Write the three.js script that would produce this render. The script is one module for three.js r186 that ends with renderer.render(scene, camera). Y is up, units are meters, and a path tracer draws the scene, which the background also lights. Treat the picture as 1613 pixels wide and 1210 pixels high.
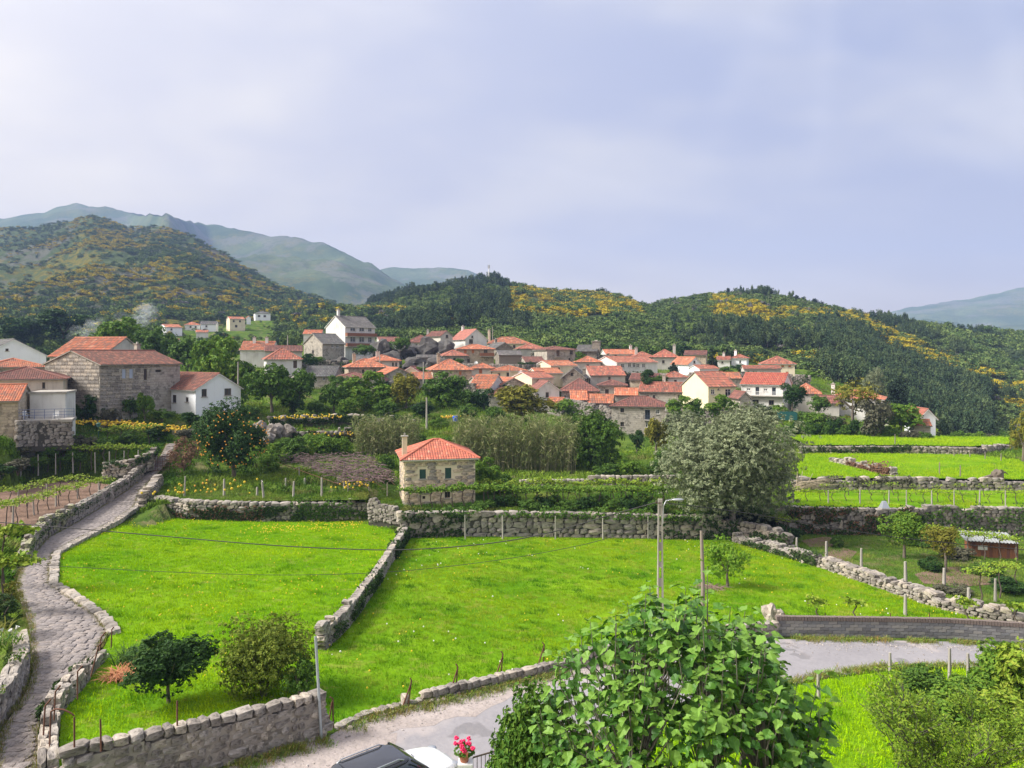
import * as THREE from 'three';
import { mergeGeometries, toCreasedNormals } from 'three/addons/utils/BufferGeometryUtils.js';
import { ImprovedNoise } from 'three/addons/math/ImprovedNoise.js';

// ---------- camera, sky, sun, exposure ----------
const W = 1613, H = 1210, F = 1187, EYE = 14, HZ = 560;
const scene = new THREE.Scene();
const camera = new THREE.PerspectiveCamera(2 * Math.atan(H / 2 / F) * 180 / Math.PI, W / H, 0.3, 30000);
camera.position.set(0, EYE, 0);
camera.setViewOffset(W, H, 0, H / 2 - HZ, W, H);        // level camera, horizon a little above the middle
const renderer = new THREE.WebGLRenderer({ antialias: true });
renderer.setSize(1024, 768);
renderer.toneMapping = THREE.LinearToneMapping;
renderer.toneMappingExposure = 1.8;
renderer.shadowMap.enabled = true;
const V = (x, y, z) => new THREE.Vector3(x, y, z);
const SUN = V(-0.72, 0.66, 0.12).normalize();
const sun = new THREE.DirectionalLight(new THREE.Color(1, 0.95, 0.88), 4.2);
sun.position.copy(SUN).multiplyScalar(300).add(V(0, 0, -80));
sun.target.position.set(0, 0, -80);
sun.castShadow = true;
sun.shadow.radius = 32;
sun.shadow.mapSize.set(4096, 4096);
Object.assign(sun.shadow.camera, { left: -160, right: 160, top: 160, bottom: -160, near: 10, far: 800 });
scene.add(sun, sun.target);

const noise3 = new ImprovedNoise();
const N2 = (x, y, s = 0) => noise3.noise(x, y, s + 0.37);
function fbm(x, y, oct = 4, s = 0) { let a = 0, k = 1, t = 0; for (let i = 0; i < oct; i++) { a += k * N2(x, y, s + i * 7.1); t += k; x *= 2.03; y *= 2.03; k *= 0.5; } return a / t; }
const clamp = (x, a = 0, b = 1) => Math.min(b, Math.max(a, x));
const lerp = (a, b, t) => a + (b - a) * t;
const sstep = (a, b, x) => { const t = clamp((x - a) / (b - a)); return t * t * (3 - 2 * t); };
function rng(seed) { let a = seed >>> 0; return () => { a |= 0; a = a + 0x6D2B79F5 | 0; let t = Math.imul(a ^ a >>> 15, 1 | a); t = t + Math.imul(t ^ t >>> 7, 61 | t) ^ t; return ((t ^ t >>> 14) >>> 0) / 4294967296; }; }

{ // thin high cloud veil: pale, brighter towards the veiled sun, lavender blue away from it
  const w = 1024, h = 512, data = new Float32Array(w * h * 4);
  for (let j = 0; j < h; j++) for (let i = 0; i < w; i++) {
    const th = ((j + 0.5) / h - 0.5) * Math.PI, ph = ((i + 0.5) / w - 0.5) * 2 * Math.PI;
    const x = Math.cos(ph) * Math.cos(th), y = Math.sin(th), z = Math.sin(ph) * Math.cos(th);
    const c = clamp(x * SUN.x + y * SUN.y + z * SUN.z, -1, 1), ang = Math.acos(c);
    const yy = Math.max(y, 0.0), px = x / (yy + 0.22), pz = z / (yy + 0.22);
    const cl = fbm(px * 0.9 + pz * 0.55 + 3, pz * 1.5 - px * 0.4, 5, 2) * 0.75 + fbm(px * 3.1, pz * 2.2, 4, 9) * 0.25;
    const veil = sstep(-0.2, 0.3, cl);
    const low = Math.exp(-yy * 6.5);                          // milky air at the horizon
    let r = lerp(0.165, 0.315, veil), g = lerp(0.222, 0.345, veil), b = lerp(0.415, 0.455, veil);
    const az = Math.atan2(x, -z) * 57.3, el = th * 57.3; // two faint old condensation trails and thin cirrus bands
    const trail = (a0, k, wd) => Math.exp(-(((az - a0 - k * (el - 20) - 0.8 * fbm(el * 0.16, a0, 3, 4)) / wd) ** 2)) * sstep(10, 16, el) * sstep(60, 35, el) * (0.7 + 0.6 * fbm(el * 0.4, a0, 3, 6));
    const cir = 0.05 * sstep(0.05, 0.4, fbm(px * 0.8 + 2, pz * 3.4 + px * 1.1, 5, 21)) + 0.045 * (trail(22.5, 0.12, 0.8) + trail(33, -0.2, 1.0) + 0.6 * trail(17, 0.5, 1.2)); r += cir * 1.1; g += cir; b += cir * 0.7;
    r = lerp(r, 0.62, low * 0.9); g = lerp(g, 0.48, low * 0.9); b = lerp(b, 0.28, low * 0.9);
    const glow = 0.30 * Math.exp(-ang * ang / 0.32) + 0.63 * Math.exp(-ang * ang / 1.25);
    r += glow * 1.42; g += glow * 1.2; b += glow * 0.72;
    r += low * glow * 0.5; g += low * glow * 0.4; b += low * glow * 0.12;
    const q = 0.90; data.set([r * q, g * q, b * q, 1], (j * w + i) * 4);
  }
  const t = new THREE.DataTexture(data, w, h, THREE.RGBAFormat, THREE.FloatType);
  t.mapping = THREE.EquirectangularReflectionMapping; t.magFilter = t.minFilter = THREE.LinearFilter; t.wrapS = THREE.RepeatWrapping; t.needsUpdate = true;
  scene.background = t; scene.environment = t;
}
scene.fog = new THREE.FogExp2(new THREE.Color(0.38, 0.55, 1.0), 0.0002);

// ---------- helpers ----------
const at = (px, py, d) => V((px - W / 2) * d / F, EYE - (py - HZ) * d / F, -d);
// the near fields and the road lie on one gently falling plane
const PA = 2.0, PB = -0.0727, PC = -0.036;
const planeY = (x, d) => PA + PB * d + PC * x;
const onPlane = (px, py) => at(px, py, (EYE - PA) / ((py - HZ) / F + PB + PC * (px - W / 2) / F));
const used = new Map();
function numbered(n) { const k = used.get(n) || 0; used.set(n, k + 1); return k ? `${n}_${String(k).padStart(3, '0')}` : n; }
function tag(o, label, category, group, kind) { o.userData.label = label; o.userData.category = category; if (group) o.userData.group = group; if (kind) o.userData.kind = kind; return o; }
function thing(name, label, category, pos, turn = 0, group) {
  const o = new THREE.Group(); o.name = numbered(name); scene.add(o);
  if (pos) o.position.copy(pos); o.rotation.y = turn;
  return tag(o, label, category, group);
}
function part(name, geo, mat, parent) { const m = new THREE.Mesh(geo, mat); m.name = name; m.castShadow = m.receiveShadow = true; parent.add(m); return m; }
function struct(name, geo, mat) { const m = part(numbered(name), geo, mat, scene); m.userData.kind = 'structure'; return m; }
function single(name, geo, mat, label, category, group) { return tag(part(numbered(name), geo, mat, scene), label, category, group); }
function copyOf(root, pos, turn = 0, scale) { const r = root.clone(); r.name = numbered(root.name.replace(/_\d{3}$/, '')); r.userData = { ...root.userData }; scene.add(r); r.position.copy(pos); r.rotation.y = turn; if (scale) r.scale.setScalar(scale); return r; }
function box(w, h, d, x = 0, y = 0, z = 0, ry = 0) { const g = new THREE.BoxGeometry(w, h, d); if (ry) g.rotateY(ry); g.translate(x, y, z); return g; }
function merge(list) { return mergeGeometries(list.map(g => { const q = g.index ? g.toNonIndexed() : g; for (const k of Object.keys(q.attributes)) if (!['position', 'normal', 'uv', 'color'].includes(k)) q.deleteAttribute(k); return q; })); }
// box-projected uv in metres
function boxUV(geo) {
  const g = geo.index ? geo.toNonIndexed() : geo; if (!g.attributes.normal) g.computeVertexNormals();
  const p = g.attributes.position, n = g.attributes.normal, uv = new Float32Array(p.count * 2);
  for (let i = 0; i < p.count; i += 3) {
    let nx = 0, ny = 0, nz = 0; for (let k = 0; k < 3; k++) { nx += n.getX(i + k); ny += n.getY(i + k); nz += n.getZ(i + k); }
    nx = Math.abs(nx); ny = Math.abs(ny); nz = Math.abs(nz);
    for (let k = 0; k < 3; k++) { const x = p.getX(i + k), y = p.getY(i + k), z = p.getZ(i + k); const [u, v] = ny > nx && ny > nz ? [x, z] : nx > nz ? [z, y] : [x, y]; uv[(i + k) * 2] = u; uv[(i + k) * 2 + 1] = v; }
  }
  g.setAttribute('uv', new THREE.BufferAttribute(uv, 2)); return g;
}
function planUV(g) { const p = g.attributes.position, uv = new Float32Array(p.count * 2); for (let i = 0; i < p.count; i++) { uv[i * 2] = p.getX(i); uv[i * 2 + 1] = p.getZ(i); } g.setAttribute('uv', new THREE.BufferAttribute(uv, 2)); return g; }
function tube(points, radii, sides = 6) { // tapered tube with closed ends
  const n = points.length, pos = [], idx = [], tmp = V(0, 1, 0); let nrm = null;
  for (let i = 0; i < n; i++) {
    const t = points[Math.min(n - 1, i + 1)].clone().sub(points[Math.max(0, i - 1)]).normalize();
    if (!nrm) nrm = Math.abs(t.y) > 0.9 ? V(1, 0, 0) : tmp.clone();
    nrm = nrm.clone().sub(t.clone().multiplyScalar(nrm.dot(t))).normalize();
    const b = t.clone().cross(nrm), r = Array.isArray(radii) ? radii[Math.min(i, radii.length - 1)] : radii;
    for (let k = 0; k < sides; k++) { const a = k / sides * Math.PI * 2, q = points[i].clone().addScaledVector(nrm, Math.cos(a) * r).addScaledVector(b, Math.sin(a) * r); pos.push(q.x, q.y, q.z); }
  }
  for (let i = 0; i < n - 1; i++) for (let k = 0; k < sides; k++) { const a = i * sides + k, b = i * sides + (k + 1) % sides, c = a + sides, d = b + sides; idx.push(a, b, c, b, d, c); }
  for (let k = 1; k < sides - 1; k++) { idx.push(0, k + 1, k); const o = (n - 1) * sides; idx.push(o, o + k, o + k + 1); }
  const g = new THREE.BufferGeometry(); g.setAttribute('position', new THREE.Float32BufferAttribute(pos, 3)); g.setIndex(idx); g.computeVertexNormals();
  const uv = new Float32Array(n * sides * 2); for (let i = 0; i < n * sides; i++) { uv[i * 2] = (i % sides) / sides; uv[i * 2 + 1] = Math.floor(i / sides); } g.setAttribute('uv', new THREE.BufferAttribute(uv, 2));
  return g;
}
// tileable lattice noise for textures
const hash = (x, y, s) => { let h = Math.imul(x, 374761393) + Math.imul(y, 668265263) + Math.imul(s, 1442695041); h = Math.imul(h ^ h >>> 13, 1274126177); return ((h ^ h >>> 16) >>> 0) / 4294967296; };
function vn(u, v, per, s) { const x = u * per, y = v * per, ix = Math.floor(x), iy = Math.floor(y), fx = sstep(0, 1, x - ix), fy = sstep(0, 1, y - iy), m = q => ((q % per) + per) % per;
  return lerp(lerp(hash(m(ix), m(iy), s), hash(m(ix + 1), m(iy), s), fx), lerp(hash(m(ix), m(iy + 1), s), hash(m(ix + 1), m(iy + 1), s), fx), fy); }
function tf(u, v, per, oct, s) { let a = 0, k = 1, t = 0; for (let i = 0; i < oct; i++) { a += k * vn(u, v, per, s + i); t += k; per *= 2; k *= 0.55; } return a / t; }
const toB = c => Math.round(255 * (c <= 0.0031308 ? 12.92 * c : 1.055 * Math.pow(clamp(c), 1 / 2.4) - 0.055));
function tex(size, rep, fn, srgb = true) { // fn(u, v) -> linear rgb or a height
  const d = new Uint8Array(size * size * 4);
  for (let j = 0; j < size; j++) for (let i = 0; i < size; i++) { const c = fn((i + 0.5) / size, (j + 0.5) / size), o = (j * size + i) * 4; if (srgb) { d[o] = toB(c[0]); d[o + 1] = toB(c[1]); d[o + 2] = toB(c[2]); } else d[o] = d[o + 1] = d[o + 2] = Math.round(255 * clamp(c)); d[o + 3] = 255; }
  const t = new THREE.DataTexture(d, size, size); t.wrapS = t.wrapT = THREE.RepeatWrapping; t.magFilter = THREE.LinearFilter; t.minFilter = THREE.LinearMipmapLinearFilter; t.generateMipmaps = true;
  if (srgb) t.colorSpace = THREE.SRGBColorSpace; t.repeat.set(1 / rep, 1 / rep); t.needsUpdate = true; return t;
}
const mixc = (a, b, t) => [lerp(a[0], b[0], t), lerp(a[1], b[1], t), lerp(a[2], b[2], t)];
const col = c => new THREE.Color().setRGB(c[0], c[1], c[2]);
const std = (c, rough = 0.9, extra = {}) => new THREE.MeshStandardMaterial({ color: col(c), roughness: rough, metalness: 0, ...extra });

// ---------- materials ----------
const grainBump = tex(256, 1.5, (u, v) => tf(u, v, 8, 5, 40), false);
const stoneTex = tex(512, 5, (u, v) => { // squared granite courses, too far away to pick apart
  const rows = 13, r = Math.floor(v * rows), fv = v * rows - r, cols = 7 + (r * 5) % 3, off = hash(r, 1, 5), q = (u * cols + off), c = Math.floor(q) % cols, fu = q - Math.floor(q);
  const e = Math.min(fu * 0.68, (1 - fu) * 0.68, fv * 0.38, (1 - fv) * 0.38) + 0.02 * (tf(u, v, 32, 2, 3) - 0.5), k = sstep(0.012, 0.035, e);
  const t = hash(c, r, 8), blot = tf(u, v, 6, 5, 12), lich = sstep(0.56, 0.72, tf(u, v, 10, 4, 22));
  let s = mixc([0.29, 0.26, 0.22], [0.50, 0.455, 0.39], t * 0.55 + blot * 0.5); s = mixc(s, [0.11, 0.10, 0.085], lich * 0.65);
  return mixc([0.30, 0.28, 0.25], s, k); });
const stoneBump = tex(256, 5, (u, v) => { const rows = 13, r = Math.floor(v * rows), fv = v * rows - r, cols = 7 + (r * 5) % 3, off = hash(r, 1, 5), q = (u * cols + off), fu = q - Math.floor(q); return sstep(0.0, 0.05, Math.min(fu * 0.68, (1 - fu) * 0.68, fv * 0.38, (1 - fv) * 0.38)) * 0.7 + 0.3 * tf(u, v, 32, 3, 7); }, false);
const plasterTex = (base, dirt, s) => tex(512, 9, (u, v) => { const streak = sstep(0.5, 0.85, tf(u, v * 0.12, 24, 4, s)) * 0.8, blot = sstep(0.45, 0.8, tf(u, v, 5, 5, s + 9)); return mixc(base, dirt, clamp(streak * 0.55 + blot * 0.55) * (0.55 + 0.45 * tf(u, v, 40, 2, s + 3))); });
const rockTex = tex(512, 2.4, (u, v) => { const a = tf(u, v, 5, 6, 60), l = sstep(0.55, 0.68, tf(u, v, 9, 5, 71)), p = sstep(0.6, 0.7, tf(u, v, 16, 4, 83)); let c = mixc([0.22, 0.20, 0.185], [0.50, 0.47, 0.43], a); c = mixc(c, [0.10, 0.095, 0.08], l * 0.6); return mixc(c, [0.55, 0.54, 0.50], p * 0.5); });
const rockBump = tex(256, 2.4, (u, v) => tf(u, v, 6, 6, 60), false);
const M = {};
M.stone = new THREE.MeshStandardMaterial({ map: stoneTex, bumpMap: stoneBump, bumpScale: 0.04, roughness: 0.95 });
M.stonedark = new THREE.MeshStandardMaterial({ map: stoneTex, bumpMap: stoneBump, bumpScale: 0.05, roughness: 0.95, color: col([0.62, 0.60, 0.58]) });
M.stonewarm = new THREE.MeshStandardMaterial({ map: stoneTex, bumpMap: stoneBump, bumpScale: 0.04, roughness: 0.95, color: col([1.15, 1.05, 0.92]) });
M.white = new THREE.MeshStandardMaterial({ map: plasterTex([0.66, 0.65, 0.63], [0.40, 0.38, 0.35], 100), roughness: 0.9 });
M.clean = new THREE.MeshStandardMaterial({ map: plasterTex([0.80, 0.82, 0.86], [0.66, 0.68, 0.71], 120), roughness: 0.9 });
M.cream = new THREE.MeshStandardMaterial({ map: plasterTex([0.70, 0.62, 0.46], [0.44, 0.38, 0.29], 140), roughness: 0.9 });
M.yellow = new THREE.MeshStandardMaterial({ map: plasterTex([0.76, 0.70, 0.46], [0.58, 0.52, 0.36], 160), roughness: 0.9 });
M.grey = new THREE.MeshStandardMaterial({ map: plasterTex([0.52, 0.49, 0.45], [0.28, 0.26, 0.24], 180), roughness: 0.92 });
M.render = new THREE.MeshStandardMaterial({ map: plasterTex([0.58, 0.52, 0.44], [0.32, 0.28, 0.24], 200), roughness: 0.92 });
M.rock = new THREE.MeshStandardMaterial({ map: rockTex, bumpMap: rockBump, bumpScale: 0.05, roughness: 0.95, color: col([0.78, 0.75, 0.73]) });
M.rock2 = new THREE.MeshStandardMaterial({ map: rockTex, bumpMap: rockBump, bumpScale: 0.05, roughness: 0.95, color: col([0.55, 0.52, 0.50]) });
M.rock3 = new THREE.MeshStandardMaterial({ map: rockTex, bumpMap: rockBump, bumpScale: 0.05, roughness: 0.95, color: col([0.98, 0.91, 0.83]) });
M.darkrock = new THREE.MeshStandardMaterial({ map: rockTex, bumpMap: rockBump, bumpScale: 0.08, roughness: 0.95, color: col([0.21, 0.21, 0.22]) });
M.warmstone = new THREE.MeshStandardMaterial({ map: rockTex, bumpMap: rockBump, bumpScale: 0.04, roughness: 0.95, color: col([1.5, 1.3, 1.05]) });
M.mortar = new THREE.MeshStandardMaterial({ map: rockTex, roughness: 1, color: col([0.8, 0.76, 0.70]), bumpMap: grainBump, bumpScale: 0.03 });
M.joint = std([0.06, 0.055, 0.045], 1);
M.tile = new THREE.MeshStandardMaterial({ vertexColors: true, roughness: 0.85 });
M.glass = std([0.03, 0.035, 0.04], 0.12);
M.frameW = std([0.75, 0.75, 0.74], 0.6);
M.frameD = std([0.10, 0.07, 0.05], 0.7);
M.frameB = std([0.04, 0.055, 0.09], 0.6);
M.brown = std([0.22, 0.085, 0.04], 0.7);
M.shutterB = std([0.42, 0.47, 0.58], 0.7);
M.shutterO = std([0.45, 0.16, 0.06], 0.7);
M.green = std([0.02, 0.075, 0.06], 0.6);
M.concrete = new THREE.MeshStandardMaterial({ map: plasterTex([0.37, 0.345, 0.31], [0.21, 0.195, 0.17], 220), roughness: 0.95, bumpMap: grainBump, bumpScale: 0.01 });
M.rust = std([0.13, 0.055, 0.035], 0.9);
M.metal = std([0.45, 0.47, 0.50], 0.45, { metalness: 0.7 });
M.wood = std([0.24, 0.20, 0.17], 0.9, { bumpMap: grainBump, bumpScale: 0.01 });
M.bark = std([0.14, 0.115, 0.09], 0.95, { bumpMap: grainBump, bumpScale: 0.03 });
M.barkpale = std([0.30, 0.27, 0.23], 0.95, { bumpMap: grainBump, bumpScale: 0.02 });
M.vinebark = std([0.10, 0.075, 0.06], 0.95);
M.cable = std([0.02, 0.02, 0.02], 0.7);
const matte = o => new THREE.MeshPhysicalMaterial({ roughness: 1, specularIntensity: 0, ...o });
M.leaf = new THREE.MeshPhysicalMaterial({ vertexColors: true, roughness: 0.62, transmission: 0.32, thickness: 0, specularIntensity: 0.22 });
M.dryleaf = new THREE.MeshStandardMaterial({ vertexColors: true, roughness: 0.9 });
M.blade = new THREE.MeshPhysicalMaterial({ color: 0xffffff, roughness: 1, specularIntensity: 0 });
// ---------- the houses, as measured: x = left and right of the front wall, ridge / eave / base rows, d = distance (m), L = depth (m), yaw in degrees (+ shows the left side) ----------
// windows: [x, y, w, h, kind]; side windows: [share of the depth, height m, w m, h m, kind]
const HOUSES = [
 { n: 'farmhouse', label: 'long two storey granite house with weathered brown tile roof and blue shutters', x: [161, 287], ridge: 553, eave: 573, base: 652, d: 112, L: 11, yaw: 42, roof: 'gable', tile: 'old', wall: 'stone', chim: [[0.86, 0.62, 1.3]], blocks: 1,
   win: [[196, 588, 6, 14, 's'], [207, 588, 6, 14, 's'], [229, 590, 5, 18, 'k'], [250, 585, 10, 4, 'e']], side: [] },
 { n: 'house', label: 'low white cottage with brown tile roof and gable turned to the garden', x: [309, 380], ridge: 589, eave: 612, base: 645, d: 116, L: 12, yaw: 32, roof: 'front', tile: 'old', wall: 'clean', win: [[322, 618, 8, 12, 'k'], [359, 618, 11, 11, 'k'], [310, 637, 3, 4, 'e']], side: [[0.5, 1.6, 1.1, 1.2, 'k'], [0.82, 1.6, 0.8, 0.7, 'k']] },
 { n: 'house', label: 'plain white outbuilding with flat roof joined to the white cottage', x: [241, 272], ridge: 612, eave: 614, base: 645, d: 116.5, L: 5, yaw: 8, roof: 'flat', tile: 'old', wall: 'clean', win: [[250, 619, 4, 3, 'e']] },
 { n: 'house', label: 'house with broad new orange roof and bare grey gable behind the granite farmhouse', x: [78, 160], ridge: 531, eave: 561, base: 600, d: 132, L: 13, yaw: -38, roof: 'gable', tile: 'orange', wall: 'grey', win: [] },
 { n: 'house', label: 'large plain white building with low gable and one tiny dark window', x: [-30, 74], ridge: 535, eave: 560, base: 592, d: 140, L: 14, yaw: 12, roof: 'front', tile: 'slate', wall: 'clean', win: [[11, 548, 5, 4, 'k']] },
 { n: 'house', label: 'low stone house with orange brown hipped roof below the white building', x: [-25, 74], ridge: 566, eave: 578, base: 612, d: 112, L: 9, yaw: 4, roof: 'hip', tile: 'orange', wall: 'stone', win: [] },
 { n: 'house', label: 'rendered house with dark brown fluted hip roof and one small window', x: [-30, 101], ridge: 580, eave: 597, base: 640, d: 98, L: 9, yaw: -6, roof: 'hip', tile: 'brown', wall: 'render', win: [[69, 608, 5, 10, 'k']] },
 { n: 'house', label: 'stone barn with bright orange roof and white verge beside the terrace', x: [-60, 29], ridge: 609, eave: 631, base: 700, d: 86, L: 8, yaw: -12, roof: 'gable', tile: 'orange', wall: 'stonewarm', win: [] },
 { n: 'house', label: 'weathered white flat roofed annex behind the railed terrace', x: [47, 103], ridge: 618, eave: 620, base: 660, d: 92, L: 5, yaw: -14, roof: 'flat', tile: 'old', wall: 'white', win: [] },
 // upper village
 { n: 'apartment_house', label: 'tall white house with grey roof and two orange brown balconies', x: [544, 591], ridge: 498, eave: 515, base: 566, d: 215, L: 9.5, yaw: 36, roof: 'gable', tile: 'slate', wall: 'white', chim: [[0.1, 0.5, 1.5]], win: [[556, 519, 8, 6, 'w'], [570, 519, 8, 6, 'w'], [583, 519, 6, 6, 'w'], [556, 535, 8, 8, 'w'], [570, 535, 8, 8, 'w'], [583, 535, 6, 8, 'w'], [560, 554, 9, 8, 'w']], balc: [[544, 591, 530, 5, 'brown', 1], [544, 591, 546, 5, 'brown', 1]] },
 { n: 'house', label: 'weathered granite house with grey slate roof next to the tall white house', x: [508, 543], ridge: 526, eave: 541, base: 572, d: 200, L: 8, yaw: 38, roof: 'gable', tile: 'slate', wall: 'stone', win: [[524, 545, 4, 6, 'w'], [532, 545, 4, 6, 'w']], side: [[0.5, 2.9, 0.8, 1, 'k']] },
 { n: 'house', label: 'small house with bright red hipped sheet roof and brown door', x: [420, 474], ridge: 549, eave: 565, base: 590, d: 165, L: 7, yaw: 6, roof: 'hip', tile: 'red', wall: 'white', win: [[465, 574, 6, 12, 'r']] },
 { n: 'house', label: 'long low brown roofed house behind the red hipped sheet roof', x: [418, 476], ridge: 545, eave: 553, base: 580, d: 182, L: 7, yaw: 0, roof: 'gable', tile: 'brown', wall: 'grey', win: [] },
 { n: 'house', label: 'pink orange roofed house with two white chimneys half hidden by trees', x: [378, 428], ridge: 538, eave: 551, base: 580, d: 190, L: 9, yaw: -12, roof: 'gable', tile: 'orange', wall: 'white', chim: [[0.35, 0.4, 1.2], [0.75, 0.4, 1.2]], win: [] },
 { n: 'house', label: 'rubble cottage with dark sagging roof and two small barred windows', x: [478, 527], ridge: 578, eave: 592, base: 612, d: 165, L: 7, yaw: -16, roof: 'gable', tile: 'slate', wall: 'stone', win: [[487, 591, 4, 6, 'w'], [510, 596, 4, 6, 'w']] },
 { n: 'house', label: 'stone house with clean orange hip roof above the cottage gardens', x: [549, 610], ridge: 566, eave: 578, base: 604, d: 172, L: 8, yaw: 8, roof: 'hip', tile: 'orange', wall: 'stonewarm', chim: [[0.2, 0.5, 1]], win: [[572, 585, 4, 6, 'k'], [590, 585, 4, 6, 'k']] },
 { n: 'house', label: 'house with wide orange roof and a pair of narrow dark windows', x: [585, 629], ridge: 560, eave: 568, base: 592, d: 184, L: 9, yaw: 10, roof: 'hip', tile: 'orange', wall: 'grey', chim: [[0.3, 0.4, 0.9]], win: [[619, 574, 3, 6, 'k'], [624, 574, 3, 6, 'k'], [600, 574, 4, 5, 'k']] },
 { n: 'shed', label: 'dark roofless looking stone shed wedged among black boulders', x: [556, 580], ridge: 562, eave: 570, base: 586, d: 190, L: 6, yaw: -14, roof: 'gable', tile: 'slate', wall: 'stonedark', win: [[548, 578, 3, 5, 'e']] },
 { n: 'house', label: 'low house with dull brown roof and salmon corner wall', x: [531, 586], ridge: 588, eave: 595, base: 614, d: 160, L: 7, yaw: 4, roof: 'hip', tile: 'brown', wall: 'render', win: [[545, 601, 4, 5, 'k']] },
 { n: 'shed', label: 'stone shed with patched orange roof and steep gable end', x: [602, 652], ridge: 580, eave: 592, base: 612, d: 164, L: 7, yaw: 20, roof: 'front', tile: 'orange', wall: 'stone', win: [[622, 595, 4, 5, 'e']] },
 { n: 'shed', label: 'narrow stone shed with small pointed gable under the chestnut leaves', x: [583, 605], ridge: 588, eave: 598, base: 616, d: 158, L: 6, yaw: -8, roof: 'front', tile: 'brown', wall: 'stone', win: [] },
 { n: 'house', label: 'brown roofed house on the black boulders with a thin white chimney', x: [640, 678], ridge: 528, eave: 539, base: 556, d: 226, L: 10, yaw: -10, roof: 'hip', tile: 'brown', wall: 'grey', chim: [[0.78, 0.5, 1.4]], win: [[655, 545, 5, 5, 'k']] },
 { n: 'house', label: 'tall narrow granite house with a single upper window beside pink roof', x: [694, 713], ridge: 522, eave: 529, base: 560, d: 220, L: 8, yaw: 34, roof: 'front', tile: 'brown', wall: 'grey', win: [[704, 530, 4, 5, 'k']], side: [[0.5, 2.5, 0.8, 1, 'k']] },
 { n: 'house', label: 'stone barn with faded pink roof and whitewashed front gable', x: [733, 767], ridge: 519, eave: 534, base: 562, d: 222, L: 11, yaw: 24, roof: 'front', tile: 'pink', wall: 'white', chim: [[0.5, 0.9, 1]], win: [[744, 525, 3, 4, 'k'], [742, 538, 6, 7, 'k']] },
 { n: 'house', label: 'two storey stone house with flat orange hip roof and brown balcony', x: [722, 778], ridge: 543, eave: 550, base: 580, d: 200, L: 8, yaw: 6, roof: 'hip', tile: 'orange', wall: 'stonewarm', win: [[733, 553, 4, 6, 'o'], [745, 553, 4, 6, 'o'], [765, 554, 6, 7, 'k'], [738, 568, 4, 5, 'k']], balc: [[756, 778, 561, 5, 'brown', 1]] },
 { n: 'house', label: 'pale house with steep orange hip roof and square stone chimney', x: [682, 743], ridge: 567, eave: 582, base: 610, d: 172, L: 8.5, yaw: 10, roof: 'hip', tile: 'orange', wall: 'stonewarm', chim: [[0.22, 0.5, 1.2]], win: [[700, 590, 5, 7, 'k'], [725, 588, 4, 6, 'o']] },
 { n: 'house', label: 'small orange hip roofed house with one brown shuttered window', x: [741, 774], ridge: 573, eave: 580, base: 606, d: 180, L: 7, yaw: -6, roof: 'hip', tile: 'orange', wall: 'grey', win: [[757, 585, 5, 7, 'o']] },
 { n: 'house', label: 'house with large salmon roof and white gable near the garden trees', x: [738, 772], ridge: 592, eave: 611, base: 636, d: 160, L: 8, yaw: -26, roof: 'gable', tile: 'orange', wall: 'white', win: [[752, 618, 5, 8, 'k']] },
 { n: 'granary', label: 'long grey plank granary raised on stones below the boulders', x: [657, 692], ridge: 560, eave: 563, base: 578, d: 196, L: 4, yaw: 0, roof: 'gable', tile: 'slate', wall: 'grey', planks: 1, win: [] },
 { n: 'house', label: 'long house with orange roof at the top of the village', x: [770, 835], ridge: 531, eave: 541, base: 558, d: 232, L: 9, yaw: 8, roof: 'hip', tile: 'orange', wall: 'cream', chim: [[0.05, 0.5, 2]], win: [[790, 546, 4, 5, 'k'], [810, 546, 4, 5, 'k'], [826, 546, 4, 5, 'k']] },
 { n: 'shed', label: 'dark stone shed with grey gable and white chimney cap', x: [782, 808], ridge: 540, eave: 548, base: 566, d: 214, L: 8, yaw: 24, roof: 'front', tile: 'slate', wall: 'stonedark', chim: [[0.5, 0.8, 0.8]], win: [] },
 { n: 'granary', label: 'dark timber granary with low slate roof beside the brown balcony', x: [786, 822], ridge: 553, eave: 559, base: 580, d: 194, L: 6, yaw: 10, roof: 'gable', tile: 'slate', wall: 'stonedark', planks: 1, win: [[806, 566, 20, 5, 'e']] },
 { n: 'house', label: 'small grey house with twin red hipped roofs', x: [818, 858], ridge: 541, eave: 549, base: 566, d: 212, L: 8, yaw: 8, roof: 'hip', tile: 'red', wall: 'grey', win: [] },
 { n: 'house', label: 'bare two storey granite house with small iron balcony and lean side wing', x: [862, 906], ridge: 546, eave: 551, base: 582, d: 198, L: 9, yaw: 24, roof: 'hip', tile: 'brown', wall: 'stone', win: [[879, 556, 5, 10, 'r'], [900, 555, 5, 7, 'k'], [897, 566, 3, 4, 'k']], balc: [[874, 885, 562, 4, 'frameD', 0]] },
 { n: 'house', label: 'ruined stone house with square tower like chimney', x: [908, 940], ridge: 544, eave: 553, base: 578, d: 206, L: 8, yaw: -8, roof: 'gable', tile: 'slate', wall: 'stonedark', chim: [[0.93, 0.25, 1.6, 2.2]], win: [[922, 558, 5, 5, 'k']] },
 { n: 'house', label: 'cream gabled house with bright orange roof and sunlit verge', x: [868, 909], ridge: 569, eave: 576, base: 600, d: 184, L: 9, yaw: 28, roof: 'gable', tile: 'orange', wall: 'cream', win: [[880, 581, 4, 4, 'k']] },
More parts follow.
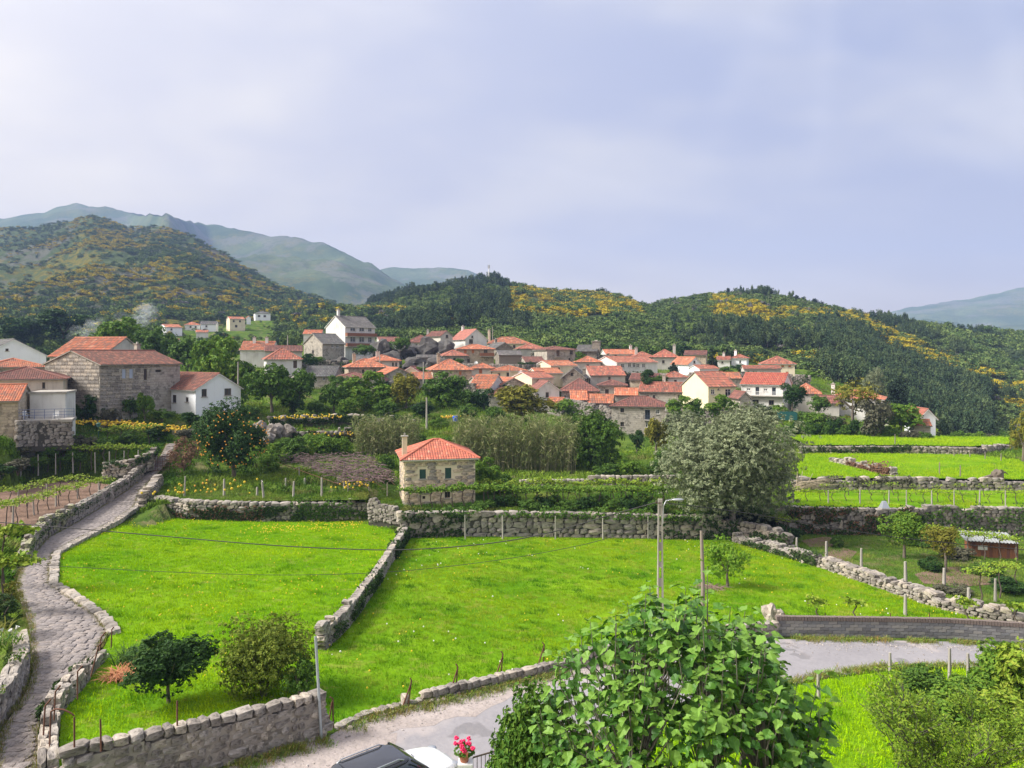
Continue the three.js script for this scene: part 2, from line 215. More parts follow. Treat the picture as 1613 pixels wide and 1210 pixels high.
 { n: 'house', label: 'long white sided house with red tile roof and a row of casement windows', x: [972, 1036], ridge: 562, eave: 571, base: 598, d: 188, L: 12, yaw: 30, roof: 'gable', tile: 'red', wall: 'white', win: [[981, 576, 5, 6, 'w'], [992, 575, 5, 7, 'w'], [999, 575, 5, 7, 'w'], [1005, 576, 5, 6, 'w'], [1014, 576, 5, 6, 'w'], [1003, 589, 6, 7, 'k'], [984, 587, 5, 5, 'k']] },
 { n: 'house', label: 'orange roofed terrace house behind the long white sided house', x: [955, 1004], ridge: 551, eave: 558, base: 575, d: 216, L: 8, yaw: 14, roof: 'gable', tile: 'orange', wall: 'white', chim: [[0.9, 0.5, 1]], win: [[970, 561, 4, 4, 'k']] },
 { n: 'house', label: 'grey house with low reddish roof and small roof chimney behind the casements', x: [1000, 1030], ridge: 555, eave: 562, base: 580, d: 208, L: 8, yaw: 10, roof: 'hip', tile: 'red', wall: 'grey', chim: [[0.2, 0.5, 1]], win: [] },
 { n: 'house', label: 'grey house with tall peaked red hip roof and white chimney', x: [1029, 1068], ridge: 551, eave: 562, base: 582, d: 206, L: 8.5, yaw: 4, roof: 'hip', tile: 'red', wall: 'grey', chim: [[0.9, 0.5, 1.1]], win: [[1045, 570, 4, 5, 'k']] },
 { n: 'house', label: 'beige house with shallow orange hip roof and tiny white dish', x: [776, 829], ridge: 577, eave: 584, base: 610, d: 176, L: 8, yaw: 2, roof: 'hip', tile: 'orange', wall: 'cream', win: [[800, 590, 4, 6, 'k'], [786, 591, 4, 6, 'k']] },
 { n: 'house', label: 'cream fronted cottage with gable and dull red roof', x: [838, 872], ridge: 587, eave: 595, base: 616, d: 166, L: 8, yaw: 34, roof: 'gable', tile: 'red', wall: 'cream', win: [[850, 600, 5, 4, 'k']] },
 { n: 'house', label: 'low cream house with short orange roof squeezed behind the cottage', x: [846, 886], ridge: 581, eave: 588, base: 604, d: 174, L: 7, yaw: 20, roof: 'gable', tile: 'orange', wall: 'cream', win: [] },
 { n: 'ruin', label: 'roofless blackened rubble house with pointed gable', x: [886, 921], ridge: 580, eave: 594, base: 616, d: 172, L: 6, yaw: -8, roof: 'front', tile: 'slate', wall: 'stonedark', chim: [[0.95, 0.2, 1.4]], win: [[901, 589, 4, 5, 'e']] },
 { n: 'house', label: 'stone house with broad dull red roof next to the blackened ruin', x: [930, 985], ridge: 578, eave: 591, base: 606, d: 176, L: 9, yaw: 14, roof: 'gable', tile: 'red', wall: 'grey', win: [[960, 596, 4, 5, 'k']] },
 { n: 'house', label: 'grey house with brown pyramid roof and tall white door', x: [884, 941], ridge: 598, eave: 615, base: 640, d: 162, L: 9, yaw: 0, roof: 'hip', tile: 'brown', wall: 'stone', win: [[890, 629, 6, 13, 'w']] },
 { n: 'house', label: 'stone house with white triangular pediment facing the reeds', x: [846, 881], ridge: 601, eave: 614, base: 645, d: 158, L: 9, yaw: 16, roof: 'front', tile: 'brown', wall: 'white', win: [[862, 622, 5, 8, 'k']] },
 { n: 'house', label: 'small house with brown hip roof between two taller roofs', x: [943, 986], ridge: 600, eave: 607, base: 630, d: 166, L: 7, yaw: 0, roof: 'hip', tile: 'brown', wall: 'stone', win: [[956, 617, 6, 7, 'k']] },
 { n: 'shed', label: 'lean-to with bright orange tiles and reddish window above the shuttered house', x: [969, 1004], ridge: 613, eave: 622, base: 640, d: 160, L: 5, yaw: 0, roof: 'gable', tile: 'orange', wall: 'stone', win: [[993, 627, 5, 4, 'o']] },
 { n: 'shed', label: 'small orange tiled lean-to with a white skylight', x: [927, 965], ridge: 623, eave: 634, base: 655, d: 156, L: 5, yaw: -4, roof: 'gable', tile: 'orange', wall: 'stone', win: [] },
 { n: 'shed', label: 'tiny shed with new orange tiles on a blank stone wall', x: [900, 925], ridge: 617, eave: 629, base: 650, d: 157, L: 5, yaw: 4, roof: 'gable', tile: 'orange', wall: 'stone', win: [] },
 { n: 'house', label: 'two storey granite house with glazed balcony door and brown hip roof', x: [963, 1050], ridge: 627, eave: 640, base: 687, d: 150, L: 8, yaw: -4, roof: 'hip', tile: 'brown', wall: 'stone', win: [[980, 647, 6, 7, 'k'], [1020, 653, 8, 15, 'b'], [1036, 648, 6, 8, 'w'], [980, 669, 6, 7, 'k'], [1020, 669, 6, 8, 'w']], balc: [[1014, 1026, 661, 7, 'frameB', 0]] },
 { n: 'house', label: 'long stone row house with red roof and white chimney', x: [1006, 1093], ridge: 604, eave: 617, base: 645, d: 163, L: 8, yaw: -6, roof: 'gable', tile: 'red', wall: 'stone', chim: [[0.42, 0.55, 1.6]], win: [[1020, 627, 4, 8, 'k'], [1030, 627, 4, 8, 'k'], [1070, 625, 4, 5, 'k']] },
 { n: 'house', label: 'pale yellow house with red brown roof and broad blank side gable', x: [1116, 1159], ridge: 587, eave: 608, base: 650, d: 154, L: 9.5, yaw: 36, roof: 'gable', tile: 'red', wall: 'yellow', win: [[1123, 617, 6, 8, 'w'], [1147, 619, 9, 12, 'w'], [1132, 613, 3, 3, 'w']], balc: [[1141, 1159, 629, 5, 'frameW', 0]] },
 { n: 'house', label: 'white gabled house with vivid orange roof on the upper lane', x: [1085, 1105], ridge: 563, eave: 573, base: 592, d: 192, L: 9, yaw: 30, roof: 'front', tile: 'orange', wall: 'clean', win: [[1094, 570, 3, 4, 'k']] },
 { n: 'house', label: 'plain white house with red roof and blank end wall', x: [1102, 1132], ridge: 576, eave: 581, base: 600, d: 182, L: 7, yaw: 22, roof: 'gable', tile: 'red', wall: 'clean', win: [] },
 { n: 'house', label: 'tiny white house with red roof beside the blue wall', x: [1130, 1150], ridge: 562, eave: 567, base: 580, d: 212, L: 6, yaw: 0, roof: 'gable', tile: 'red', wall: 'white', chim: [[0.5, 0.5, 0.8]], win: [[1138, 571, 3, 3, 'k']] },
 { n: 'house', label: 'little house with red hip roof and light blue lower wall', x: [1152, 1176], ridge: 559, eave: 564, base: 580, d: 214, L: 6, yaw: -6, roof: 'hip', tile: 'red', wall: 'clean', chim: [[0.2, 0.5, 1]], win: [[1166, 570, 3, 4, 'k']] },
 { n: 'house', label: 'square cream house with orange shutters on two floors and high hip roof', x: [1202, 1252], ridge: 562, eave: 573, base: 596, d: 190, L: 9, yaw: 6, roof: 'hip', tile: 'red', wall: 'cream', win: [[1212, 577, 4, 3, 'o'], [1222, 577, 4, 3, 'o'], [1233, 577, 4, 3, 'o'], [1244, 577, 4, 3, 'o'], [1240, 587, 4, 3, 'o']] },
 { n: 'house', label: 'long low white annex with thin red roof under the square cream house', x: [1172, 1230], ridge: 577, eave: 581, base: 598, d: 180, L: 6, yaw: 8, roof: 'gable', tile: 'red', wall: 'grey', win: [] },
 { n: 'house', label: 'white house with red roof, two dark blue doors and railed balcony', x: [1167, 1233], ridge: 589, eave: 605, base: 645, d: 156, L: 8, yaw: -14, roof: 'gable', tile: 'red2', wall: 'white', win: [[1193, 616, 6, 12, 'b'], [1219, 616, 6, 12, 'b'], [1179, 614, 6, 4, 'w'], [1206, 614, 6, 4, 'w'], [1190, 634, 10, 8, 'e'], [1215, 634, 8, 8, 'k']], balc: [[1178, 1234, 623, 5, 'frameW', 0]] },
 { n: 'house', label: 'grey walled house with plain orange hip roof behind dark bushes', x: [1249, 1291], ridge: 606, eave: 619, base: 650, d: 156, L: 8, yaw: 0, roof: 'hip', tile: 'orange', wall: 'grey', win: [] },
 { n: 'shed', label: 'small rubble shed with brown roof by the white balcony house', x: [1166, 1182], ridge: 618, eave: 626, base: 642, d: 148, L: 6, yaw: 20, roof: 'front', tile: 'brown', wall: 'stone', win: [] },
 { n: 'shed', label: 'low shed with rusty red roof next to the veranda house', x: [1292, 1322], ridge: 625, eave: 635, base: 652, d: 150, L: 6, yaw: 6, roof: 'gable', tile: 'brown', wall: 'grey', win: [] },
 { n: 'house', label: 'white veranda house with long orange roof behind the budding tree', x: [1304, 1390], ridge: 617, eave: 628, base: 662, d: 152, L: 9, yaw: -4, roof: 'hip', tile: 'orange', wall: 'white', chim: [[0.05, 0.5, 1]], win: [[1325, 637, 6, 8, 'k'], [1350, 637, 8, 8, 'k'], [1370, 636, 8, 6, 'k'], [1382, 636, 7, 6, 'k']], balc: [[1358, 1391, 642, 3, 'frameW', 1]] },
 { n: 'house', label: 'small white house with red gable roof at the end of the meadow', x: [1449, 1474], ridge: 645, eave: 658, base: 692, d: 138, L: 6, yaw: 26, roof: 'front', tile: 'red', wall: 'clean', win: [[1460, 667, 4, 4, 'k']] },
 { n: 'shed', label: 'low shed with sagging orange roof in front of the small white house', x: [1440, 1466], ridge: 663, eave: 670, base: 692, d: 133, L: 4, yaw: 10, roof: 'gable', tile: 'orange', wall: 'stone', win: [] },
 { n: 'shed', label: 'round topped red roof peeping between leafy trees', x: [1389, 1402], ridge: 644, eave: 650, base: 670, d: 146, L: 5, yaw: 0, roof: 'hip', tile: 'brown', wall: 'grey', win: [] },
 // hamlet on the slope
 { n: 'house', label: 'white hamlet house with salmon roof and two small windows', x: [262, 287], ridge: 511, eave: 516, base: 530, d: 358, L: 10, yaw: 20, roof: 'gable', tile: 'orange', wall: 'clean', win: [[270, 519, 3, 3, 'k'], [270, 525, 3, 3, 'k']] },
 { n: 'house', label: 'low hamlet house with long orange roof', x: [291, 315], ridge: 507, eave: 512, base: 520, d: 380, L: 9, yaw: 0, roof: 'hip', tile: 'orange', wall: 'white', win: [[300, 515, 3, 3, 'k'], [308, 515, 3, 3, 'k']] },
 { n: 'house', label: 'pale grey roofed hamlet house with white walls', x: [316, 340], ridge: 506, eave: 511, base: 522, d: 376, L: 9, yaw: -8, roof: 'gable', tile: 'slate', wall: 'clean', win: [[325, 514, 3, 3, 'k']] },
 { n: 'house', label: 'hamlet house with stone terrace and pale orange roof', x: [362, 386], ridge: 499, eave: 503, base: 521, d: 378, L: 10, yaw: 10, roof: 'gable', tile: 'orange', wall: 'cream', win: [[368, 506, 3, 3, 'k'], [378, 506, 3, 3, 'k'], [372, 514, 4, 4, 'e']] },
 { n: 'house', label: 'tiny white hamlet house beside the stone terrace', x: [388, 395], ridge: 498, eave: 501, base: 511, d: 402, L: 6, yaw: 0, roof: 'front', tile: 'orange', wall: 'clean', win: [] },
 { n: 'house', label: 'highest white hamlet house with long window front', x: [402, 426], ridge: 490, eave: 494, base: 505, d: 421, L: 9, yaw: 6, roof: 'hip', tile: 'slate', wall: 'clean', win: [[408, 498, 4, 3, 'k'], [417, 498, 4, 3, 'k']] },
 { n: 'house', label: 'hamlet cottage with low orange roof among pale trees', x: [309, 328], ridge: 520, eave: 524, base: 532, d: 354, L: 8, yaw: 0, roof: 'gable', tile: 'orange', wall: 'white', win: [] },
 { n: 'house', label: 'orange roofed hamlet house below the white retaining wall', x: [262, 280], ridge: 534, eave: 540, base: 552, d: 330, L: 8, yaw: -10, roof: 'gable', tile: 'orange', wall: 'clean', win: [] },
 { n: 'house', label: 'low red roofed hamlet barn by the retaining wall', x: [339, 362], ridge: 526, eave: 531, base: 540, d: 346, L: 7, yaw: 0, roof: 'hip', tile: 'red', wall: 'grey', win: [] },
 { n: 'cottage', label: 'small rubble stone cottage with pink orange hip roof and green shutters above the lawn wall', x: [638, 749], ridge: 699, eave: 721, base: 801, d: 77, L: 6.6, yaw: 7, roof: 'hip', tile: 'salmon', wall: 'cream', blocks: 2, chim: [[0.02, 0.3, 0.9, 0.5]], win: [[666, 746, 10, 15, 'G'], [706, 746, 10, 17, 'G'], [705, 780, 9, 10, 'k'], [668, 783, 4, 5, 'e']] },
 { n: 'house', label: 'stone cottage with pale orange roof between the patched shed and the granary', x: [652, 684], ridge: 588, eave: 597, base: 616, d: 170, L: 7, yaw: 10, roof: 'gable', tile: 'orange', wall: 'stone', win: [[668, 603, 4, 5, 'k']] },
 { n: 'house', label: 'narrow cream house with brown roof under the plank granary', x: [634, 660], ridge: 578, eave: 586, base: 604, d: 178, L: 7, yaw: -10, roof: 'front', tile: 'brown', wall: 'cream', win: [[646, 592, 4, 6, 'k']] },
 { n: 'house', label: 'low stone house with patchy red roof left of the shallow orange roof', x: [752, 782], ridge: 594, eave: 602, base: 622, d: 166, L: 7, yaw: 18, roof: 'gable', tile: 'red', wall: 'stone', win: [[765, 608, 4, 6, 'k']] },
 { n: 'house', label: 'cream cottage with orange gable roof above the white pediment house', x: [790, 828], ridge: 596, eave: 606, base: 628, d: 164, L: 8, yaw: 24, roof: 'front', tile: 'orange', wall: 'stonewarm', win: [[808, 612, 4, 6, 'k']] },
 { n: 'house', label: 'small stone house with tilted brown roof beside the bare granite house', x: [828, 858], ridge: 563, eave: 570, base: 592, d: 190, L: 7, yaw: 14, roof: 'gable', tile: 'brown', wall: 'stone', win: [[845, 577, 4, 5, 'k']] },
 { n: 'house', label: 'grey house with orange hip roof under the ruined tower chimney', x: [908, 946], ridge: 562, eave: 570, base: 592, d: 190, L: 7, yaw: 4, roof: 'hip', tile: 'orange', wall: 'grey', win: [[926, 577, 4, 6, 'k']] },
 { n: 'house', label: 'stone house with dull roof in front of the casement windows', x: [992, 1034], ridge: 590, eave: 598, base: 616, d: 172, L: 7, yaw: -8, roof: 'gable', tile: 'brown', wall: 'stonewarm', win: [[1010, 604, 5, 5, 'w']] },
 { n: 'house', label: 'pale house with red hip roof between the row house and the upper lane', x: [1046, 1082], ridge: 586, eave: 594, base: 612, d: 174, L: 7, yaw: 6, roof: 'hip', tile: 'red', wall: 'white', win: [[1064, 601, 4, 5, 'k']] },
 { n: 'house', label: 'small stone house with orange roof behind the yellow house', x: [1132, 1168], ridge: 588, eave: 596, base: 612, d: 172, L: 7, yaw: 10, roof: 'gable', tile: 'orange', wall: 'stone', win: [[1150, 602, 4, 5, 'k']] },
 { n: 'house', label: 'low white house with orange roof at the top left edge of the village', x: [478, 506], ridge: 520, eave: 526, base: 545, d: 226, L: 7, yaw: -6, roof: 'gable', tile: 'orange', wall: 'white', win: [[490, 532, 3, 4, 'k']] },
 { n: 'house', label: 'grey stone house with red roof tucked below the brown balcony house', x: [700, 736], ridge: 552, eave: 560, base: 580, d: 196, L: 7, yaw: 12, roof: 'hip', tile: 'red', wall: 'stone', win: [[716, 566, 4, 5, 'k']] },
 { n: 'house', label: 'long low stone house with brown roof at the upper right lane', x: [1078, 1112], ridge: 553, eave: 559, base: 574, d: 218, L: 7, yaw: -4, roof: 'gable', tile: 'brown', wall: 'stonewarm', win: [[1095, 565, 4, 4, 'k']] },
 { n: 'house', label: 'white house with faded red roof left of the pink roof barn', x: [598, 632], ridge: 531, eave: 538, base: 556, d: 226, L: 8, yaw: 8, roof: 'gable', tile: 'brown', wall: 'white', win: [[616, 545, 4, 5, 'k']] },
 { n: 'shed', label: 'small orange tiled shed against the stone house with white pediment', x: [862, 884], ridge: 628, eave: 635, base: 652, d: 154, L: 5, yaw: -12, roof: 'gable', tile: 'orange', wall: 'stone', win: [] },
 { n: 'house', label: 'stone house with wide brown hip roof below the salmon roofed house', x: [772, 812], ridge: 612, eave: 621, base: 642, d: 158, L: 8, yaw: 6, roof: 'hip', tile: 'brown', wall: 'stone', win: [[790, 628, 4, 6, 'k']] },
];
// ---------- terrain ----------
const pathRows = [[-12, 57, 1230], [-10, 57, 1207], [0, 59, 1158], [15, 64, 1133], [32, 82, 1108], [45, 107, 1083], [52, 124, 1059], [50, 149, 1034], [47, 171, 997], [42, 154, 973], [32, 119, 948], [25, 79, 923], [32, 79, 898], [50, 84, 873], [72, 129, 849, 62.4], [119, 178, 824, 69.5], [159, 213, 799, 77], [198, 221, 774, 83.5], [222, 241, 755, 87], [240, 258, 735, 91], [255, 272, 715, 94], [262, 280, 700, 97]];
const pL = pathRows.map(([a, , y, d]) => d ? at(a, y, d) : onPlane(a, y)), pR = pathRows.map(([, b, y, d]) => d ? at(b, y, d) : onPlane(b, y));
const laneMid = []; for (let i = 0; i < pL.length - 1; i++) for (let k = 0; k < 6; k++) { const a = pL[i].clone().lerp(pL[i + 1], k / 6), b = pR[i].clone().lerp(pR[i + 1], k / 6); laneMid.push({ p: a.clone().lerp(b, 0.5), w: a.distanceTo(b) / 2 }); }
const laneNear = (x, z) => { let m = 1e9, y = 0; if (x > -5) return [m, y]; for (const q of laneMid) { const d = Math.hypot(q.p.x - x, q.p.z - z) - q.w; if (d < m) { m = d; y = q.p.y; } } return [m, y]; };
// measured ground points: [image x, image y, depth in metres]
const CP = [[20,702,92],[110,700,96],[200,690,102],[300,675,108],[390,668,112],[0,690,84],[-150,690,90],[-300,720,80],
 [90,660,114],[180,655,114],[280,652,118],[380,650,118],[200,600,150],[60,600,140],[-100,600,150],
 [300,758,86],[400,754,88],[500,752,88],[570,765,82],[640,790,79],[720,792,82],[800,768,86],[900,762,88],[1000,762,88],[1060,760,88],
 [430,705,102],[500,700,104],[600,722,98],[700,722,98],[800,748,94],[900,748,96],[1000,735,104],[1040,725,108],
 [450,668,116],[560,660,124],[640,662,124],[720,668,122],[800,690,118],[430,640,132],[540,634,140],[640,634,140],[720,640,138],[800,660,140],[870,680,145],
 [960,712,135],[1010,716,126],[980,688,165],[1050,690,160],[1130,680,150],[1180,670,150],[1240,690,130],[1220,745,96],[1240,770,90],
 [1300,690,128],[1400,690,128],[1500,690,128],[1300,714,114],[1450,714,114],[1300,772,91],[1450,772,91],[1600,780,91],[1600,712,116],[1620,694,128],[1250,662,142],[1330,668,142],[1400,672,140],[1450,688,136],
 [1540,700,150],[1520,720,200],[1620,715,165],[1620,750,240],[1750,720,150],[1750,780,100],[1750,800,260],[2000,760,140],
 [250,540,320],[420,535,320],[100,540,300],[-100,540,300],[-400,560,280],[560,540,290],[700,540,280],[850,548,270],[950,555,265],[1060,560,260],[1150,565,250],[1250,580,240],[1350,610,230],[1420,650,220],
 [400,500,480],[700,500,480],[1000,520,420],[1300,560,400],[1613,640,400],[-200,500,520]];
for (const [a, b, y, d] of [[222, 241, 755, 87], [240, 258, 735, 91], [255, 272, 715, 94], [262, 280, 700, 97], [198, 221, 774, 83.5]]) for (const t of [0, 1]) CP.push([lerp(a, b, t), y + 5, d]);
for (const [a, b, d] of [[36, 838, 62], [112, 806, 69.5], [160, 780, 77], [180, 764, 84], [120, 757, 90], [40, 762, 86], [80, 782, 76], [20, 806, 72], [70, 766, 83], [130, 768, 81], [0, 778, 80], [90, 758, 88], [-40, 790, 78], [-40, 820, 68]]) CP.push([a, b + 7, d]);
for (const h of HOUSES) CP.push([(h.x[0] + h.x[1]) / 2, h.base, h.d + 2]);
const cpw = CP.map(([a, b, d]) => at(a, b, d));
function shepard(x, z) { let s = 0, t = 0; for (const p of cpw) { const dx = p.x - x, dz = p.z - z, q = dx * dx + dz * dz + 0.5, w = 1 / (q * q); s += w * p.y; t += w; } return s / t; }
function groundY(x, z) {
  const d = -z, n = planeY(x, d);
  const edge = x > 4 ? 76 + 0.16 * (x - 4) : 72 + 0.1 * Math.abs(x - 4);
  const t = sstep(edge + 2, edge + 9, d + (x < -34 ? 10 : 0));
  let y = t <= 0 ? n : lerp(n, shepard(x, z) - 0.15, t); const [ld, ly] = laneNear(x, z);
  if (ld < 3) y = lerp(y, Math.min(y, ly - 0.35), sstep(3, 0.9, ld)); return y;
}
M.soil = matte({ bumpMap: grainBump, bumpScale: 0.12, map: tex(512, 7, (u, v) => { const a = tf(u, v, 6, 6, 300), f = 0.5 + 0.5 * Math.sin((u * 9 + 0.12 * tf(u, v, 4, 2, 2)) * 6.2832 * 2); return mixc([0.13, 0.085, 0.065], [0.26, 0.18, 0.14], clamp(a * 0.9 + 0.12 * f)); }) });
M.turf = matte({ bumpMap: grainBump, bumpScale: 0.08, map: tex(1024, 26, (u, v) => { const a = tf(u, v, 7, 6, 320), b = tf(u, v, 40, 4, 330); let c = mixc([0.07, 0.19, 0.008], [0.18, 0.31, 0.012], clamp(a * 1.3 - 0.15)); return mixc(c, [0.22, 0.23, 0.05], sstep(0.6, 0.75, b) * 0.5); }) });
M.meadow = matte({ bumpMap: grainBump, bumpScale: 0.15, map: tex(1024, 30, (u, v) => { const a = tf(u, v, 9, 6, 340), b = tf(u, v, 14, 5, 350); let c = mixc([0.035, 0.07, 0.016], [0.12, 0.18, 0.03], clamp(a * 1.4 - 0.2)); return mixc(c, [0.19, 0.16, 0.09], sstep(0.58, 0.74, b) * 0.6); }) });
{ // one ground sheet, finer close by, out under the hills
  const nu = 260, nv = 240, pos = [], idx = [];
  for (let j = 0; j <= nv; j++) { const d = -30 + 38 * (j < 12 ? j / 12 : 1) + (j < 12 ? 0 : 0), dd = j < 12 ? d : 8 * Math.pow(900 / 8, (j - 12) / (nv - 12));
    for (let i = 0; i <= nu; i++) { const k = (i / nu - 0.5) * 2.4, x = k * Math.max(dd, 25), y = groundY(x, -dd); pos.push(x, y + (dd > 80 ? 0.25 * fbm(x * 0.15, dd * 0.15, 3, 4) : 0), -dd); } }
  for (let j = 0; j < nv; j++) for (let i = 0; i < nu; i++) { const a = j * (nu + 1) + i, b = a + 1, c = a + nu + 1, e = c + 1; idx.push(a, b, c, b, e, c); }
  const g = new THREE.BufferGeometry(); g.setAttribute('position', new THREE.Float32BufferAttribute(pos, 3)); g.setIndex(idx); g.computeVertexNormals(); planUV(g);
  struct('ground', g, M.meadow);
}
// a flat-lying sheet from an outline of world points, subdivided
function sheet(name, outline, mat, lift = 0, yfn) {
  const shape = new THREE.Shape(outline.map(p => new THREE.Vector2(p.x, -p.z)));
  const g = new THREE.ShapeGeometry(shape); const p = g.attributes.position;
  const cen = outline.reduce((a, b) => a.add(b), V(0, 0, 0)).multiplyScalar(1 / outline.length);
  // heights: taken from the outline by inverse distance
  const hy = yfn || ((x, z) => { let s = 0, t = 0; for (const q of outline) { const w = 1 / Math.pow((q.x - x) ** 2 + (q.z - z) ** 2 + 0.01, 1.5); s += w * q.y; t += w; } return s / t; });
  for (let i = 0; i < p.count; i++) { const x = p.getX(i), z = -p.getY(i); p.setXYZ(i, x, hy(x, z) + lift, z); }
  g.computeVertexNormals(); planUV(g);
  return struct(name, g, mat);
}
const inside = (poly, x, z) => { let c = false; for (let i = 0, j = poly.length - 1; i < poly.length; j = i++) { const a = poly[i], b = poly[j]; if ((a.z > z) !== (b.z > z) && x < (b.x - a.x) * (z - a.z) / (b.z - a.z) + a.x) c = !c; } return c; };
const planeFn = (x, z) => planeY(x, -z);
const trace = list => list.map(([a, b, d]) => d ? at(a, b, d) : onPlane(a, b));

// hills: ridge and foot lines with their real distances
function hill(name, mat, nu, nv, ridge, foot, amp, freq, seed, bend = 0.75, back = 0.35) {
  const li = (arr, x, k) => { let i = 0; while (i < arr.length - 2 && arr[i + 1][0] < x) i++; const a = arr[i], b = arr[i + 1], t = clamp((x - a[0]) / (b[0] - a[0])); const s = t * t * (3 - 2 * t) * 0.5 + t * 0.5; return lerp(a[k], b[k], s); };
  const x0 = ridge[0][0], x1 = ridge[ridge.length - 1][0], pos = [], idx = [];
  const P = (u, v) => { const px = lerp(x0, x1, u); const vv = Math.min(v, 1);
    const dr = li(ridge, px, 2), df = li(foot, px, 2), d = lerp(df, dr, vv) * (v > 1 ? 1 + (v - 1) * back * 2 : 1);
    const py = lerp(li(foot, px, 1), li(ridge, px, 1), Math.pow(vv, bend));
    const p = at(px, py, d); if (v > 1) p.y = at(px, li(ridge, px, 1), dr).y - (v - 1) * (dr * 0.25);
    const e = sstep(0, 0.2, vv) * (0.35 + 0.65 * sstep(1.0, 0.75, vv));
    p.y += amp * fbm(p.x * freq, p.z * freq, 6, seed) * e + amp * 0.10 * fbm(p.x * freq * 9, p.z * freq * 9, 4, seed + 5);
    return p; };
  for (let j = 0; j <= nv; j++) for (let i = 0; i <= nu; i++) { const p = P(i / nu, j / nv * 1.25); pos.push(p.x, p.y, p.z); }
  for (let j = 0; j < nv; j++) for (let i = 0; i < nu; i++) { const a = j * (nu + 1) + i, b = a + 1, c = a + nu + 1, e = c + 1; idx.push(a, b, c, b, e, c); }
  const g = new THREE.BufferGeometry(); g.setAttribute('position', new THREE.Float32BufferAttribute(pos, 3)); g.setIndex(idx); g.computeVertexNormals(); planUV(g);
  const m = struct(name, g, mat); m.P = P; return P;
}
const heath = (rep, s, yel, rockAmt, lo, hi) => matte({ bumpMap: grainBump, bumpScale: 1.2, map: tex(1024, rep, (u, v) => {
  const a = tf(u, v, 6, 6, s), b = tf(u, v, 9, 6, s + 11), c = tf(u, v, 7, 6, s + 23), f = tf(u, v, 90, 3, s + 31);
  let k = mixc(lo, hi, clamp(a * 1.6 - 0.3)); k = mixc(k, [0.20, 0.185, 0.175], sstep(0.52, 0.64, b) * rockAmt);
  k = mixc(k, [0.36, 0.27, 0.035], sstep(0.52, 0.64, c) * sstep(0.45, 0.6, f) * yel); return mixc(k, lo, sstep(0.55, 0.65, f) * 0.5); }) });
const heathFar = heath(700, 400, 0.3, 0.5, [0.055, 0.09, 0.035], [0.14, 0.175, 0.075]), heathMid = heath(420, 440, 0.75, 0.6, [0.055, 0.09, 0.035], [0.14, 0.175, 0.075]), heathNear = heath(160, 480, 0.4, 0.6, [0.055, 0.09, 0.035], [0.14, 0.175, 0.075]);
hill('mountain', heathFar, 90, 30, [[560,434,3000],[610,421,3000],[660,420,3000],[700,417,3000],[735,418,2960],[770,437,2930],[825,450,2930],[875,460,2930],[930,474,2930]], [[560,500,2100],[930,500,2100]], 120, 0.0012, 3);
hill('mountain', heathFar, 40, 16, [[940,474,3100],[985,470,3100],[1050,481,3100],[1090,495,3100]], [[940,520,2200],[1090,520,2200]], 60, 0.0012, 5);
hill('mountain', heathFar, 90, 34, [[1330,512,3400],[1380,496,3400],[1440,481,3400],[1500,471,3400],[1560,464,3400],[1613,456,3400],[1700,440,3400],[1900,420,3400]], [[1330,560,1700],[1900,600,1500]], 90, 0.002, 7);
hill('mountain', heathFar, 160, 50, [[-300,380,3000],[-120,362,3000],[0,347,3000],[65,338,3000],[95,325,3000],[122,321,3000],[150,328,2950],[200,334,2900],[262,336,2200],[330,350,2700],[390,362,2600],[440,371,2500],[500,379,2400],[540,391,2300],[580,410,2200],[620,438,2100],[660,462,2000],[720,490,1900]], [[-300,520,1300],[720,520,1300]], 130, 0.0016, 11);
const hillLeft = hill('hill', heathMid, 200, 90, [[-300,375,1150],[-80,360,1150],[0,362,1120],[60,362,1100],[105,352,1080],[150,340,1060],[185,350,1040],[210,360,1020],[260,357,1000],[300,368,980],[350,395,950],[400,422,920],[450,446,880],[500,462,840],[560,488,800],[640,505,760]], [[-300,545,330],[200,540,340],[640,535,380]], 40, 0.0042, 17);
const hillMid = hill('hill', heathNear, 160, 70, [[440,512,640],[500,497,640],[560,488,630],[610,474,620],[650,459,610],[700,453,600],[745,446,590],[775,443,585],[815,451,580],[850,459,575],[890,463,570],[950,463,565],[985,472,560],[1010,482,560],[1060,500,560],[1110,515,560]], [[440,548,300],[700,548,285],[900,556,272],[1110,566,262]], 14, 0.012, 23);
const hillRight = hill('hill', heathNear, 220, 100, [[930,515,520],[1000,491,510],[1050,478,500],[1090,470,490],[1140,465,480],[1190,468,470],[1240,474,465],[1290,483,460],[1340,493,455],[1400,505,450],[1460,514,445],[1530,524,440],[1620,533,440],[1760,540,440],[1950,560,440]], [[930,562,262],[1100,568,252],[1250,586,238],[1340,620,222],[1420,668,205],[1500,712,195],[1620,740,190],[1950,800,185]], 11, 0.016, 29, 0.8);
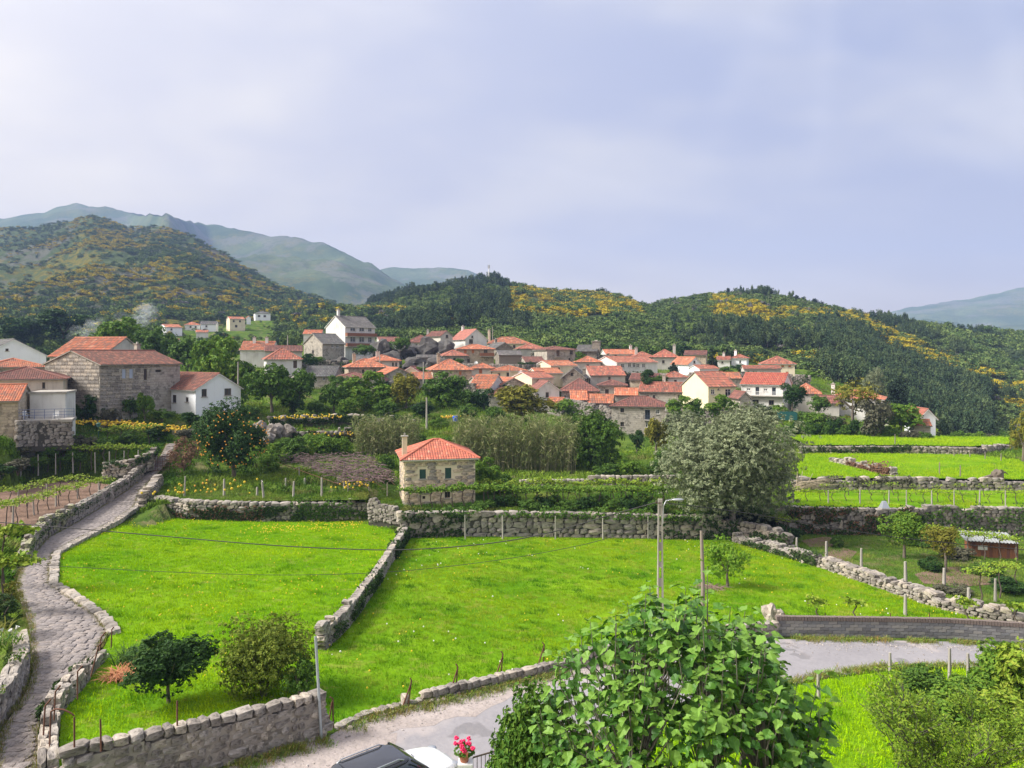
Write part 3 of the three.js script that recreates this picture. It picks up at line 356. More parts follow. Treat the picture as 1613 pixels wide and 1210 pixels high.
// ---------- plants ----------
const GREENS = {
  bright: [[0.13, 0.24, 0.022], [0.085, 0.19, 0.02], [0.20, 0.29, 0.03]], lime: [[0.24, 0.34, 0.03], [0.17, 0.29, 0.025], [0.32, 0.38, 0.05]], mid: [[0.085, 0.175, 0.022], [0.058, 0.125, 0.02], [0.13, 0.22, 0.03]],
  dark: [[0.036, 0.092, 0.018], [0.026, 0.065, 0.014], [0.065, 0.14, 0.024]], olive: [[0.20, 0.235, 0.135], [0.14, 0.17, 0.10], [0.31, 0.335, 0.205]], yellow: [[0.22, 0.22, 0.03], [0.15, 0.17, 0.025], [0.30, 0.27, 0.04]],
  conifer: [[0.026, 0.05, 0.028], [0.018, 0.038, 0.022], [0.042, 0.072, 0.036]], dry: [[0.22, 0.12, 0.075], [0.15, 0.085, 0.055], [0.30, 0.18, 0.11]], gorse: [[0.50, 0.33, 0.02], [0.36, 0.26, 0.02], [0.10, 0.13, 0.03]], grey: [[0.13, 0.13, 0.085], [0.095, 0.10, 0.06], [0.19, 0.18, 0.12]], ivy: [[0.04, 0.085, 0.018], [0.03, 0.06, 0.015], [0.07, 0.12, 0.025]],
  rustfrond: [[0.40, 0.15, 0.06], [0.28, 0.10, 0.05], [0.48, 0.24, 0.12]], weed: [[0.10, 0.17, 0.03], [0.06, 0.12, 0.02], [0.19, 0.21, 0.06]], fig: [[0.09, 0.20, 0.035], [0.055, 0.145, 0.028], [0.16, 0.29, 0.055]] };
class Leaves { // collects small folded leaves into one geometry
  constructor(R, pal) { this.p = []; this.c = []; this.R = R; this.pal = pal; }
  add(x, y, z, nx, ny, nz, len, wid, spread = 1) {
    const R = this.R; let ax = nx + (R() - 0.5) * 2 * spread, ay = ny + (R() - 0.5) * 2 * spread, az = nz + (R() - 0.5) * 2 * spread; let l = Math.hypot(ax, ay, az) || 1; ax /= l; ay /= l; az /= l;
    let bx = R() - 0.5, by = R() - 0.5, bz = R() - 0.5; const dt = bx * ax + by * ay + bz * az; bx -= dt * ax; by -= dt * ay; bz -= dt * az; l = Math.hypot(bx, by, bz) || 1; bx /= l; by /= l; bz /= l;
    const cx = ay * bz - az * by, cy = az * bx - ax * bz, cz = ax * by - ay * bx, L = len * (0.7 + 0.6 * R()), h = L / 2, w = wid * L / len / 2, f = w * 0.35;
    const P = this.p; // base, right, tip, left, folded along the midrib
    const b0 = x - bx * h, b1 = y - by * h, b2 = z - bz * h, t0 = x + bx * h - ax * f, t1 = y + by * h - ay * f, t2 = z + bz * h - az * f;
    const r0 = x + cx * w + ax * f, r1 = y + cy * w + ay * f, r2 = z + cz * w + az * f, l0 = x - cx * w + ax * f, l1 = y - cy * w + ay * f, l2 = z - cz * w + az * f;
    P.push(b0, b1, b2, r0, r1, r2, t0, t1, t2, b0, b1, b2, t0, t1, t2, l0, l1, l2);
    const q = R(), k = q < 0.55 ? mixc(this.pal[0], this.pal[1], R()) : mixc(this.pal[0], this.pal[2], R()); for (let i = 0; i < 6; i++) this.c.push(k[0], k[1], k[2]);
  }
  get geo() { const g = new THREE.BufferGeometry(); g.setAttribute('position', new THREE.Float32BufferAttribute(this.p, 3)); g.setAttribute('color', new THREE.Float32BufferAttribute(this.c, 3)); g.computeVertexNormals(); return g; }
}
function dirRand(R) { const z = R() * 2 - 1, a = R() * 6.2832, s = Math.sqrt(1 - z * z); return [s * Math.cos(a), z, s * Math.sin(a)]; }
// a crown in the unit box (radius 1, height 0..2): lobes of leaf clumps with gaps between them
function crown(seed, n, size, pal, { lobes = 13, narrow = 0, cone = 0, open = 0, long = 1.7 } = {}) {
  const R = rng(seed), L = new Leaves(R, pal), lb = [];
  for (let i = 0; i < lobes; i++) { const [a, b, c] = dirRand(R), rr = Math.cbrt(R()) * 0.78, y = 1 + b * rr * 0.95, tap = cone ? clamp(1.25 - y * 0.62, 0.12, 1) : 1; lb.push([a * rr * tap, y, c * rr * tap, (0.30 + 0.26 * R()) * (cone ? tap * 1.1 : 1)]); }
  const per = Math.ceil(n / 7);
  for (let i = 0; i < per; i++) { const q = lb[Math.floor(R() * lobes)], [a, b, c] = dirRand(R), up = b < -0.3 && R() < 0.6 ? -b : b, rr = q[3] * (open ? Math.cbrt(R()) : 0.72 + 0.38 * R() * R());
    const x = q[0] + a * rr, y = q[1] + up * rr, z = q[2] + c * rr; for (let k = 0; k < 7; k++) L.add(x + (R() - 0.5) * size * 2.2, y + (R() - 0.5) * size * 1.8, z + (R() - 0.5) * size * 2.2, a, up + 0.35, c, size * long, size, 0.75); }
  return L.geo;
}
const crowns = new Map();
function crownOf(sp, variant) { const k = sp + variant; if (!crowns.has(k)) { const s = 5000 + crowns.size * 31; crowns.set(k,
    sp === 'conifer' ? crown(s, 2600, 0.085, GREENS.conifer, { lobes: 24, cone: 1 }) : sp === 'euc' ? crown(s, 2600, 0.085, GREENS.conifer, { lobes: 18 }) : sp === 'olive' ? crown(s, 4000, 0.065, GREENS.olive, { lobes: 20 }) : sp === 'sparse' ? crown(s, 1500, 0.065, GREENS.yellow, { lobes: 14, open: 1 }) : sp === 'sparsegreen' ? crown(s, 800, 0.07, GREENS.bright, { lobes: 12, open: 1 }) : crown(s, 3600, 0.085, GREENS[sp] || GREENS.mid, { lobes: 14 })); }
  return crowns.get(k); }
function trunkGeo(R, h, r, top, spreadR) {
  const gs = [], lean = (R() - 0.5) * 0.12 * h, pts = [0, 0.3, 0.65, 1].map(t => V(lean * t + (R() - 0.5) * r * 0.6 * (t > 0), t * h - 0.25 * (t === 0), (R() - 0.5) * r * 0.6 * (t > 0)));
  gs.push(tube(pts, [r * 1.25, r, r * 0.85, r * 0.7], 6)); const e = pts[3];
  for (let i = 0; i < 5; i++) { const a = i * 1.26 + R(), m = spreadR * (0.35 + 0.3 * R()), q = [e.clone(), V(e.x + Math.cos(a) * m * 0.45, e.y + top * 0.28, e.z + Math.sin(a) * m * 0.45), V(e.x + Math.cos(a) * m, e.y + top * (0.5 + 0.3 * R()), e.z + Math.sin(a) * m)]; gs.push(tube(q, [r * 0.55, r * 0.34, r * 0.1], 5)); }
  return merge(gs);
}
let treeSeed = 1;
function tree(name, label, px, base, d, wpx, hpx, sp, { tr = 0.18, cat = 'tree', group, bark = M.bark, geo, mat = M.leaf, pos, lean = 0 } = {}) {
  const R = rng(9000 + 17 * treeSeed++), k = d / F, w = wpx * k, h = hpx * k, th = h * tr, root = thing(name, label, cat, pos || at(px, base, d), 0, group);
  if (tr > 0.02) part('trunk', trunkGeo(R, th + (h - th) * 0.2, Math.max(0.05, h * 0.03), (h - th) * 0.6, w / 2), bark, root);
  else part('stem', merge([0, 1, 2].map(i => tube([V(0, -0.3, 0), V(Math.cos(i * 2) * w * 0.08, h * 0.3, Math.sin(i * 2) * w * 0.08), V(Math.cos(i * 2) * w * 0.2, h * 0.6, Math.sin(i * 2) * w * 0.2)], [0.07, 0.05, 0.02], 5))), bark, root);
  const c = part('crown', geo || crownOf(sp, Math.floor(R() * 3)), mat, root); c.userData.kind = 'stuff'; c.position.y = th * (tr > 0.02 ? 0.95 : 1) - (tr > 0.02 ? 0 : 0.1 * h); c.rotation.y = R() * 6.28; c.scale.set(w / 2, (h - th) / 1.9, w / 2 * (0.85 + 0.3 * R()));
  return root;
}
function bush(label, px, base, d, wpx, hpx, sp, group, name = 'shrub') { return tree(name, label, px, base, d, wpx, hpx, sp, { tr: 0.0, cat: 'shrub', group }); }
// instanced tufts
function tuftGeo(seed, n, h, r, w) { const R = rng(seed), p = []; for (let i = 0; i < n; i++) { const a = R() * 6.28, q = r * Math.sqrt(R()), x = Math.cos(a) * q, z = Math.sin(a) * q, b = R() * 6.28, hh = h * (0.55 + 0.6 * R()), ww = w * (0.7 + 0.6 * R()), dx = Math.cos(b) * ww, dz = Math.sin(b) * ww, c = R() * 6.28, lx = Math.cos(c) * hh * 0.5, lz = Math.sin(c) * hh * 0.5;
    p.push(x - dx, -0.02, z - dz, x + dx, -0.02, z + dz, x + lx * 0.4, hh * 0.65, z + lz * 0.4, x + dx * 0.7 + lx * 0.35, hh * 0.6, z + dz * 0.7 + lz * 0.35, x - dx * 0.7 + lx * 0.35, hh * 0.6, z - dz * 0.7 + lz * 0.35, x + lx, hh * 0.92, z + lz); }
  const g = new THREE.BufferGeometry(); g.setAttribute('position', new THREE.Float32BufferAttribute(p, 3)); g.computeVertexNormals(); return g; }
function scatter(name, label, cat, geo, mat, list, parent) { // list: {p, s, r, c}
  const m = new THREE.InstancedMesh(geo, mat, list.length), q = new THREE.Object3D(), c = new THREE.Color(); m.name = numbered(name); m.castShadow = m.receiveShadow = true;
  list.forEach((e, i) => { q.position.copy(e.p); q.rotation.set(e.tx || 0, e.r || 0, e.tz || 0); if (e.sv) q.scale.copy(e.sv); else q.scale.setScalar(e.s); q.updateMatrix(); m.setMatrixAt(i, q.matrix); m.setColorAt(i, c.setRGB(e.c[0], e.c[1], e.c[2])); });
  m.userData = { kind: 'stuff', label, category: cat }; (parent || scene).add(m); return m;
}
// rough stones shared by all walls
const stoneGeos = Array.from({ length: 8 }, (_, k) => { const R = rng(300 + k), g = new THREE.BoxGeometry(1, 1, 1, 2, 2, 2), p = g.attributes.position, key = new Map();
  for (let i = 0; i < p.count; i++) { const id = [p.getX(i), p.getY(i), p.getZ(i)].map(x => Math.round(x * 2)).join(); if (!key.has(id)) { const v = V(p.getX(i), p.getY(i), p.getZ(i)), nz = (Math.abs(v.x) > 0.4) + (Math.abs(v.y) > 0.4) + (Math.abs(v.z) > 0.4); v.multiplyScalar(nz === 3 ? 0.70 + 0.2 * R() : nz === 2 ? 0.86 + 0.14 * R() : 0.98 + 0.1 * R()); v.x += (R() - 0.5) * 0.2; v.y += (R() - 0.5) * 0.22; v.z += (R() - 0.5) * 0.12; key.set(id, v); } const v = key.get(id); p.setXYZ(i, v.x, v.y, v.z); }
  const c = toCreasedNormals(g, 0.6); return boxUV(c); });
function polyWalk(pts) { const seg = [0]; for (let i = 1; i < pts.length; i++) seg.push(seg[i - 1] + Math.hypot(pts[i].x - pts[i - 1].x, pts[i].z - pts[i - 1].z)); const len = seg[seg.length - 1];
  return { len, get(s) { s = clamp(s, 0, len); let i = 0; while (i < pts.length - 2 && seg[i + 1] < s) i++; const t = (s - seg[i]) / (seg[i + 1] - seg[i] || 1), a = pts[i], b = pts[i + 1], L = Math.hypot(b.x - a.x, b.z - a.z) || 1; return { p: a.clone().lerp(b, t), tx: (b.x - a.x) / L, tz: (b.z - a.z) / L, t, i }; } }; }
// dry-stone wall along base points; hs = height at each point (or one); stones span the wall's thickness
function stoneWall(name, label, base, hs, { th = 0.6, sw = 0.7, sh = 0.4, mats = [M.rock, M.rock2, M.rock3, M.rock], seed = 1, group, ragged = 0.25, cap = 0, core = M.joint, ivy, limit = 300, cat = 'wall', tight = 0.03, coreF = 0.72, twin = 0 } = {}) {
  const R = rng(700 + seed), w = polyWalk(base), root = thing(name, label, cat, null, 0, group), hat = s => { if (!Array.isArray(hs)) return hs; const q = w.get(s); return lerp(hs[q.i], hs[Math.min(hs.length - 1, q.i + 1)], q.t); };
  const cg = []; const ns = Math.max(2, Math.ceil(w.len / 2)); for (let i = 0; i < ns; i++) { const s0 = i * w.len / ns, s1 = (i + 1) * w.len / ns, a = w.get(s0).p, b = w.get(s1).p, L = Math.hypot(b.x - a.x, b.z - a.z), h = Math.max(0.05, Math.min(hat(s0), hat(s1)) - sh * 0.7) + 0.6; const g = box(L + 0.05, h, th * coreF); g.rotateY(Math.atan2(-(b.z - a.z), b.x - a.x)); g.translate((a.x + b.x) / 2, Math.min(a.y, b.y) - 0.6 + h / 2, (a.z + b.z) / 2); cg.push(boxUV(g)); }
  part('core', merge(cg), core, root);
  let count = 0; const rest = []; const q4 = new THREE.Quaternion(), e = new THREE.Euler();
  const hmax = Math.max(...(Array.isArray(hs) ? hs : [hs])) + ragged * 0.5, all = [];
  for (let y = -0.1, row = 0; y < hmax; row++) { const ch = sh * (0.75 + 0.5 * R()); let s = -R() * sw * 0.5; while (s < w.len) { const l = sw * (0.4 + 1.25 * R() * R() + 0.25 * R()), q = w.get(s + l / 2); if (y + ch * 0.6 < hat(s + l / 2) + (R() - 0.5) * ragged) { const o = { q, y: y + ch / 2, l, ch, top: y + ch * 1.6 > hat(s + l / 2), o: 0, f: 1 }; if (twin) { const f = 0.4 + 0.2 * R(); all.push({ ...o, o: -(1 - f) / 2, f }, { ...o, y: o.y + (R() - 0.5) * 0.06, q: w.get(s + l / 2 + (R() - 0.5) * l * 0.5), o: f / 2, f: 1 - f }); } else all.push(o); } s += l; } y += ch; }
  const near = a => a.q.p.x ** 2 + a.q.p.z ** 2; if (all.length > limit) all.sort((a, b) => near(a) - near(b));
  for (const a of all) { const g = stoneGeos[Math.floor(R() * 8)], mt = mats[Math.floor(R() * mats.length)], l = a.l - tight + (a.top ? 0.04 : 0); const ry = Math.atan2(-a.q.tz, a.q.tx) + (R() - 0.5) * 0.16, off = (R() - 0.5) * 0.12 * th + a.o * th; const px = a.q.p.x - a.q.tz * off, pz = a.q.p.z + a.q.tx * off, py = a.q.p.y + a.y, sx = l * 1.06, sy = (a.ch - tight) * (1.0 + 0.3 * R()), sz = th * a.f * (0.94 + 0.2 * R()), rz = (R() - 0.5) * 0.3;
    if (count < limit) { const m = part('stone', g, mt, root); m.position.set(px, py, pz); m.rotation.set((R() - 0.5) * 0.1, ry, rz); m.scale.set(sx, sy, sz); count++; }
    else { const c = g.clone(); c.applyMatrix4(new THREE.Matrix4().compose(V(px, py, pz), q4.setFromEuler(e.set(0, ry, rz)), V(sx, sy, sz))); rest.push(c); } }
  if (rest.length) part('small_stones', merge(rest), M.rock, root).userData.kind = 'stuff';
  for (const iv of ivy || []) ivyOn(root, w, hat, th, iv, R);
  return root;
}
function ivyOn(root, w, hat, th, { s0 = 0, s1 = 1, n = 600, pal = 'ivy', size = 0.13, side = 1, over = 0.25, low = 0 }, R) {
  const L = new Leaves(R, GREENS[pal]); let c = 0, tries = 0; while (c < n && tries++ < n * 6) { const s = lerp(s0, s1, R()) * w.len, q = w.get(s), v = R(), y = lerp(low, hat(s) + over, v); if (fbm(s * 0.5, y * 1.1, 3, 55) < -0.02 - 0.25 * (1 - v) + 0.12 * R()) continue; const top = y > hat(s), off = top ? (R() - 0.5) * th * 1.4 : side * (th / 2 + 0.05 + 0.16 * R()); L.add(q.p.x - q.tz * off, q.p.y + y, q.p.z + q.tx * off, -q.tz * side * 0.7, 0.6, q.tx * side * 0.7, size * 1.3, size, 0.7); c++; }
  part('ivy', L.geo, M.leaf, root).userData.kind = 'stuff';
}
// ---------- house builder ----------
const PAL = { orange: [[0.47, 0.155, 0.08], [0.25, 0.12, 0.085], [0.55, 0.28, 0.18]], red: [[0.34, 0.115, 0.075], [0.17, 0.085, 0.065], [0.44, 0.21, 0.14]], red2: [[0.46, 0.115, 0.075], [0.36, 0.09, 0.065], [0.50, 0.16, 0.10]],
  brown: [[0.22, 0.085, 0.065], [0.14, 0.065, 0.055], [0.30, 0.13, 0.10]], old: [[0.21, 0.08, 0.055], [0.09, 0.05, 0.04], [0.30, 0.14, 0.095]], slate: [[0.15, 0.14, 0.135], [0.10, 0.095, 0.095], [0.21, 0.195, 0.185]], pink: [[0.46, 0.17, 0.13], [0.36, 0.14, 0.11], [0.5, 0.22, 0.17]], salmon: [[0.42, 0.13, 0.08], [0.30, 0.095, 0.065], [0.52, 0.26, 0.18]] };
function roofFace(eA, eB, rA, rB, pal, R, pitch, row, out, wear = 0.25) {
  const e = eB.clone().sub(eA), Le = e.length(); e.normalize();
  const q = rA.clone().sub(eA), ua = q.dot(e), s = q.clone().addScaledVector(e, -ua), Ls = s.length(); s.normalize();
  const ub = rB.clone().sub(eA).dot(e), n = e.clone().cross(s).normalize(); if (n.y < 0) n.negate();
  const tt = u => Math.max(0, Math.min(1, ua > 1e-3 ? u / ua : 1, ub < Le - 1e-3 ? (Le - u) / (Le - ub) : 1)) * Ls;
  const nc = Math.max(4, Math.round(Le / pitch)), cw = Le / nc, prof = [[0, 0], [0.22, 0.75], [0.5, 1], [0.78, 0.75], [1, 0]], amp = cw * 0.24;
  const pt = (u, v, hh) => eA.clone().addScaledVector(e, u).addScaledVector(s, v).addScaledVector(n, hh);
  const pushT = (a, b, c, k) => { for (const p of [a, b, c]) { out.p.push(p.x, p.y, p.z); out.c.push(k[0], k[1], k[2]); } };
  for (let c = 0; c < nc; c++) {
    const vmax = Math.max(tt(c * cw), tt((c + 0.5) * cw), tt((c + 1) * cw)), nr = Math.max(1, Math.ceil(vmax / row));
    for (let r = 0; r < nr; r++) {
      const f = R(), k = f < wear ? mixc(pal[0], pal[1], 0.4 + 0.6 * R()) : f > 0.88 ? mixc(pal[0], pal[2], R()) : pal[0].map(x => x * (0.92 + 0.16 * R()));
      for (let i = 0; i < 4; i++) {
        const u0 = (c + prof[i][0]) * cw, u1 = (c + prof[i + 1][0]) * cw, h0 = prof[i][1] * amp, h1 = prof[i + 1][1] * amp, lo = row * 0.06;
        const a0 = Math.min(r * row, tt(u0)), a1 = Math.min(r * row, tt(u1)), b0 = Math.min((r + 1) * row, tt(u0)), b1 = Math.min((r + 1) * row, tt(u1));
        if (b0 - a0 + b1 - a1 < 1e-3) continue;
        const A = pt(u0, a0, h0 + lo), B = pt(u1, a1, h1 + lo), C = pt(u0, b0, h0), D = pt(u1, b1, h1);
        pushT(A, B, C, k); pushT(B, D, C, k);
      }
    }
  }
}
function slab(a, b, c, d, th) { // closed plate under four corners
  const n = b.clone().sub(a).cross(d.clone().sub(a)).normalize(); if (n.y < 0) n.negate();
  const q = [a, b, c, d].map(p => p.clone().addScaledVector(n, -0.015)), w = q.map(p => p.clone().addScaledVector(n, -th)), P = [];
  const quad = (x, y, z, t) => { for (const p of [x, y, z, x, z, t]) P.push(p.x, p.y, p.z); };
  quad(q[0], q[1], q[2], q[3]); quad(w[3], w[2], w[1], w[0]); for (let i = 0; i < 4; i++) quad(w[i], w[(i + 1) % 4], q[(i + 1) % 4], q[i]);
  const g = new THREE.BufferGeometry(); g.setAttribute('position', new THREE.Float32BufferAttribute(P, 3)); g.computeVertexNormals(); return boxUV(g);
}
function wallGeo(w, h, apex, holes, th, found) {
  const s = new THREE.Shape(); s.moveTo(-w / 2, -found); s.lineTo(w / 2, -found); s.lineTo(w / 2, h); if (apex) s.lineTo(0, h + apex); s.lineTo(-w / 2, h); s.closePath();
  for (const [x, y, ww, hh] of holes) { const p = new THREE.Path(); p.moveTo(x - ww / 2, y - hh / 2); p.lineTo(x - ww / 2, y + hh / 2); p.lineTo(x + ww / 2, y + hh / 2); p.lineTo(x + ww / 2, y - hh / 2); p.closePath(); s.holes.push(p); }
  const g = new THREE.ExtrudeGeometry(s, { depth: th, bevelEnabled: false }); g.translate(0, 0, -th); return g;
}
function opening(parent, x, y, z, ry, w, h, kind) {
  const door = 'rb'.includes(kind), o = new THREE.Group(); o.name = door ? 'door' : 'window'; parent.add(o); o.position.set(x, y, z); o.rotation.y = ry;
  const fm = kind === 'w' ? M.frameW : kind === 's' ? M.shutterB : kind === 'o' ? M.shutterO : kind === 'b' ? M.frameB : kind === 'G' ? M.green : M.frameD, t = Math.min(0.09, w * 0.12);
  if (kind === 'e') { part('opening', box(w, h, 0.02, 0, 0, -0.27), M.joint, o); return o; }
  const bars = [box(t, h, 0.07, -w / 2 + t / 2, 0, -0.12), box(t, h, 0.07, w / 2 - t / 2, 0, -0.12), box(w - 2 * t, t, 0.07, 0, h / 2 - t / 2, -0.12), box(w - 2 * t, t, 0.07, 0, -h / 2 + t / 2, -0.12)];
  if ('wkb'.includes(kind) && w > 0.5) bars.push(box(t * 0.8, h - 2 * t, 0.06, 0, 0, -0.115));
  if (kind === 'w' && h > 0.8) bars.push(box((w - 2.8 * t) / 2, t * 0.6, 0.05, -w / 4, h * 0.12, -0.114), box((w - 2.8 * t) / 2, t * 0.6, 0.05, w / 4, h * 0.12, -0.114));
  part('frame', merge(bars), fm, o);
  if ('soGr'.includes(kind)) { const sl = [box(w - 2 * t, h - 2 * t, 0.03, 0, 0, -0.13)]; const n = Math.max(3, Math.round(h / 0.16)); for (let i = 0; i < n; i++) sl.push(box(w - 2.6 * t, 0.05, 0.03, 0, -h / 2 + t + (i + 0.5) * (h - 2 * t) / n, -0.105)); part(kind === 'r' ? 'door_leaf' : 'shutter', merge(sl), fm, o); }
  else part('pane', box(w - 2 * t, h - 2 * t, 0.012, 0, 0, -0.15), kind === 'b' ? M.glass : M.glass, o);
  if (!door) part('sill', box(w + 0.24, 0.1, 0.16, 0, -h / 2 - 0.05, 0.05), M.concrete, o);
  return o;
}
function house(o, i) {
  const R = rng(1000 + i * 77), mid = (o.x[0] + o.x[1]) / 2, ta = (mid - W / 2) / F, yaw = (o.yaw || 0) * Math.PI / 180 - Math.atan(ta), k = o.d / F, kc = k / (Math.cos(yaw) - ta * Math.sin(yaw));
  const Wd = (o.x[1] - o.x[0]) * kc, Hh = (o.base - o.eave) * k, rise = (o.eave - o.ridge) * k, L = o.L, found = 2.5, th = 0.32;
  const root = thing(o.n, o.label, o.n === 'shed' ? 'shed' : o.n === 'ruin' ? 'ruin' : o.n === 'granary' ? 'granary' : 'house', at(mid, o.base, o.d), yaw, o.grp);
  const wm = M[o.wall];
  const fw = (o.win || []).map(([x, y, w, h, kd]) => [(x - mid) * kc, (o.base - y) * k, Math.max(0.3, w * kc), Math.max(0.3, h * k), kd]).filter(q => Math.abs(q[0]) + q[2] / 2 < Wd / 2 - 0.1).map(q => { q[1] = Math.min(q[1], Hh - q[3] / 2 - 0.12 + (o.roof === 'front' ? rise * 0.6 * (1 - Math.abs(q[0]) * 2 / Wd) : 0)); return q; });
  const sw = (o.side || []).map(([u, y, w, h, kd]) => [(u - 0.5) * (L - 0.7), y, w, h, kd]);
  const fg = o.roof === 'front' ? rise : 0, sg = o.roof === 'gable' ? rise : 0, sl = L - 2 * th;
  const gs = [wallGeo(Wd, Hh, fg, fw, th, found), wallGeo(Wd, Hh, fg, [], th, found).rotateY(Math.PI).translate(0, 0, -L),
    wallGeo(sl, Hh, sg * sl / L, sw, th, found).rotateY(-Math.PI / 2).translate(-Wd / 2, 0, -L / 2), wallGeo(sl, Hh, sg * sl / L, [], th, found).rotateY(Math.PI / 2).translate(Wd / 2, 0, -L / 2)];
  const wall = part('wall', boxUV(merge(gs)), wm, root);
  for (const q of fw) opening(root, q[0], q[1], 0, 0, q[2], q[3], q[4]);
  for (const q of sw) opening(root, -Wd / 2, q[1], -L / 2 + q[0], -Math.PI / 2, q[2], q[3], q[4]);
  // roof
  const tv = 0.8 + 0.3 * R(), ov = o.d > 300 ? 0.3 : 0.45, pal = PAL[o.tile].map(c => c.map((x, q) => x * tv * (q ? 1 + 0.25 * (1 - tv) : 1))), faces = [], lines = [];
  if (o.roof === 'flat') { part('roof', boxUV(box(Wd + 0.3, 0.22, L + 0.3, 0, Hh + 0.11, -L / 2)), M.concrete, root); }
  else {
    const y1 = Hh + 0.06, yr = y1 + rise;
    if (o.roof === 'gable') { const sp = rise / (L / 2), ye = y1 - ov * sp; const x = Wd / 2 + 0.22;
      const a = V(-x, ye, ov), b = V(x, ye, ov), c = V(x, yr, -L / 2), d = V(-x, yr, -L / 2), e = V(x, ye, -L - ov), f = V(-x, ye, -L - ov);
      faces.push([a, b, d, c], [e, f, c, d]); lines.push([d, c]); }
    else if (o.roof === 'front') { const sp = rise / (Wd / 2), ye = y1 - ov * sp, x = Wd / 2 + ov;
      const a = V(-x, ye, 0.25), b = V(x, ye, 0.25), c = V(x, ye, -L - 0.25), d = V(-x, ye, -L - 0.25), r0 = V(0, yr, 0.25), r1 = V(0, yr, -L - 0.25);
      faces.push([d, a, r1, r0], [b, c, r0, r1]); lines.push([r0, r1]); }
    else { const m = Math.min(Wd, L) / 2, sp = rise / m, ye = y1 - ov * sp, x = Wd / 2 + ov, z0 = ov, z1 = -L - ov;
      const r0 = Wd >= L ? V(-Wd / 2 + m, yr, -L / 2) : V(0, yr, -m), r1 = Wd >= L ? V(Wd / 2 - m, yr, -L / 2) : V(0, yr, -L + m);
      const a = V(-x, ye, z0), b = V(x, ye, z0), c = V(x, ye, z1), d = V(-x, ye, z1);
      if (Wd >= L) faces.push([a, b, r0, r1], [c, d, r1, r0], [d, a, r0, r0], [b, c, r1, r1]); else faces.push([a, b, r0, r0], [c, d, r1, r1], [d, a, r1, r0], [b, c, r0, r1]);
      lines.push([r0, r1], [a, r0], [b, Wd >= L ? r1 : r0], [c, r1], [d, Wd >= L ? r0 : r1]); }
    const out = { p: [], c: [] }, pitch = o.d < 120 ? 0.26 : o.d < 300 ? 0.36 : 0.8, row = o.d < 120 ? 0.45 : o.d < 300 ? 0.9 : 2;
    for (const f of faces) roofFace(f[0], f[1], f[2], f[3], pal, R, pitch, row, out, o.tile === 'old' || o.tile === 'slate' ? 0.6 : o.tile === 'brown' ? 0.5 : 0.25 + 0.25 * R());
    const g = new THREE.BufferGeometry(); g.setAttribute('position', new THREE.Float32BufferAttribute(out.p, 3)); g.setAttribute('color', new THREE.Float32BufferAttribute(out.c, 3)); g.computeVertexNormals();
    const roof = part('roof', g, M.tile, root);
    part('eaves', merge(faces.map(f => slab(f[0], f[1], f[3], f[2], 0.1))), o.wall === 'white' || o.wall === 'clean' || o.wall === 'cream' ? M.frameW : M.concrete, root);
    const caps = lines.filter(l => l[0].distanceTo(l[1]) > 0.2).map(l => tube([l[0].clone().add(V(0, 0.04, 0)), l[1].clone().add(V(0, 0.04, 0))], 0.13, 6));
    if (caps.length) part('ridge_cap', merge(caps), M['cap_' + o.tile] ||= std(mixc(pal[0], pal[1], 0.25), 0.85), roof);
    for (const [fx, fz, ht, wd = 0.7] of o.chim || []) { const cx = (fx - 0.5) * Wd, cz = -fz * L; const yb = o.roof === 'front' ? yr - Math.abs(cx) / (Wd / 2) * rise : yr - Math.abs(cz + L / 2) / (L / 2) * rise;
      const ch = part('chimney', boxUV(merge([box(wd, ht + 1.6, wd * 0.9, cx, yb + ht / 2 - 0.6, cz)])), wm, roof); part('chimney_cap', merge([box(wd + 0.24, 0.1, wd + 0.16, cx, yb + ht + 0.25, cz), box(wd * 0.35, 0.28, wd * 0.35, cx, yb + ht + 0.44, cz)]), M.concrete, roof); }
  }
  for (const [x0, x1, py, hp, mt, solid] of o.balc || []) {
    const bw = (x1 - x0) * kc, bx = ((x0 + x1) / 2 - mid) * kc, by = (o.base - py) * k, bh = Math.max(0.85, hp * k), dp = 1.1, b = new THREE.Group(); b.name = 'balcony'; root.add(b);
    part('slab', boxUV(box(bw, 0.16, dp, bx, by - 0.08, dp / 2 + 0.002)), M.concrete, b);
    const gs2 = []; if (solid) gs2.push(box(bw, bh, 0.07, bx, by + bh / 2 + 0.003, dp - 0.04), box(0.07, bh, dp - 0.09, bx - bw / 2 + 0.04, by + bh / 2 + 0.003, dp / 2 - 0.04), box(0.07, bh, dp - 0.09, bx + bw / 2 - 0.04, by + bh / 2 + 0.003, dp / 2 - 0.04));
    else { gs2.push(box(bw, 0.05, 0.05, bx, by + bh, dp - 0.05), box(bw, 0.04, 0.04, bx, by + 0.1, dp - 0.05)); const nb = Math.round(bw / 0.16); for (let q = 0; q <= nb; q++) gs2.push(box(0.03, bh - 0.16, 0.03, bx - bw / 2 + 0.02 + q * (bw - 0.04) / nb, by + 0.12 + (bh - 0.16) / 2, dp - 0.05)); }
    part('railing', merge(gs2), M[mt], b);
  }
  if (o.planks) { const n = Math.round(Wd / 0.32); for (let q = 0; q < n; q++) part('plank', box(Wd / n - 0.04, Hh * 0.8, 0.05, -Wd / 2 + (q + 0.5) * Wd / n, Hh * 0.52, 0.03), M.wood, root); }
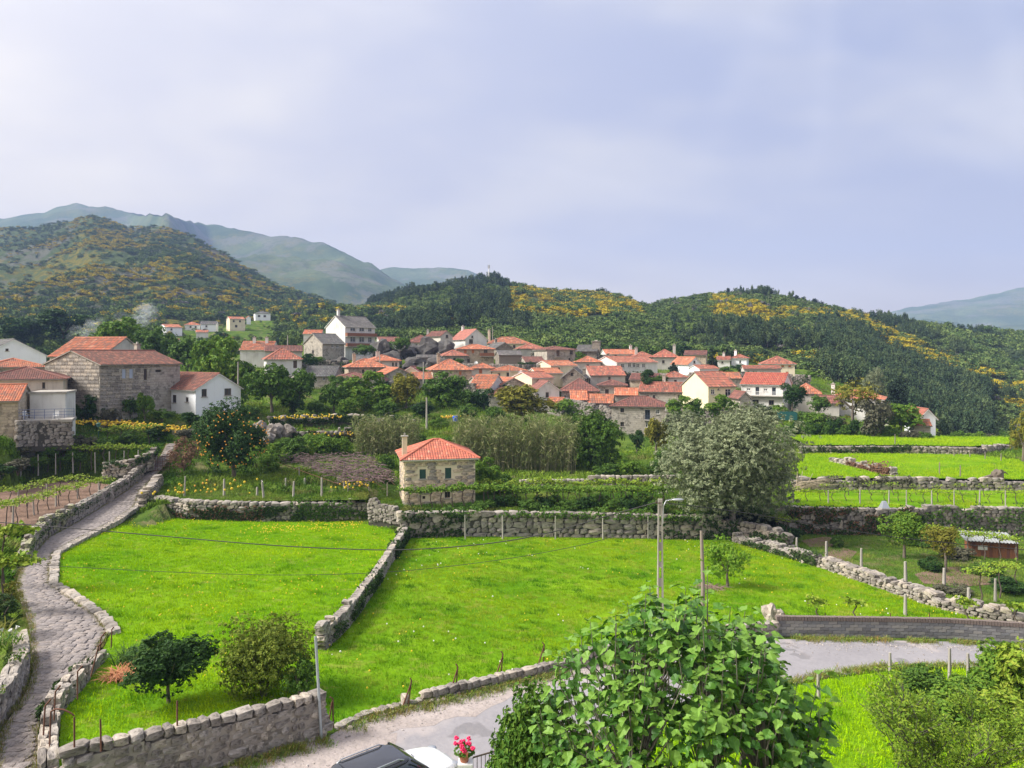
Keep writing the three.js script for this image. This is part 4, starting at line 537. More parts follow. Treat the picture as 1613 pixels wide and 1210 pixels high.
  if (o.blocks) { // squared granite blocks standing proud of the wall, on the gable and the front
    const geos = [0, 1, 2].map(q => { const g = new THREE.BoxGeometry(1, 1, 1, 1, 1, 1); g.translate(0, 0, -0.35); return g; }), mats = [M.rock, M.rock2, M.rock3];
    let count = 0; const ch = 0.52;
    const lay = (ww, hh, apex, holes, put, x0, x1) => { for (let r = 0; r * ch < hh + apex - 0.3; r++) { const y = r * ch, over = Math.max(0, y + ch - hh), half = apex ? Math.min(ww / 2, ww / 2 * (1 - over / apex)) : ww / 2; if (!apex && y + ch > hh + 0.02) break; let x = Math.max(-half + 0.03, x0) - R() * 0.3 * 0; const end = Math.min(half - 0.03, x1);
        while (x < end - 0.2) { const w = Math.min(end - x, 0.6 + R() * 0.75); if (end - x - w < 0.3) { } const cx = x + w / 2; if (!holes.some(q => Math.abs(q[0] - cx) < q[2] / 2 + w / 2 && Math.abs(q[1] - y - ch / 2) < q[3] / 2 + ch / 2) && count < 300) { put(cx, y + ch / 2, w - 0.05, ch - 0.05); count++; } x += w; } } };
    const mk = (x, y, z, ry, w, h) => { const m = part('granite_block', geos[0], mats[Math.floor(R() * 3)], root); m.position.set(x, y, z); m.rotation.y = ry; m.scale.set(w, h, 0.05 + R() * 0.02); };
    const mk2 = (x, y, z, ry, w, h) => { const m = part('stone', stoneGeos[Math.floor(R() * 8)], [M.rock3, M.warmstone, M.warmstone, M.rock][Math.floor(R() * 4)], root); m.position.set(x, y, z); m.rotation.set(0, ry, (R() - 0.5) * 0.12); m.scale.set(w * 1.04, h * (0.85 + 0.3 * R()), 0.14 + 0.06 * R()); };
    if (o.blocks === 2) { const ch0 = 0.36; for (let y = 0.05; y < Hh - 0.1; y += ch0) for (const [ww, sideOn] of [[Wd, 0], [L, 1]]) for (let x = -ww / 2 + 0.1; x < ww / 2 - 0.3;) { const w = Math.min(ww / 2 - 0.05 - x, 0.35 + R() * 0.9), cx = x + w / 2; if (!(!sideOn && fw.some(q => Math.abs(q[0] - cx) < q[2] / 2 + w / 2 && Math.abs(q[1] - y - ch0 / 2) < q[3] / 2 + ch0 * 0.55)) && count++ < 300) { if (sideOn) mk2(-Wd / 2, y + ch0 / 2, -L / 2 + x + w / 2, -Math.PI / 2, w - 0.04, ch0 - 0.03); else mk2(cx, y + ch0 / 2, 0, 0, w - 0.04, ch0 - 0.03); } x += w; } }
    else lay(L, Hh, rise, [], (x, y, w, h) => mk(-Wd / 2 - 0.03, y, -L / 2 + x, -Math.PI / 2, w, h), -L / 2, L / 2);
    if (o.blocks === 1) lay(Wd, Hh, 0, fw, (x, y, w, h) => mk(x, y, 0.03, 0, w, h), -Wd / 2, Wd * 0.1);
  }
  return root;
}
HOUSES.forEach(house);
// ---------- fields, path, road ----------
M.paveBase = new THREE.MeshStandardMaterial({ roughness: 1, bumpMap: grainBump, bumpScale: 0.05, map: tex(512, 6, (u, v) => mixc([0.15, 0.13, 0.12], [0.29, 0.25, 0.225], tf(u, v, 8, 6, 510))) });
M.pave = [[0.62, 0.58, 0.60], [0.52, 0.49, 0.52], [0.70, 0.64, 0.64]].map(c => new THREE.MeshStandardMaterial({ map: rockTex, bumpMap: rockBump, bumpScale: 0.03, roughness: 0.85, color: col(c) }));
{ // winding flagged lane
  const pos = [], idx = []; pL.forEach((a, i) => { const b = pR[i]; for (let k = 0; k <= 6; k++) { const q = a.clone().lerp(b, k / 6); pos.push(q.x, q.y + 0.05 + 0.06 * Math.sin(k / 6 * Math.PI), q.z); } });
  for (let i = 0; i < pL.length - 1; i++) for (let k = 0; k < 6; k++) { const a = i * 7 + k; idx.push(a, a + 1, a + 7, a + 1, a + 8, a + 7); }
  const g = new THREE.BufferGeometry(); g.setAttribute('position', new THREE.Float32BufferAttribute(pos, 3)); g.setIndex(idx); g.computeVertexNormals(); planUV(g);
  const lane = struct('stone_lane', g, M.paveBase), wl = polyWalk(pL), wr = polyWalk(pR), R = rng(42), rest = []; let n = 0, s = 0; const L = (wl.len + wr.len) / 2, M4 = new THREE.Matrix4(), Q = new THREE.Quaternion(), E = new THREE.Euler();
  while (s < L) { const l = 0.26 + 0.2 * R(), a = wl.get(s / L * wl.len).p, b = wr.get(s / L * wr.len).p, wd = a.distanceTo(b), ang = Math.atan2(-(b.z - a.z), b.x - a.x); let t = 0.18 + 0.12 * R();
    while (t < wd - 0.35) { const w = Math.min(0.28 + 0.4 * R(), wd - 0.15 - t), f = (t + w / 2) / wd, q = a.clone().lerp(b, f), y = q.y + 0.055 + 0.06 * Math.sin(f * Math.PI), fz = R(), sc = V(w * 1.08, 0.06, l * (1.05 + 0.15 * R())); E.set((R() - 0.5) * 0.03, ang + (R() - 0.5) * 0.3, (R() - 0.5) * 0.03);
      if (R() > 0.06) { const ps = V(q.x, y - 0.016 + 0.008 * R(), q.z + (R() - 0.5) * 0.1); if (n < 300) { const m = part('paving_stone', stoneGeos[Math.floor(fz * 8)], M.pave[n % 7 % 3], lane); m.position.copy(ps); m.rotation.copy(E); m.scale.copy(sc); n++; } else { const c = stoneGeos[Math.floor(fz * 8)].clone(); c.applyMatrix4(M4.compose(ps, Q.setFromEuler(E), sc)); rest.push(c); } }
      t += w + 0.03; } s += l + 0.02; }
  part('paving', merge(rest), M.pave[0], lane).userData.kind = 'stuff';
}
const lawnL = trace([[178, 828], [129, 852], [90, 876], [82, 900], [84, 925], [122, 950], [158, 975], [175, 998], [156, 1036], [128, 1080], [96, 1130], [90, 1262], [107, 1262], [275, 1222], [400, 1190], [505, 1158], [509, 1024], [558, 970], [593, 921], [610, 893], [638, 849], [600, 824], [500, 821], [400, 820], [300, 818], [228, 812]]);
const lawnR = trace([[505, 1157], [573, 1127], [648, 1109], [722, 1092], [800, 1073], [862, 1059], [939, 1044], [1060, 1022], [1150, 1008], [1225, 1001], [1362, 1002], [1500, 1004], [1613, 1010], [1613, 985], [1560, 975], [1490, 958], [1420, 935], [1350, 910], [1290, 890], [1230, 870], [1160, 850], [960, 847], [740, 845], [638, 849], [610, 893], [593, 921], [558, 970], [509, 1024]]);
sheet('lawn', lawnL, M.turf, 0.02, planeFn); sheet('lawn', lawnR, M.turf, 0.024, planeFn);
const roadPts = trace([[300, 1236], [400, 1194], [515, 1163], [573, 1130], [648, 1112], [722, 1095], [800, 1076], [862, 1062], [939, 1048], [1060, 1027], [1150, 1014], [1225, 1008], [1362, 1009], [1500, 1012], [1613, 1018], [1800, 1032], [1800, 1080], [1613, 1053], [1500, 1052], [1400, 1055], [1300, 1068], [1200, 1090], [1100, 1115], [1000, 1150], [900, 1190], [800, 1240], [600, 1330], [200, 1420]]);
const wheel = onPlane(700, 1140);
M.road = new THREE.MeshStandardMaterial({ roughness: 0.92, bumpMap: grainBump, bumpScale: 0.02, map: tex(1024, 18, (u, v) => { const a = tf(u, v, 5, 6, 600), f = tf(u, v, 120, 3, 620), st = tf(u, v * 0.5, 9, 4, 640); let c = mixc([0.21, 0.20, 0.215], [0.32, 0.305, 0.32], clamp(a * 0.8 + f * 0.4 - 0.1)); c = mixc(c, [0.42, 0.365, 0.345], sstep(0.56, 0.7, st) * 0.5); return mixc(c, [0.12, 0.115, 0.12], sstep(0.66, 0.72, tf(u, v, 11, 4, 660)) * 0.5); }) });
M.dust = new THREE.MeshStandardMaterial({ roughness: 1, bumpMap: grainBump, bumpScale: 0.05, map: tex(512, 6, (u, v) => { const a = tf(u, v, 8, 6, 670), f = tf(u, v, 100, 2, 680); return mixc(mixc([0.26, 0.22, 0.205], [0.42, 0.365, 0.345], a), [0.22, 0.19, 0.16], sstep(0.62, 0.8, f) * 0.6); }) });
sheet('road', roadPts, M.road, 0.034, planeFn);
{ // dusty gravel verge along the wall with a ragged inner edge
  const edge = [[300, 1236], [400, 1194], [515, 1163], [573, 1130], [648, 1112], [722, 1095], [800, 1076], [862, 1062], [939, 1048], [1060, 1027]], a = trace(edge), b = []; const w = polyWalk(a);
  for (let i = 40; i >= 0; i--) { const q = w.get(w.len * i / 40), t = i / 40, wd = lerp(3.2, 0.9, t) * (0.8 + 0.5 * fbm(i * 0.31, 3, 3, 8)) + 0.5 * (i % 3 === 0 ? 0.4 : 0); b.push(V(q.p.x + -q.tz * 0 + q.tz * -wd * 0 + (-q.tz) * wd * 1, 0, q.p.z + q.tx * wd)); }
  sheet('gravel_verge', [...a, ...b], M.dust, 0.039, planeFn);
}
// terraces
const T1 = trace([[600, 801, 75], [638, 806, 73.2], [740, 806, 72.9], [830, 806, 72.9], [960, 807, 73.4], [1060, 808, 73.8], [1160, 808, 75.5], [1235, 812, 78], [1250, 775, 90], [1062, 767, 88.2], [825, 768, 88.2], [640, 770, 90], [592, 776, 86]]);
const T2 = trace([[232, 788, 77], [300, 790, 77], [400, 789, 77.4], [500, 788, 77.4], [577, 787, 76.5], [578, 757, 90], [400, 750, 96], [262, 748, 92], [240, 765, 85]]);
const T3 = trace([[1228, 799, 80.6], [1310, 799, 80.8], [1390, 799, 81.6], [1460, 801, 83.6], [1613, 803, 84.6], [1760, 806, 86], [1760, 775, 93], [1613, 773, 91.7], [1450, 771, 91], [1250, 771, 90.5]]);
const T4 = trace([[1262, 753, 91.2], [1420, 753, 91.6], [1613, 755, 92.6], [1760, 757, 93.5], [1760, 728, 112], [1613, 726, 106], [1530, 716, 113], [1400, 713.5, 114.2], [1272, 713, 114.4], [1255, 735, 100]]);
const T5 = trace([[1272, 701, 114.8], [1410, 701, 114.8], [1532, 703, 113.6], [1600, 698, 122], [1590, 689, 130], [1400, 687, 130], [1240, 686, 130]]);
const soilL = trace([[-40, 872, 56], [36, 838, 62], [112, 806, 69.5], [160, 780, 77], [180, 764, 84], [120, 757, 90], [40, 762, 86], [-80, 800, 72]]);
const gardenR = trace([[1235, 866], [1290, 885], [1350, 905], [1420, 930], [1490, 953], [1560, 970], [1620, 980], [1800, 1000], [1760, 860], [1613, 838], [1460, 832], [1390, 836], [1240, 842]]);
const gardenN = trace([[1800, 1084], [1613, 1056], [1500, 1055], [1400, 1058], [1300, 1071], [1200, 1094], [1100, 1120], [1000, 1156], [900, 1197], [800, 1250], [800, 1700], [1800, 1700]]);
sheet('terrace', T1, M.meadow); sheet('terrace', T2, M.meadow); sheet('terrace', T3, M.turf); sheet('field', T4, M.turf); sheet('field', T5, M.turf); sheet('vineyard_soil', soilL, M.soil, 0.0); sheet('garden', gardenR, M.meadow, 0.02, planeFn); sheet('garden', gardenN, M.turf, 0.02, planeFn);
const hOf = outline => (x, z) => { let s = 0, t = 0; for (const q of outline) { const w = 1 / Math.pow((q.x - x) ** 2 + (q.z - z) ** 2 + 0.01, 1.5); s += w * q.y; t += w; } return s / t; };
sheet('soil_bed', trace([[1440, 905], [1500, 893], [1575, 903], [1600, 918], [1520, 925], [1455, 920]]), M.soil, 0.05, planeFn);
sheet('soil_bed', trace([[1262, 852], [1300, 846], [1330, 852], [1310, 862], [1275, 862]]), M.soil, 0.05, planeFn);
sheet('soil_bed', trace([[1296, 872], [1330, 864], [1350, 870], [1340, 882], [1312, 884]]), M.soil, 0.05, planeFn);

// grass
const tuftA = [tuftGeo(1, 14, 0.15, 0.24, 0.014), tuftGeo(2, 14, 0.18, 0.24, 0.015), tuftGeo(3, 18, 0.12, 0.28, 0.013)];
function grow(name, label, poly, hfn, per, tone, seed, size = 1, maxd = 999) {
  const R = rng(seed), xs = poly.map(p => p.x), zs = poly.map(p => p.z), x0 = Math.max(-80, Math.min(...xs)), x1 = Math.min(90, Math.max(...xs)), z0 = Math.min(...zs), z1 = Math.max(...zs), n = Math.round((x1 - x0) * (z1 - z0) * per), ls = [[], [], []];
  for (let i = 0; i < n; i++) { const x = lerp(x0, x1, R()), z = lerp(z0, z1, R()), v = R(), r = R() * 6.28, j = R(); if (!inside(poly, x, z)) continue; const a = fbm(x * 0.16, z * 0.16, 4, seed), b = fbm(x * 0.55, z * 0.55, 3, seed + 3); const hi = sstep(0.12, 0.38, b); ls[hi > 0.5 ? 1 : j < 0.5 ? 0 : 2].push({ p: V(x, hfn(x, z) + 0.01, z), s: size * (0.75 + 0.5 * v) * (1 + 0.15 * hi), r, c: tone(a, b, v) }); }
  ls.forEach((l, i) => l.length && scatter(name, label, 'grass', tuftA[i], M.blade, l));
}
const toneL = (a, b, v) => { let c = mixc([0.20, 0.40, 0.002], [0.33, 0.47, 0.002], clamp(a * 1.6 + 0.5)); c = mixc(c, [0.09, 0.24, 0.004], sstep(0.12, 0.4, b) * 0.75); return c.map(q => q * (0.8 + 0.4 * v)); };
const toneR = (a, b, v) => { let c = mixc([0.105, 0.255, 0.003], [0.24, 0.335, 0.005], clamp(a * 1.8 + 0.45)); c = mixc(c, [0.30, 0.29, 0.05], sstep(0.0, 0.32, -b) * 0.75 * v); c = mixc(c, [0.055, 0.17, 0.010], sstep(0.08, 0.35, b) * 0.8); return c.map(q => q * (0.8 + 0.4 * v)); };
const toneF = (a, b, v) => mixc([0.22, 0.38, 0.010], [0.31, 0.42, 0.016], clamp(a + 0.5)).map(q => q * (0.85 + 0.3 * v));
const toneM = (a, b, v) => { let c = mixc([0.06, 0.14, 0.018], [0.16, 0.24, 0.03], clamp(a * 1.8 + 0.5)); return mixc(c, [0.27, 0.22, 0.08], sstep(0.1, 0.4, b) * 0.5).map(q => q * (0.8 + 0.4 * v)); };
grow('grass', 'bright short grass covering the lawn beside the stone lane', lawnL, planeFn, 15, toneL, 61);
grow('grass', 'mottled green grass covering the broad lawn along the road', lawnR, planeFn, 15, toneR, 62);
grow('grass', 'low grass on the cottage terrace', T1, hOf(T1), 8, toneM, 63, 1.5);
grow('grass', 'rough grass on the terrace with leaning posts', T2, hOf(T2), 9, toneM, 64, 1.6);
grow('grass', 'grass between the vine rows on the retaining wall', T3, hOf(T3), 7, toneF, 65, 1.3);
grow('grass', 'vivid grass of the open terrace field', T4, hOf(T4), 5, toneF, 66, 1.4);
grow('grass', 'grass of the upper field under the hedge', T5, hOf(T5), 4, toneF, 67, 1.7);
grow('grass', 'grass of the fenced vegetable garden', gardenR, planeFn, 7, toneM, 68, 1.2);
grow('grass', 'lush grass of the garden below the fig tree', gardenN.map(p => V(Math.min(p.x, 30), p.y, Math.min(p.z, -12))), planeFn, 14, toneL, 69, 1.2);
{ // flowers dotted over the lawns
  const R = rng(71), fg = new THREE.IcosahedronGeometry(0.045, 0), ls = [], lw = []; const q = (poly, n, arr, c) => { const xs = poly.map(p => p.x), zs = poly.map(p => p.z); for (let i = 0; i < n; i++) { const x = lerp(Math.min(...xs), Math.max(...xs), R()), z = lerp(Math.min(...zs), Math.max(...zs), R()); if (inside(poly, x, z) && fbm(x * 0.12, z * 0.12, 3, 77) > -0.05) arr.push({ p: V(x, planeFn(x, z) + 0.17 + 0.05 * R(), z), s: 0.7 + 0.5 * R(), r: 0, c }); } };
  q(lawnL, 900, ls, [0.65, 0.5, 0.02]); q(lawnR, 260, lw, [0.7, 0.7, 0.66]); q(lawnR, 500, ls, [0.65, 0.5, 0.02]);
  { const a = onPlane(400, 832), b = onPlane(575, 826); for (let i = 0; i < 150; i++) { const p = a.clone().lerp(b, R()); p.z += R() * 5; ls.push({ p: V(p.x, planeFn(p.x, p.z) + 0.25 + 0.12 * R(), p.z), s: 1.3, r: 0, c: [0.7, 0.52, 0.02] }); } }
  scatter('lawn_flowers', 'tiny yellow flowers dotted over the lawns', 'flowers', fg, std([1, 1, 1], 0.8), ls); scatter('lawn_flowers', 'tiny white daisies dotted over the broad lawn', 'flowers', fg, std([1, 1, 1], 0.8), lw);
}

// ---------- walls ----------
stoneWall('stone_wall', 'tall dry stone wall of big pale boulders behind the broad lawn', trace([[632, 847], [740, 845], [830, 845], [960, 847], [1060, 849], [1160, 850], [1245, 866]]), [2.35, 2.35, 2.4, 2.4, 2.35, 2.2, 1.5], { th: 0.9, sw: 1.05, sh: 0.5, seed: 1, mats: [M.rock, M.rock2, M.rock3, M.rock], ivy: [{ s0: 0, s1: 0.16, n: 500, size: 0.2 }, { s0: 0.1, s1: 0.75, n: 900, size: 0.2, low: 1.9, over: 0.5, pal: 'mid' }, { s0: 0.65, s1: 1, n: 900, size: 0.2 }] });
stoneWall('stone_wall', 'ivy darkened dry stone wall behind the lawn beside the lane', trace([[226, 806], [300, 818], [400, 821], [500, 821], [577, 821]]), [1.7, 1.85, 2.05, 2.1, 2.1], { th: 0.9, sw: 0.75, sh: 0.36, seed: 2, ivy: [{ s0: 0.02, s1: 0.75, n: 3200, size: 0.16, low: 0, over: -0.5 }, { s0: 0.1, s1: 0.6, n: 900, size: 0.16, pal: 'dry', over: -0.4 }, { s0: 0.7, s1: 1, n: 900, size: 0.18, pal: 'mid' }] });
stoneWall('stone_wall', 'low dry stone wall dividing the two lawns', trace([[638, 849], [610, 893], [593, 921], [558, 970], [534, 998], [506, 1024]]), [1.1, 1.15, 1.15, 1.15, 1.15, 1.2], { th: 0.5, sw: 0.45, sh: 0.3, seed: 3, ragged: 0.16, ivy: [{ s0: 0, s1: 0.3, n: 1100, size: 0.17, side: -1, over: 0.3 }, { s0: 0.0, s1: 0.28, n: 500, size: 0.17, side: 1 }, { s0: 0.5, s1: 0.97, n: 900, size: 0.13, side: -1, over: 0.1, low: 0.25 }] });
{ const w = polyWalk(pL.slice(13).map(p => p.clone())); stoneWall('stone_wall', 'mossy retaining wall holding the vineyard above the lane', pL.slice(12, 20).map(p => p.clone().add(V(-0.3, -0.1, -0.2))), [0.6, 1.5, 1.7, 1.7, 1.6, 1.5, 1.5, 1.4], { th: 0.7, sw: 0.7, sh: 0.36, seed: 4, twin: 1, mats: [M.rock, M.rock2, M.mossrock ||= new THREE.MeshStandardMaterial({ map: rockTex, bumpMap: rockBump, bumpScale: 0.05, roughness: 1, color: col([0.72, 0.76, 0.5]) })], ivy: [{ s0: 0, s1: 1, n: 700, size: 0.12, side: 1, low: 0.9, over: 0.12 }] }); }
stoneWall('kerb_stones', 'row of rough kerb stones along the lawn side of the lane', pR.slice(8, 18).reverse().map(p => p.clone().add(V(0.25, -0.05, 0))), 0.4, { th: 0.55, coreF: 0.5, sw: 0.75, sh: 0.42, seed: 5, ragged: 0.05, cat: 'kerb', mats: [M.rock, M.rock3, M.rock2] });
stoneWall('stone_wall', 'broken stone wall topped with bent rusty fence posts', pR.slice(0, 8).reverse().map((p, i) => p.clone().add(V(0.4, -0.1, 0))), [0.4, 0.6, 0.75, 0.7, 0.8, 0.75, 0.85, 0.85], { th: 0.55, sw: 0.6, sh: 0.36, seed: 6, ragged: 0.22, twin: 1, mats: [M.rock, M.rock3, M.rock2], ivy: [{ s0: 0.2, s1: 0.6, n: 500, size: 0.14, side: 1 }] });
stoneWall('stone_wall', 'mortared rubble wall bordering the dusty road', trace([[107, 1262], [275, 1222], [400, 1190], [507, 1159]]), 1.62, { th: 0.5, sw: 0.56, sh: 0.33, seed: 7, ragged: 0.06, core: M.mortar, coreF: 0.84, mats: [M.rock, M.rock2, M.rock3, M.rock2], tight: 0.06, limit: 300 });
stoneWall('low_wall', 'low wall of single granite blocks along the road verge', trace([[535, 1147], [573, 1128], [648, 1110], [722, 1093], [800, 1074], [862, 1060], [939, 1046], [1060, 1022], [1150, 1010], [1222, 1003]]), [0.12, 0.18, 0.34, 0.42, 0.52, 0.6, 0.72, 0.85, 0.95, 1.0], { th: 0.4, sw: 0.5, sh: 0.34, seed: 8, ragged: 0.1, core: M.mortar, coreF: 0.9 });
stoneWall('stone_wall', 'loose rubble wall between the broad lawn and the vegetable garden', trace([[1160, 854], [1230, 874], [1290, 892], [1350, 912], [1420, 937], [1490, 960], [1560, 976], [1612, 986]]), [0.8, 0.9, 0.9, 0.9, 0.9, 0.9, 0.95, 0.9], { th: 1.0, sw: 0.5, sh: 0.28, seed: 9, ragged: 0.35, twin: 1, mats: [M.rock, M.rock2, M.rock2, M.rock3], ivy: [{ s0: 0.05, s1: 0.4, n: 900, size: 0.15 }] });
stoneWall('stone_wall', 'bramble covered retaining wall under the vine terrace', trace([[1225, 833, 80], [1310, 833, 80.2], [1390, 829, 81], [1460, 824, 83], [1613, 820, 84], [1760, 822, 85]]).map(p => (p.y = planeY(p.x, -p.z) - 0.1, p)), [2.9, 3.0, 3.1, 3.2, 3.3, 3.4], { th: 0.8, sw: 0.9, sh: 0.45, seed: 10, ivy: [{ s0: 0, s1: 0.42, n: 2600, size: 0.18, over: 0.1 }, { s0: 0.02, s1: 0.4, n: 1300, size: 0.18, pal: 'dry', over: 0 }, { s0: 0.4, s1: 0.8, n: 1300, size: 0.2, over: 0.5, pal: 'mid' }] });
stoneWall('stone_wall', 'pale boulder retaining wall below the vivid open field', trace([[1252, 772, 90.6], [1400, 772, 91], [1613, 774, 92], [1760, 777, 93]]), [1.35, 1.45, 1.45, 1.45], { th: 0.8, sw: 1.0, sh: 0.44, seed: 11, ivy: [{ s0: 0.05, s1: 0.35, n: 500, size: 0.2, low: 1, over: 0.3, pal: 'grey' }] });
stoneWall('stone_wall', 'long retaining wall under the upper field beside the hedge', trace([[1262, 715, 114], [1410, 715, 114], [1532, 717, 113], [1604, 722, 121]]), [1.2, 1.2, 1.3, 2.4], { th: 0.8, sw: 0.9, sh: 0.4, seed: 12, ivy: [{ s0: 0, s1: 0.45, n: 700, size: 0.22, low: 0.3 }] });
stoneWall('stone_wall', 'collapsed rubble bank crossing the vivid open field', trace([[1312, 728, 105], [1350, 736, 100], [1408, 750, 93]]), [0.7, 0.8, 1.0], { th: 1.0, sw: 0.7, sh: 0.35, seed: 13, ragged: 0.6, mats: [M.rock2, M.rock3, M.rock], ivy: [{ s0: 0.3, s1: 1, n: 700, size: 0.2, pal: 'dry', over: 0.6 }] });
stoneWall('stone_wall', 'low squared wall below the reeds and laurel', trace([[822, 769, 88], [940, 768, 88], [1062, 767, 88]]), [1.1, 1.25, 1.4], { th: 0.7, sw: 0.7, sh: 0.34, seed: 14, ragged: 0.08 });
stoneWall('stone_wall', 'overgrown garden wall below the tree row', trace([[425, 668, 112], [540, 664, 116], [650, 668, 114]]), 1.0, { th: 0.7, sw: 0.8, sh: 0.4, seed: 15, ivy: [{ n: 1600, size: 0.24 }] });
stoneWall('stone_wall', 'dark bramble wall above the leafy garden beds', trace([[458, 692, 105], [560, 690, 106], [650, 688, 106]]), 1.3, { th: 0.7, sw: 0.8, sh: 0.4, seed: 16, ivy: [{ n: 1800, size: 0.24 }, { n: 500, size: 0.22, pal: 'dry' }] });
stoneWall('stone_wall', 'dark curved wall where the lane climbs between gardens', trace([[165, 752, 87.5], [205, 748, 87.2], [236, 740, 88.5], [243, 722, 93]]), [1.6, 1.9, 1.9, 1.4], { th: 0.7, sw: 0.65, sh: 0.36, seed: 17, ivy: [{ n: 700, size: 0.16, low: 1 }] });
stoneWall('stone_wall', 'planted bed wall beside the bottom of the lane', pL.slice(1, 8).reverse().map(p => p.clone().add(V(-0.5, -0.1, 0))), 1.2, { th: 0.6, sw: 0.6, sh: 0.36, seed: 18, twin: 1, ivy: [{ n: 900, size: 0.12, low: 0.7, over: 0.35, pal: 'weed' }] });
stoneWall('stone_wall', 'stacked corner wall where the lane passes the lawn', trace([[224, 798, 77], [236, 786, 79], [250, 762, 85]]), [1.5, 1.3, 1.1], { th: 0.9, sw: 0.6, sh: 0.3, seed: 19, mats: [M.rock3, M.rock, M.rock2] });
stoneWall('stone_wall', 'sloping wall beside the cottage steps', trace([[583, 822, 75], [600, 818, 74.6], [634, 826, 73.6]]), [2.6, 1.6, 1.3], { th: 0.7, sw: 0.6, sh: 0.34, seed: 20, mats: [M.rock2, M.rock] });
stoneWall('stone_wall', 'mossy foundation wall below the railed terrace', trace([[28, 702, 86], [60, 702, 88], [112, 700, 90]]), [3.0, 3.1, 2.9], { th: 0.6, sw: 0.8, sh: 0.42, seed: 21, mats: [M.rock2, M.rock] });
{ // grey block wall with soldier course, along the bend of the road
  const base = trace([[1224, 1002], [1300, 1003], [1400, 1004], [1500, 1006], [1613, 1013], [1720, 1022]]), w = polyWalk(base), root = thing('block_wall', 'grey concrete block wall with upright stone capping along the road bend', 'wall'), R = rng(90), bg = new THREE.BoxGeometry(1, 1, 1), mts = [[0.20, 0.20, 0.215], [0.25, 0.245, 0.25], [0.17, 0.165, 0.175], [0.29, 0.275, 0.265]].map(c => std(c, 0.95, { bumpMap: grainBump, bumpScale: 0.02 }));
  const cg = []; for (let i = 0; i < 24; i++) { const a = w.get(i / 24 * w.len).p, b = w.get((i + 1) / 24 * w.len).p, g = box(Math.hypot(b.x - a.x, b.z - a.z) + 0.02, 1.5, 0.14); g.rotateY(Math.atan2(-(b.z - a.z), b.x - a.x)); g.translate((a.x + b.x) / 2, Math.min(a.y, b.y) + 0.2, (a.z + b.z) / 2); cg.push(g); } part('core', merge(cg), std([0.17, 0.165, 0.16], 1), root);
  let n = 0; for (let r = 0; r < 5; r++) for (let s = (r % 2) * 0.24; s < w.len - 0.2; s += 0.49) { const q = w.get(s + 0.24); if (n++ >= 230) break; const m = part('block', bg, mts[Math.floor(R() * 4)], root); m.position.set(q.p.x, q.p.y + 0.02 + r * 0.175 + 0.085, q.p.z); m.rotation.y = Math.atan2(-q.tz, q.tx); m.scale.set(0.465, 0.155, 0.19 + 0.015 * R()); }
  const cap = []; for (let s = 0; s < w.len; s += 0.16) { const q = w.get(s); const g = box(0.13, 0.2 + 0.05 * R(), 0.26); g.rotateY(Math.atan2(-q.tz, q.tx) + (R() - 0.5) * 0.1); g.translate(q.p.x, q.p.y + 1.02, q.p.z); cap.push(g); } part('capping', merge(cap), std([0.17, 0.135, 0.12], 1), root).userData.kind = 'stuff';
}

{ // weeds along the feet of the road walls and the road edges
  const R = rng(313), ls = [], run = (pts, n, w, side) => { const k = polyWalk(trace(pts)); for (let i = 0; i < n; i++) { const q = k.get(R() * k.len), o = side * (0.1 + w * R() * R()); if (fbm(q.p.x * 0.6, q.p.z * 0.6, 3, 3) < -0.12) continue; const x = q.p.x - q.tz * o, z = q.p.z + q.tx * o; ls.push({ p: V(x, planeFn(x, z) + 0.03, z), s: 0.6 + 0.8 * R(), r: R() * 6.28, c: mixc([0.12, 0.22, 0.02], [0.30, 0.26, 0.10], R()).map(v => v * (0.7 + 0.5 * R())) }); } };
  run([[300, 1228], [400, 1196], [507, 1164]], 420, 0.9, 1); run([[535, 1150], [573, 1131], [648, 1113], [722, 1096], [800, 1077], [862, 1063], [939, 1049], [1060, 1025]], 900, 0.9, 1); run([[1224, 1005], [1400, 1008], [1500, 1011], [1613, 1018]], 700, 0.8, 1); run([[1613, 1054], [1500, 1053], [1400, 1056], [1300, 1069], [1200, 1091], [1100, 1117], [1000, 1152], [900, 1193], [800, 1243]].reverse(), 1400, 0.7, -1);
  scatter('verge_weeds', 'dry weeds along the edges of the road', 'weeds', tuftA[1], M.blade, ls); const le = []; for (const [k, side] of [[pL, -1], [pR, 1]]) { const w = polyWalk(k); for (let i = 0; i < 900; i++) { const q = w.get(R() * w.len), o = 0.35 * R() * R() * side; le.push({ p: V(q.p.x - o * 0.9, q.p.y + 0.07, q.p.z), s: 0.5 + 0.6 * R(), r: R() * 6.28, c: mixc([0.14, 0.22, 0.03], [0.34, 0.26, 0.12], R()) }); } } scatter('lane_weeds', 'sparse dry grass along the lane edges', 'weeds', tuftA[2], M.blade, le); }

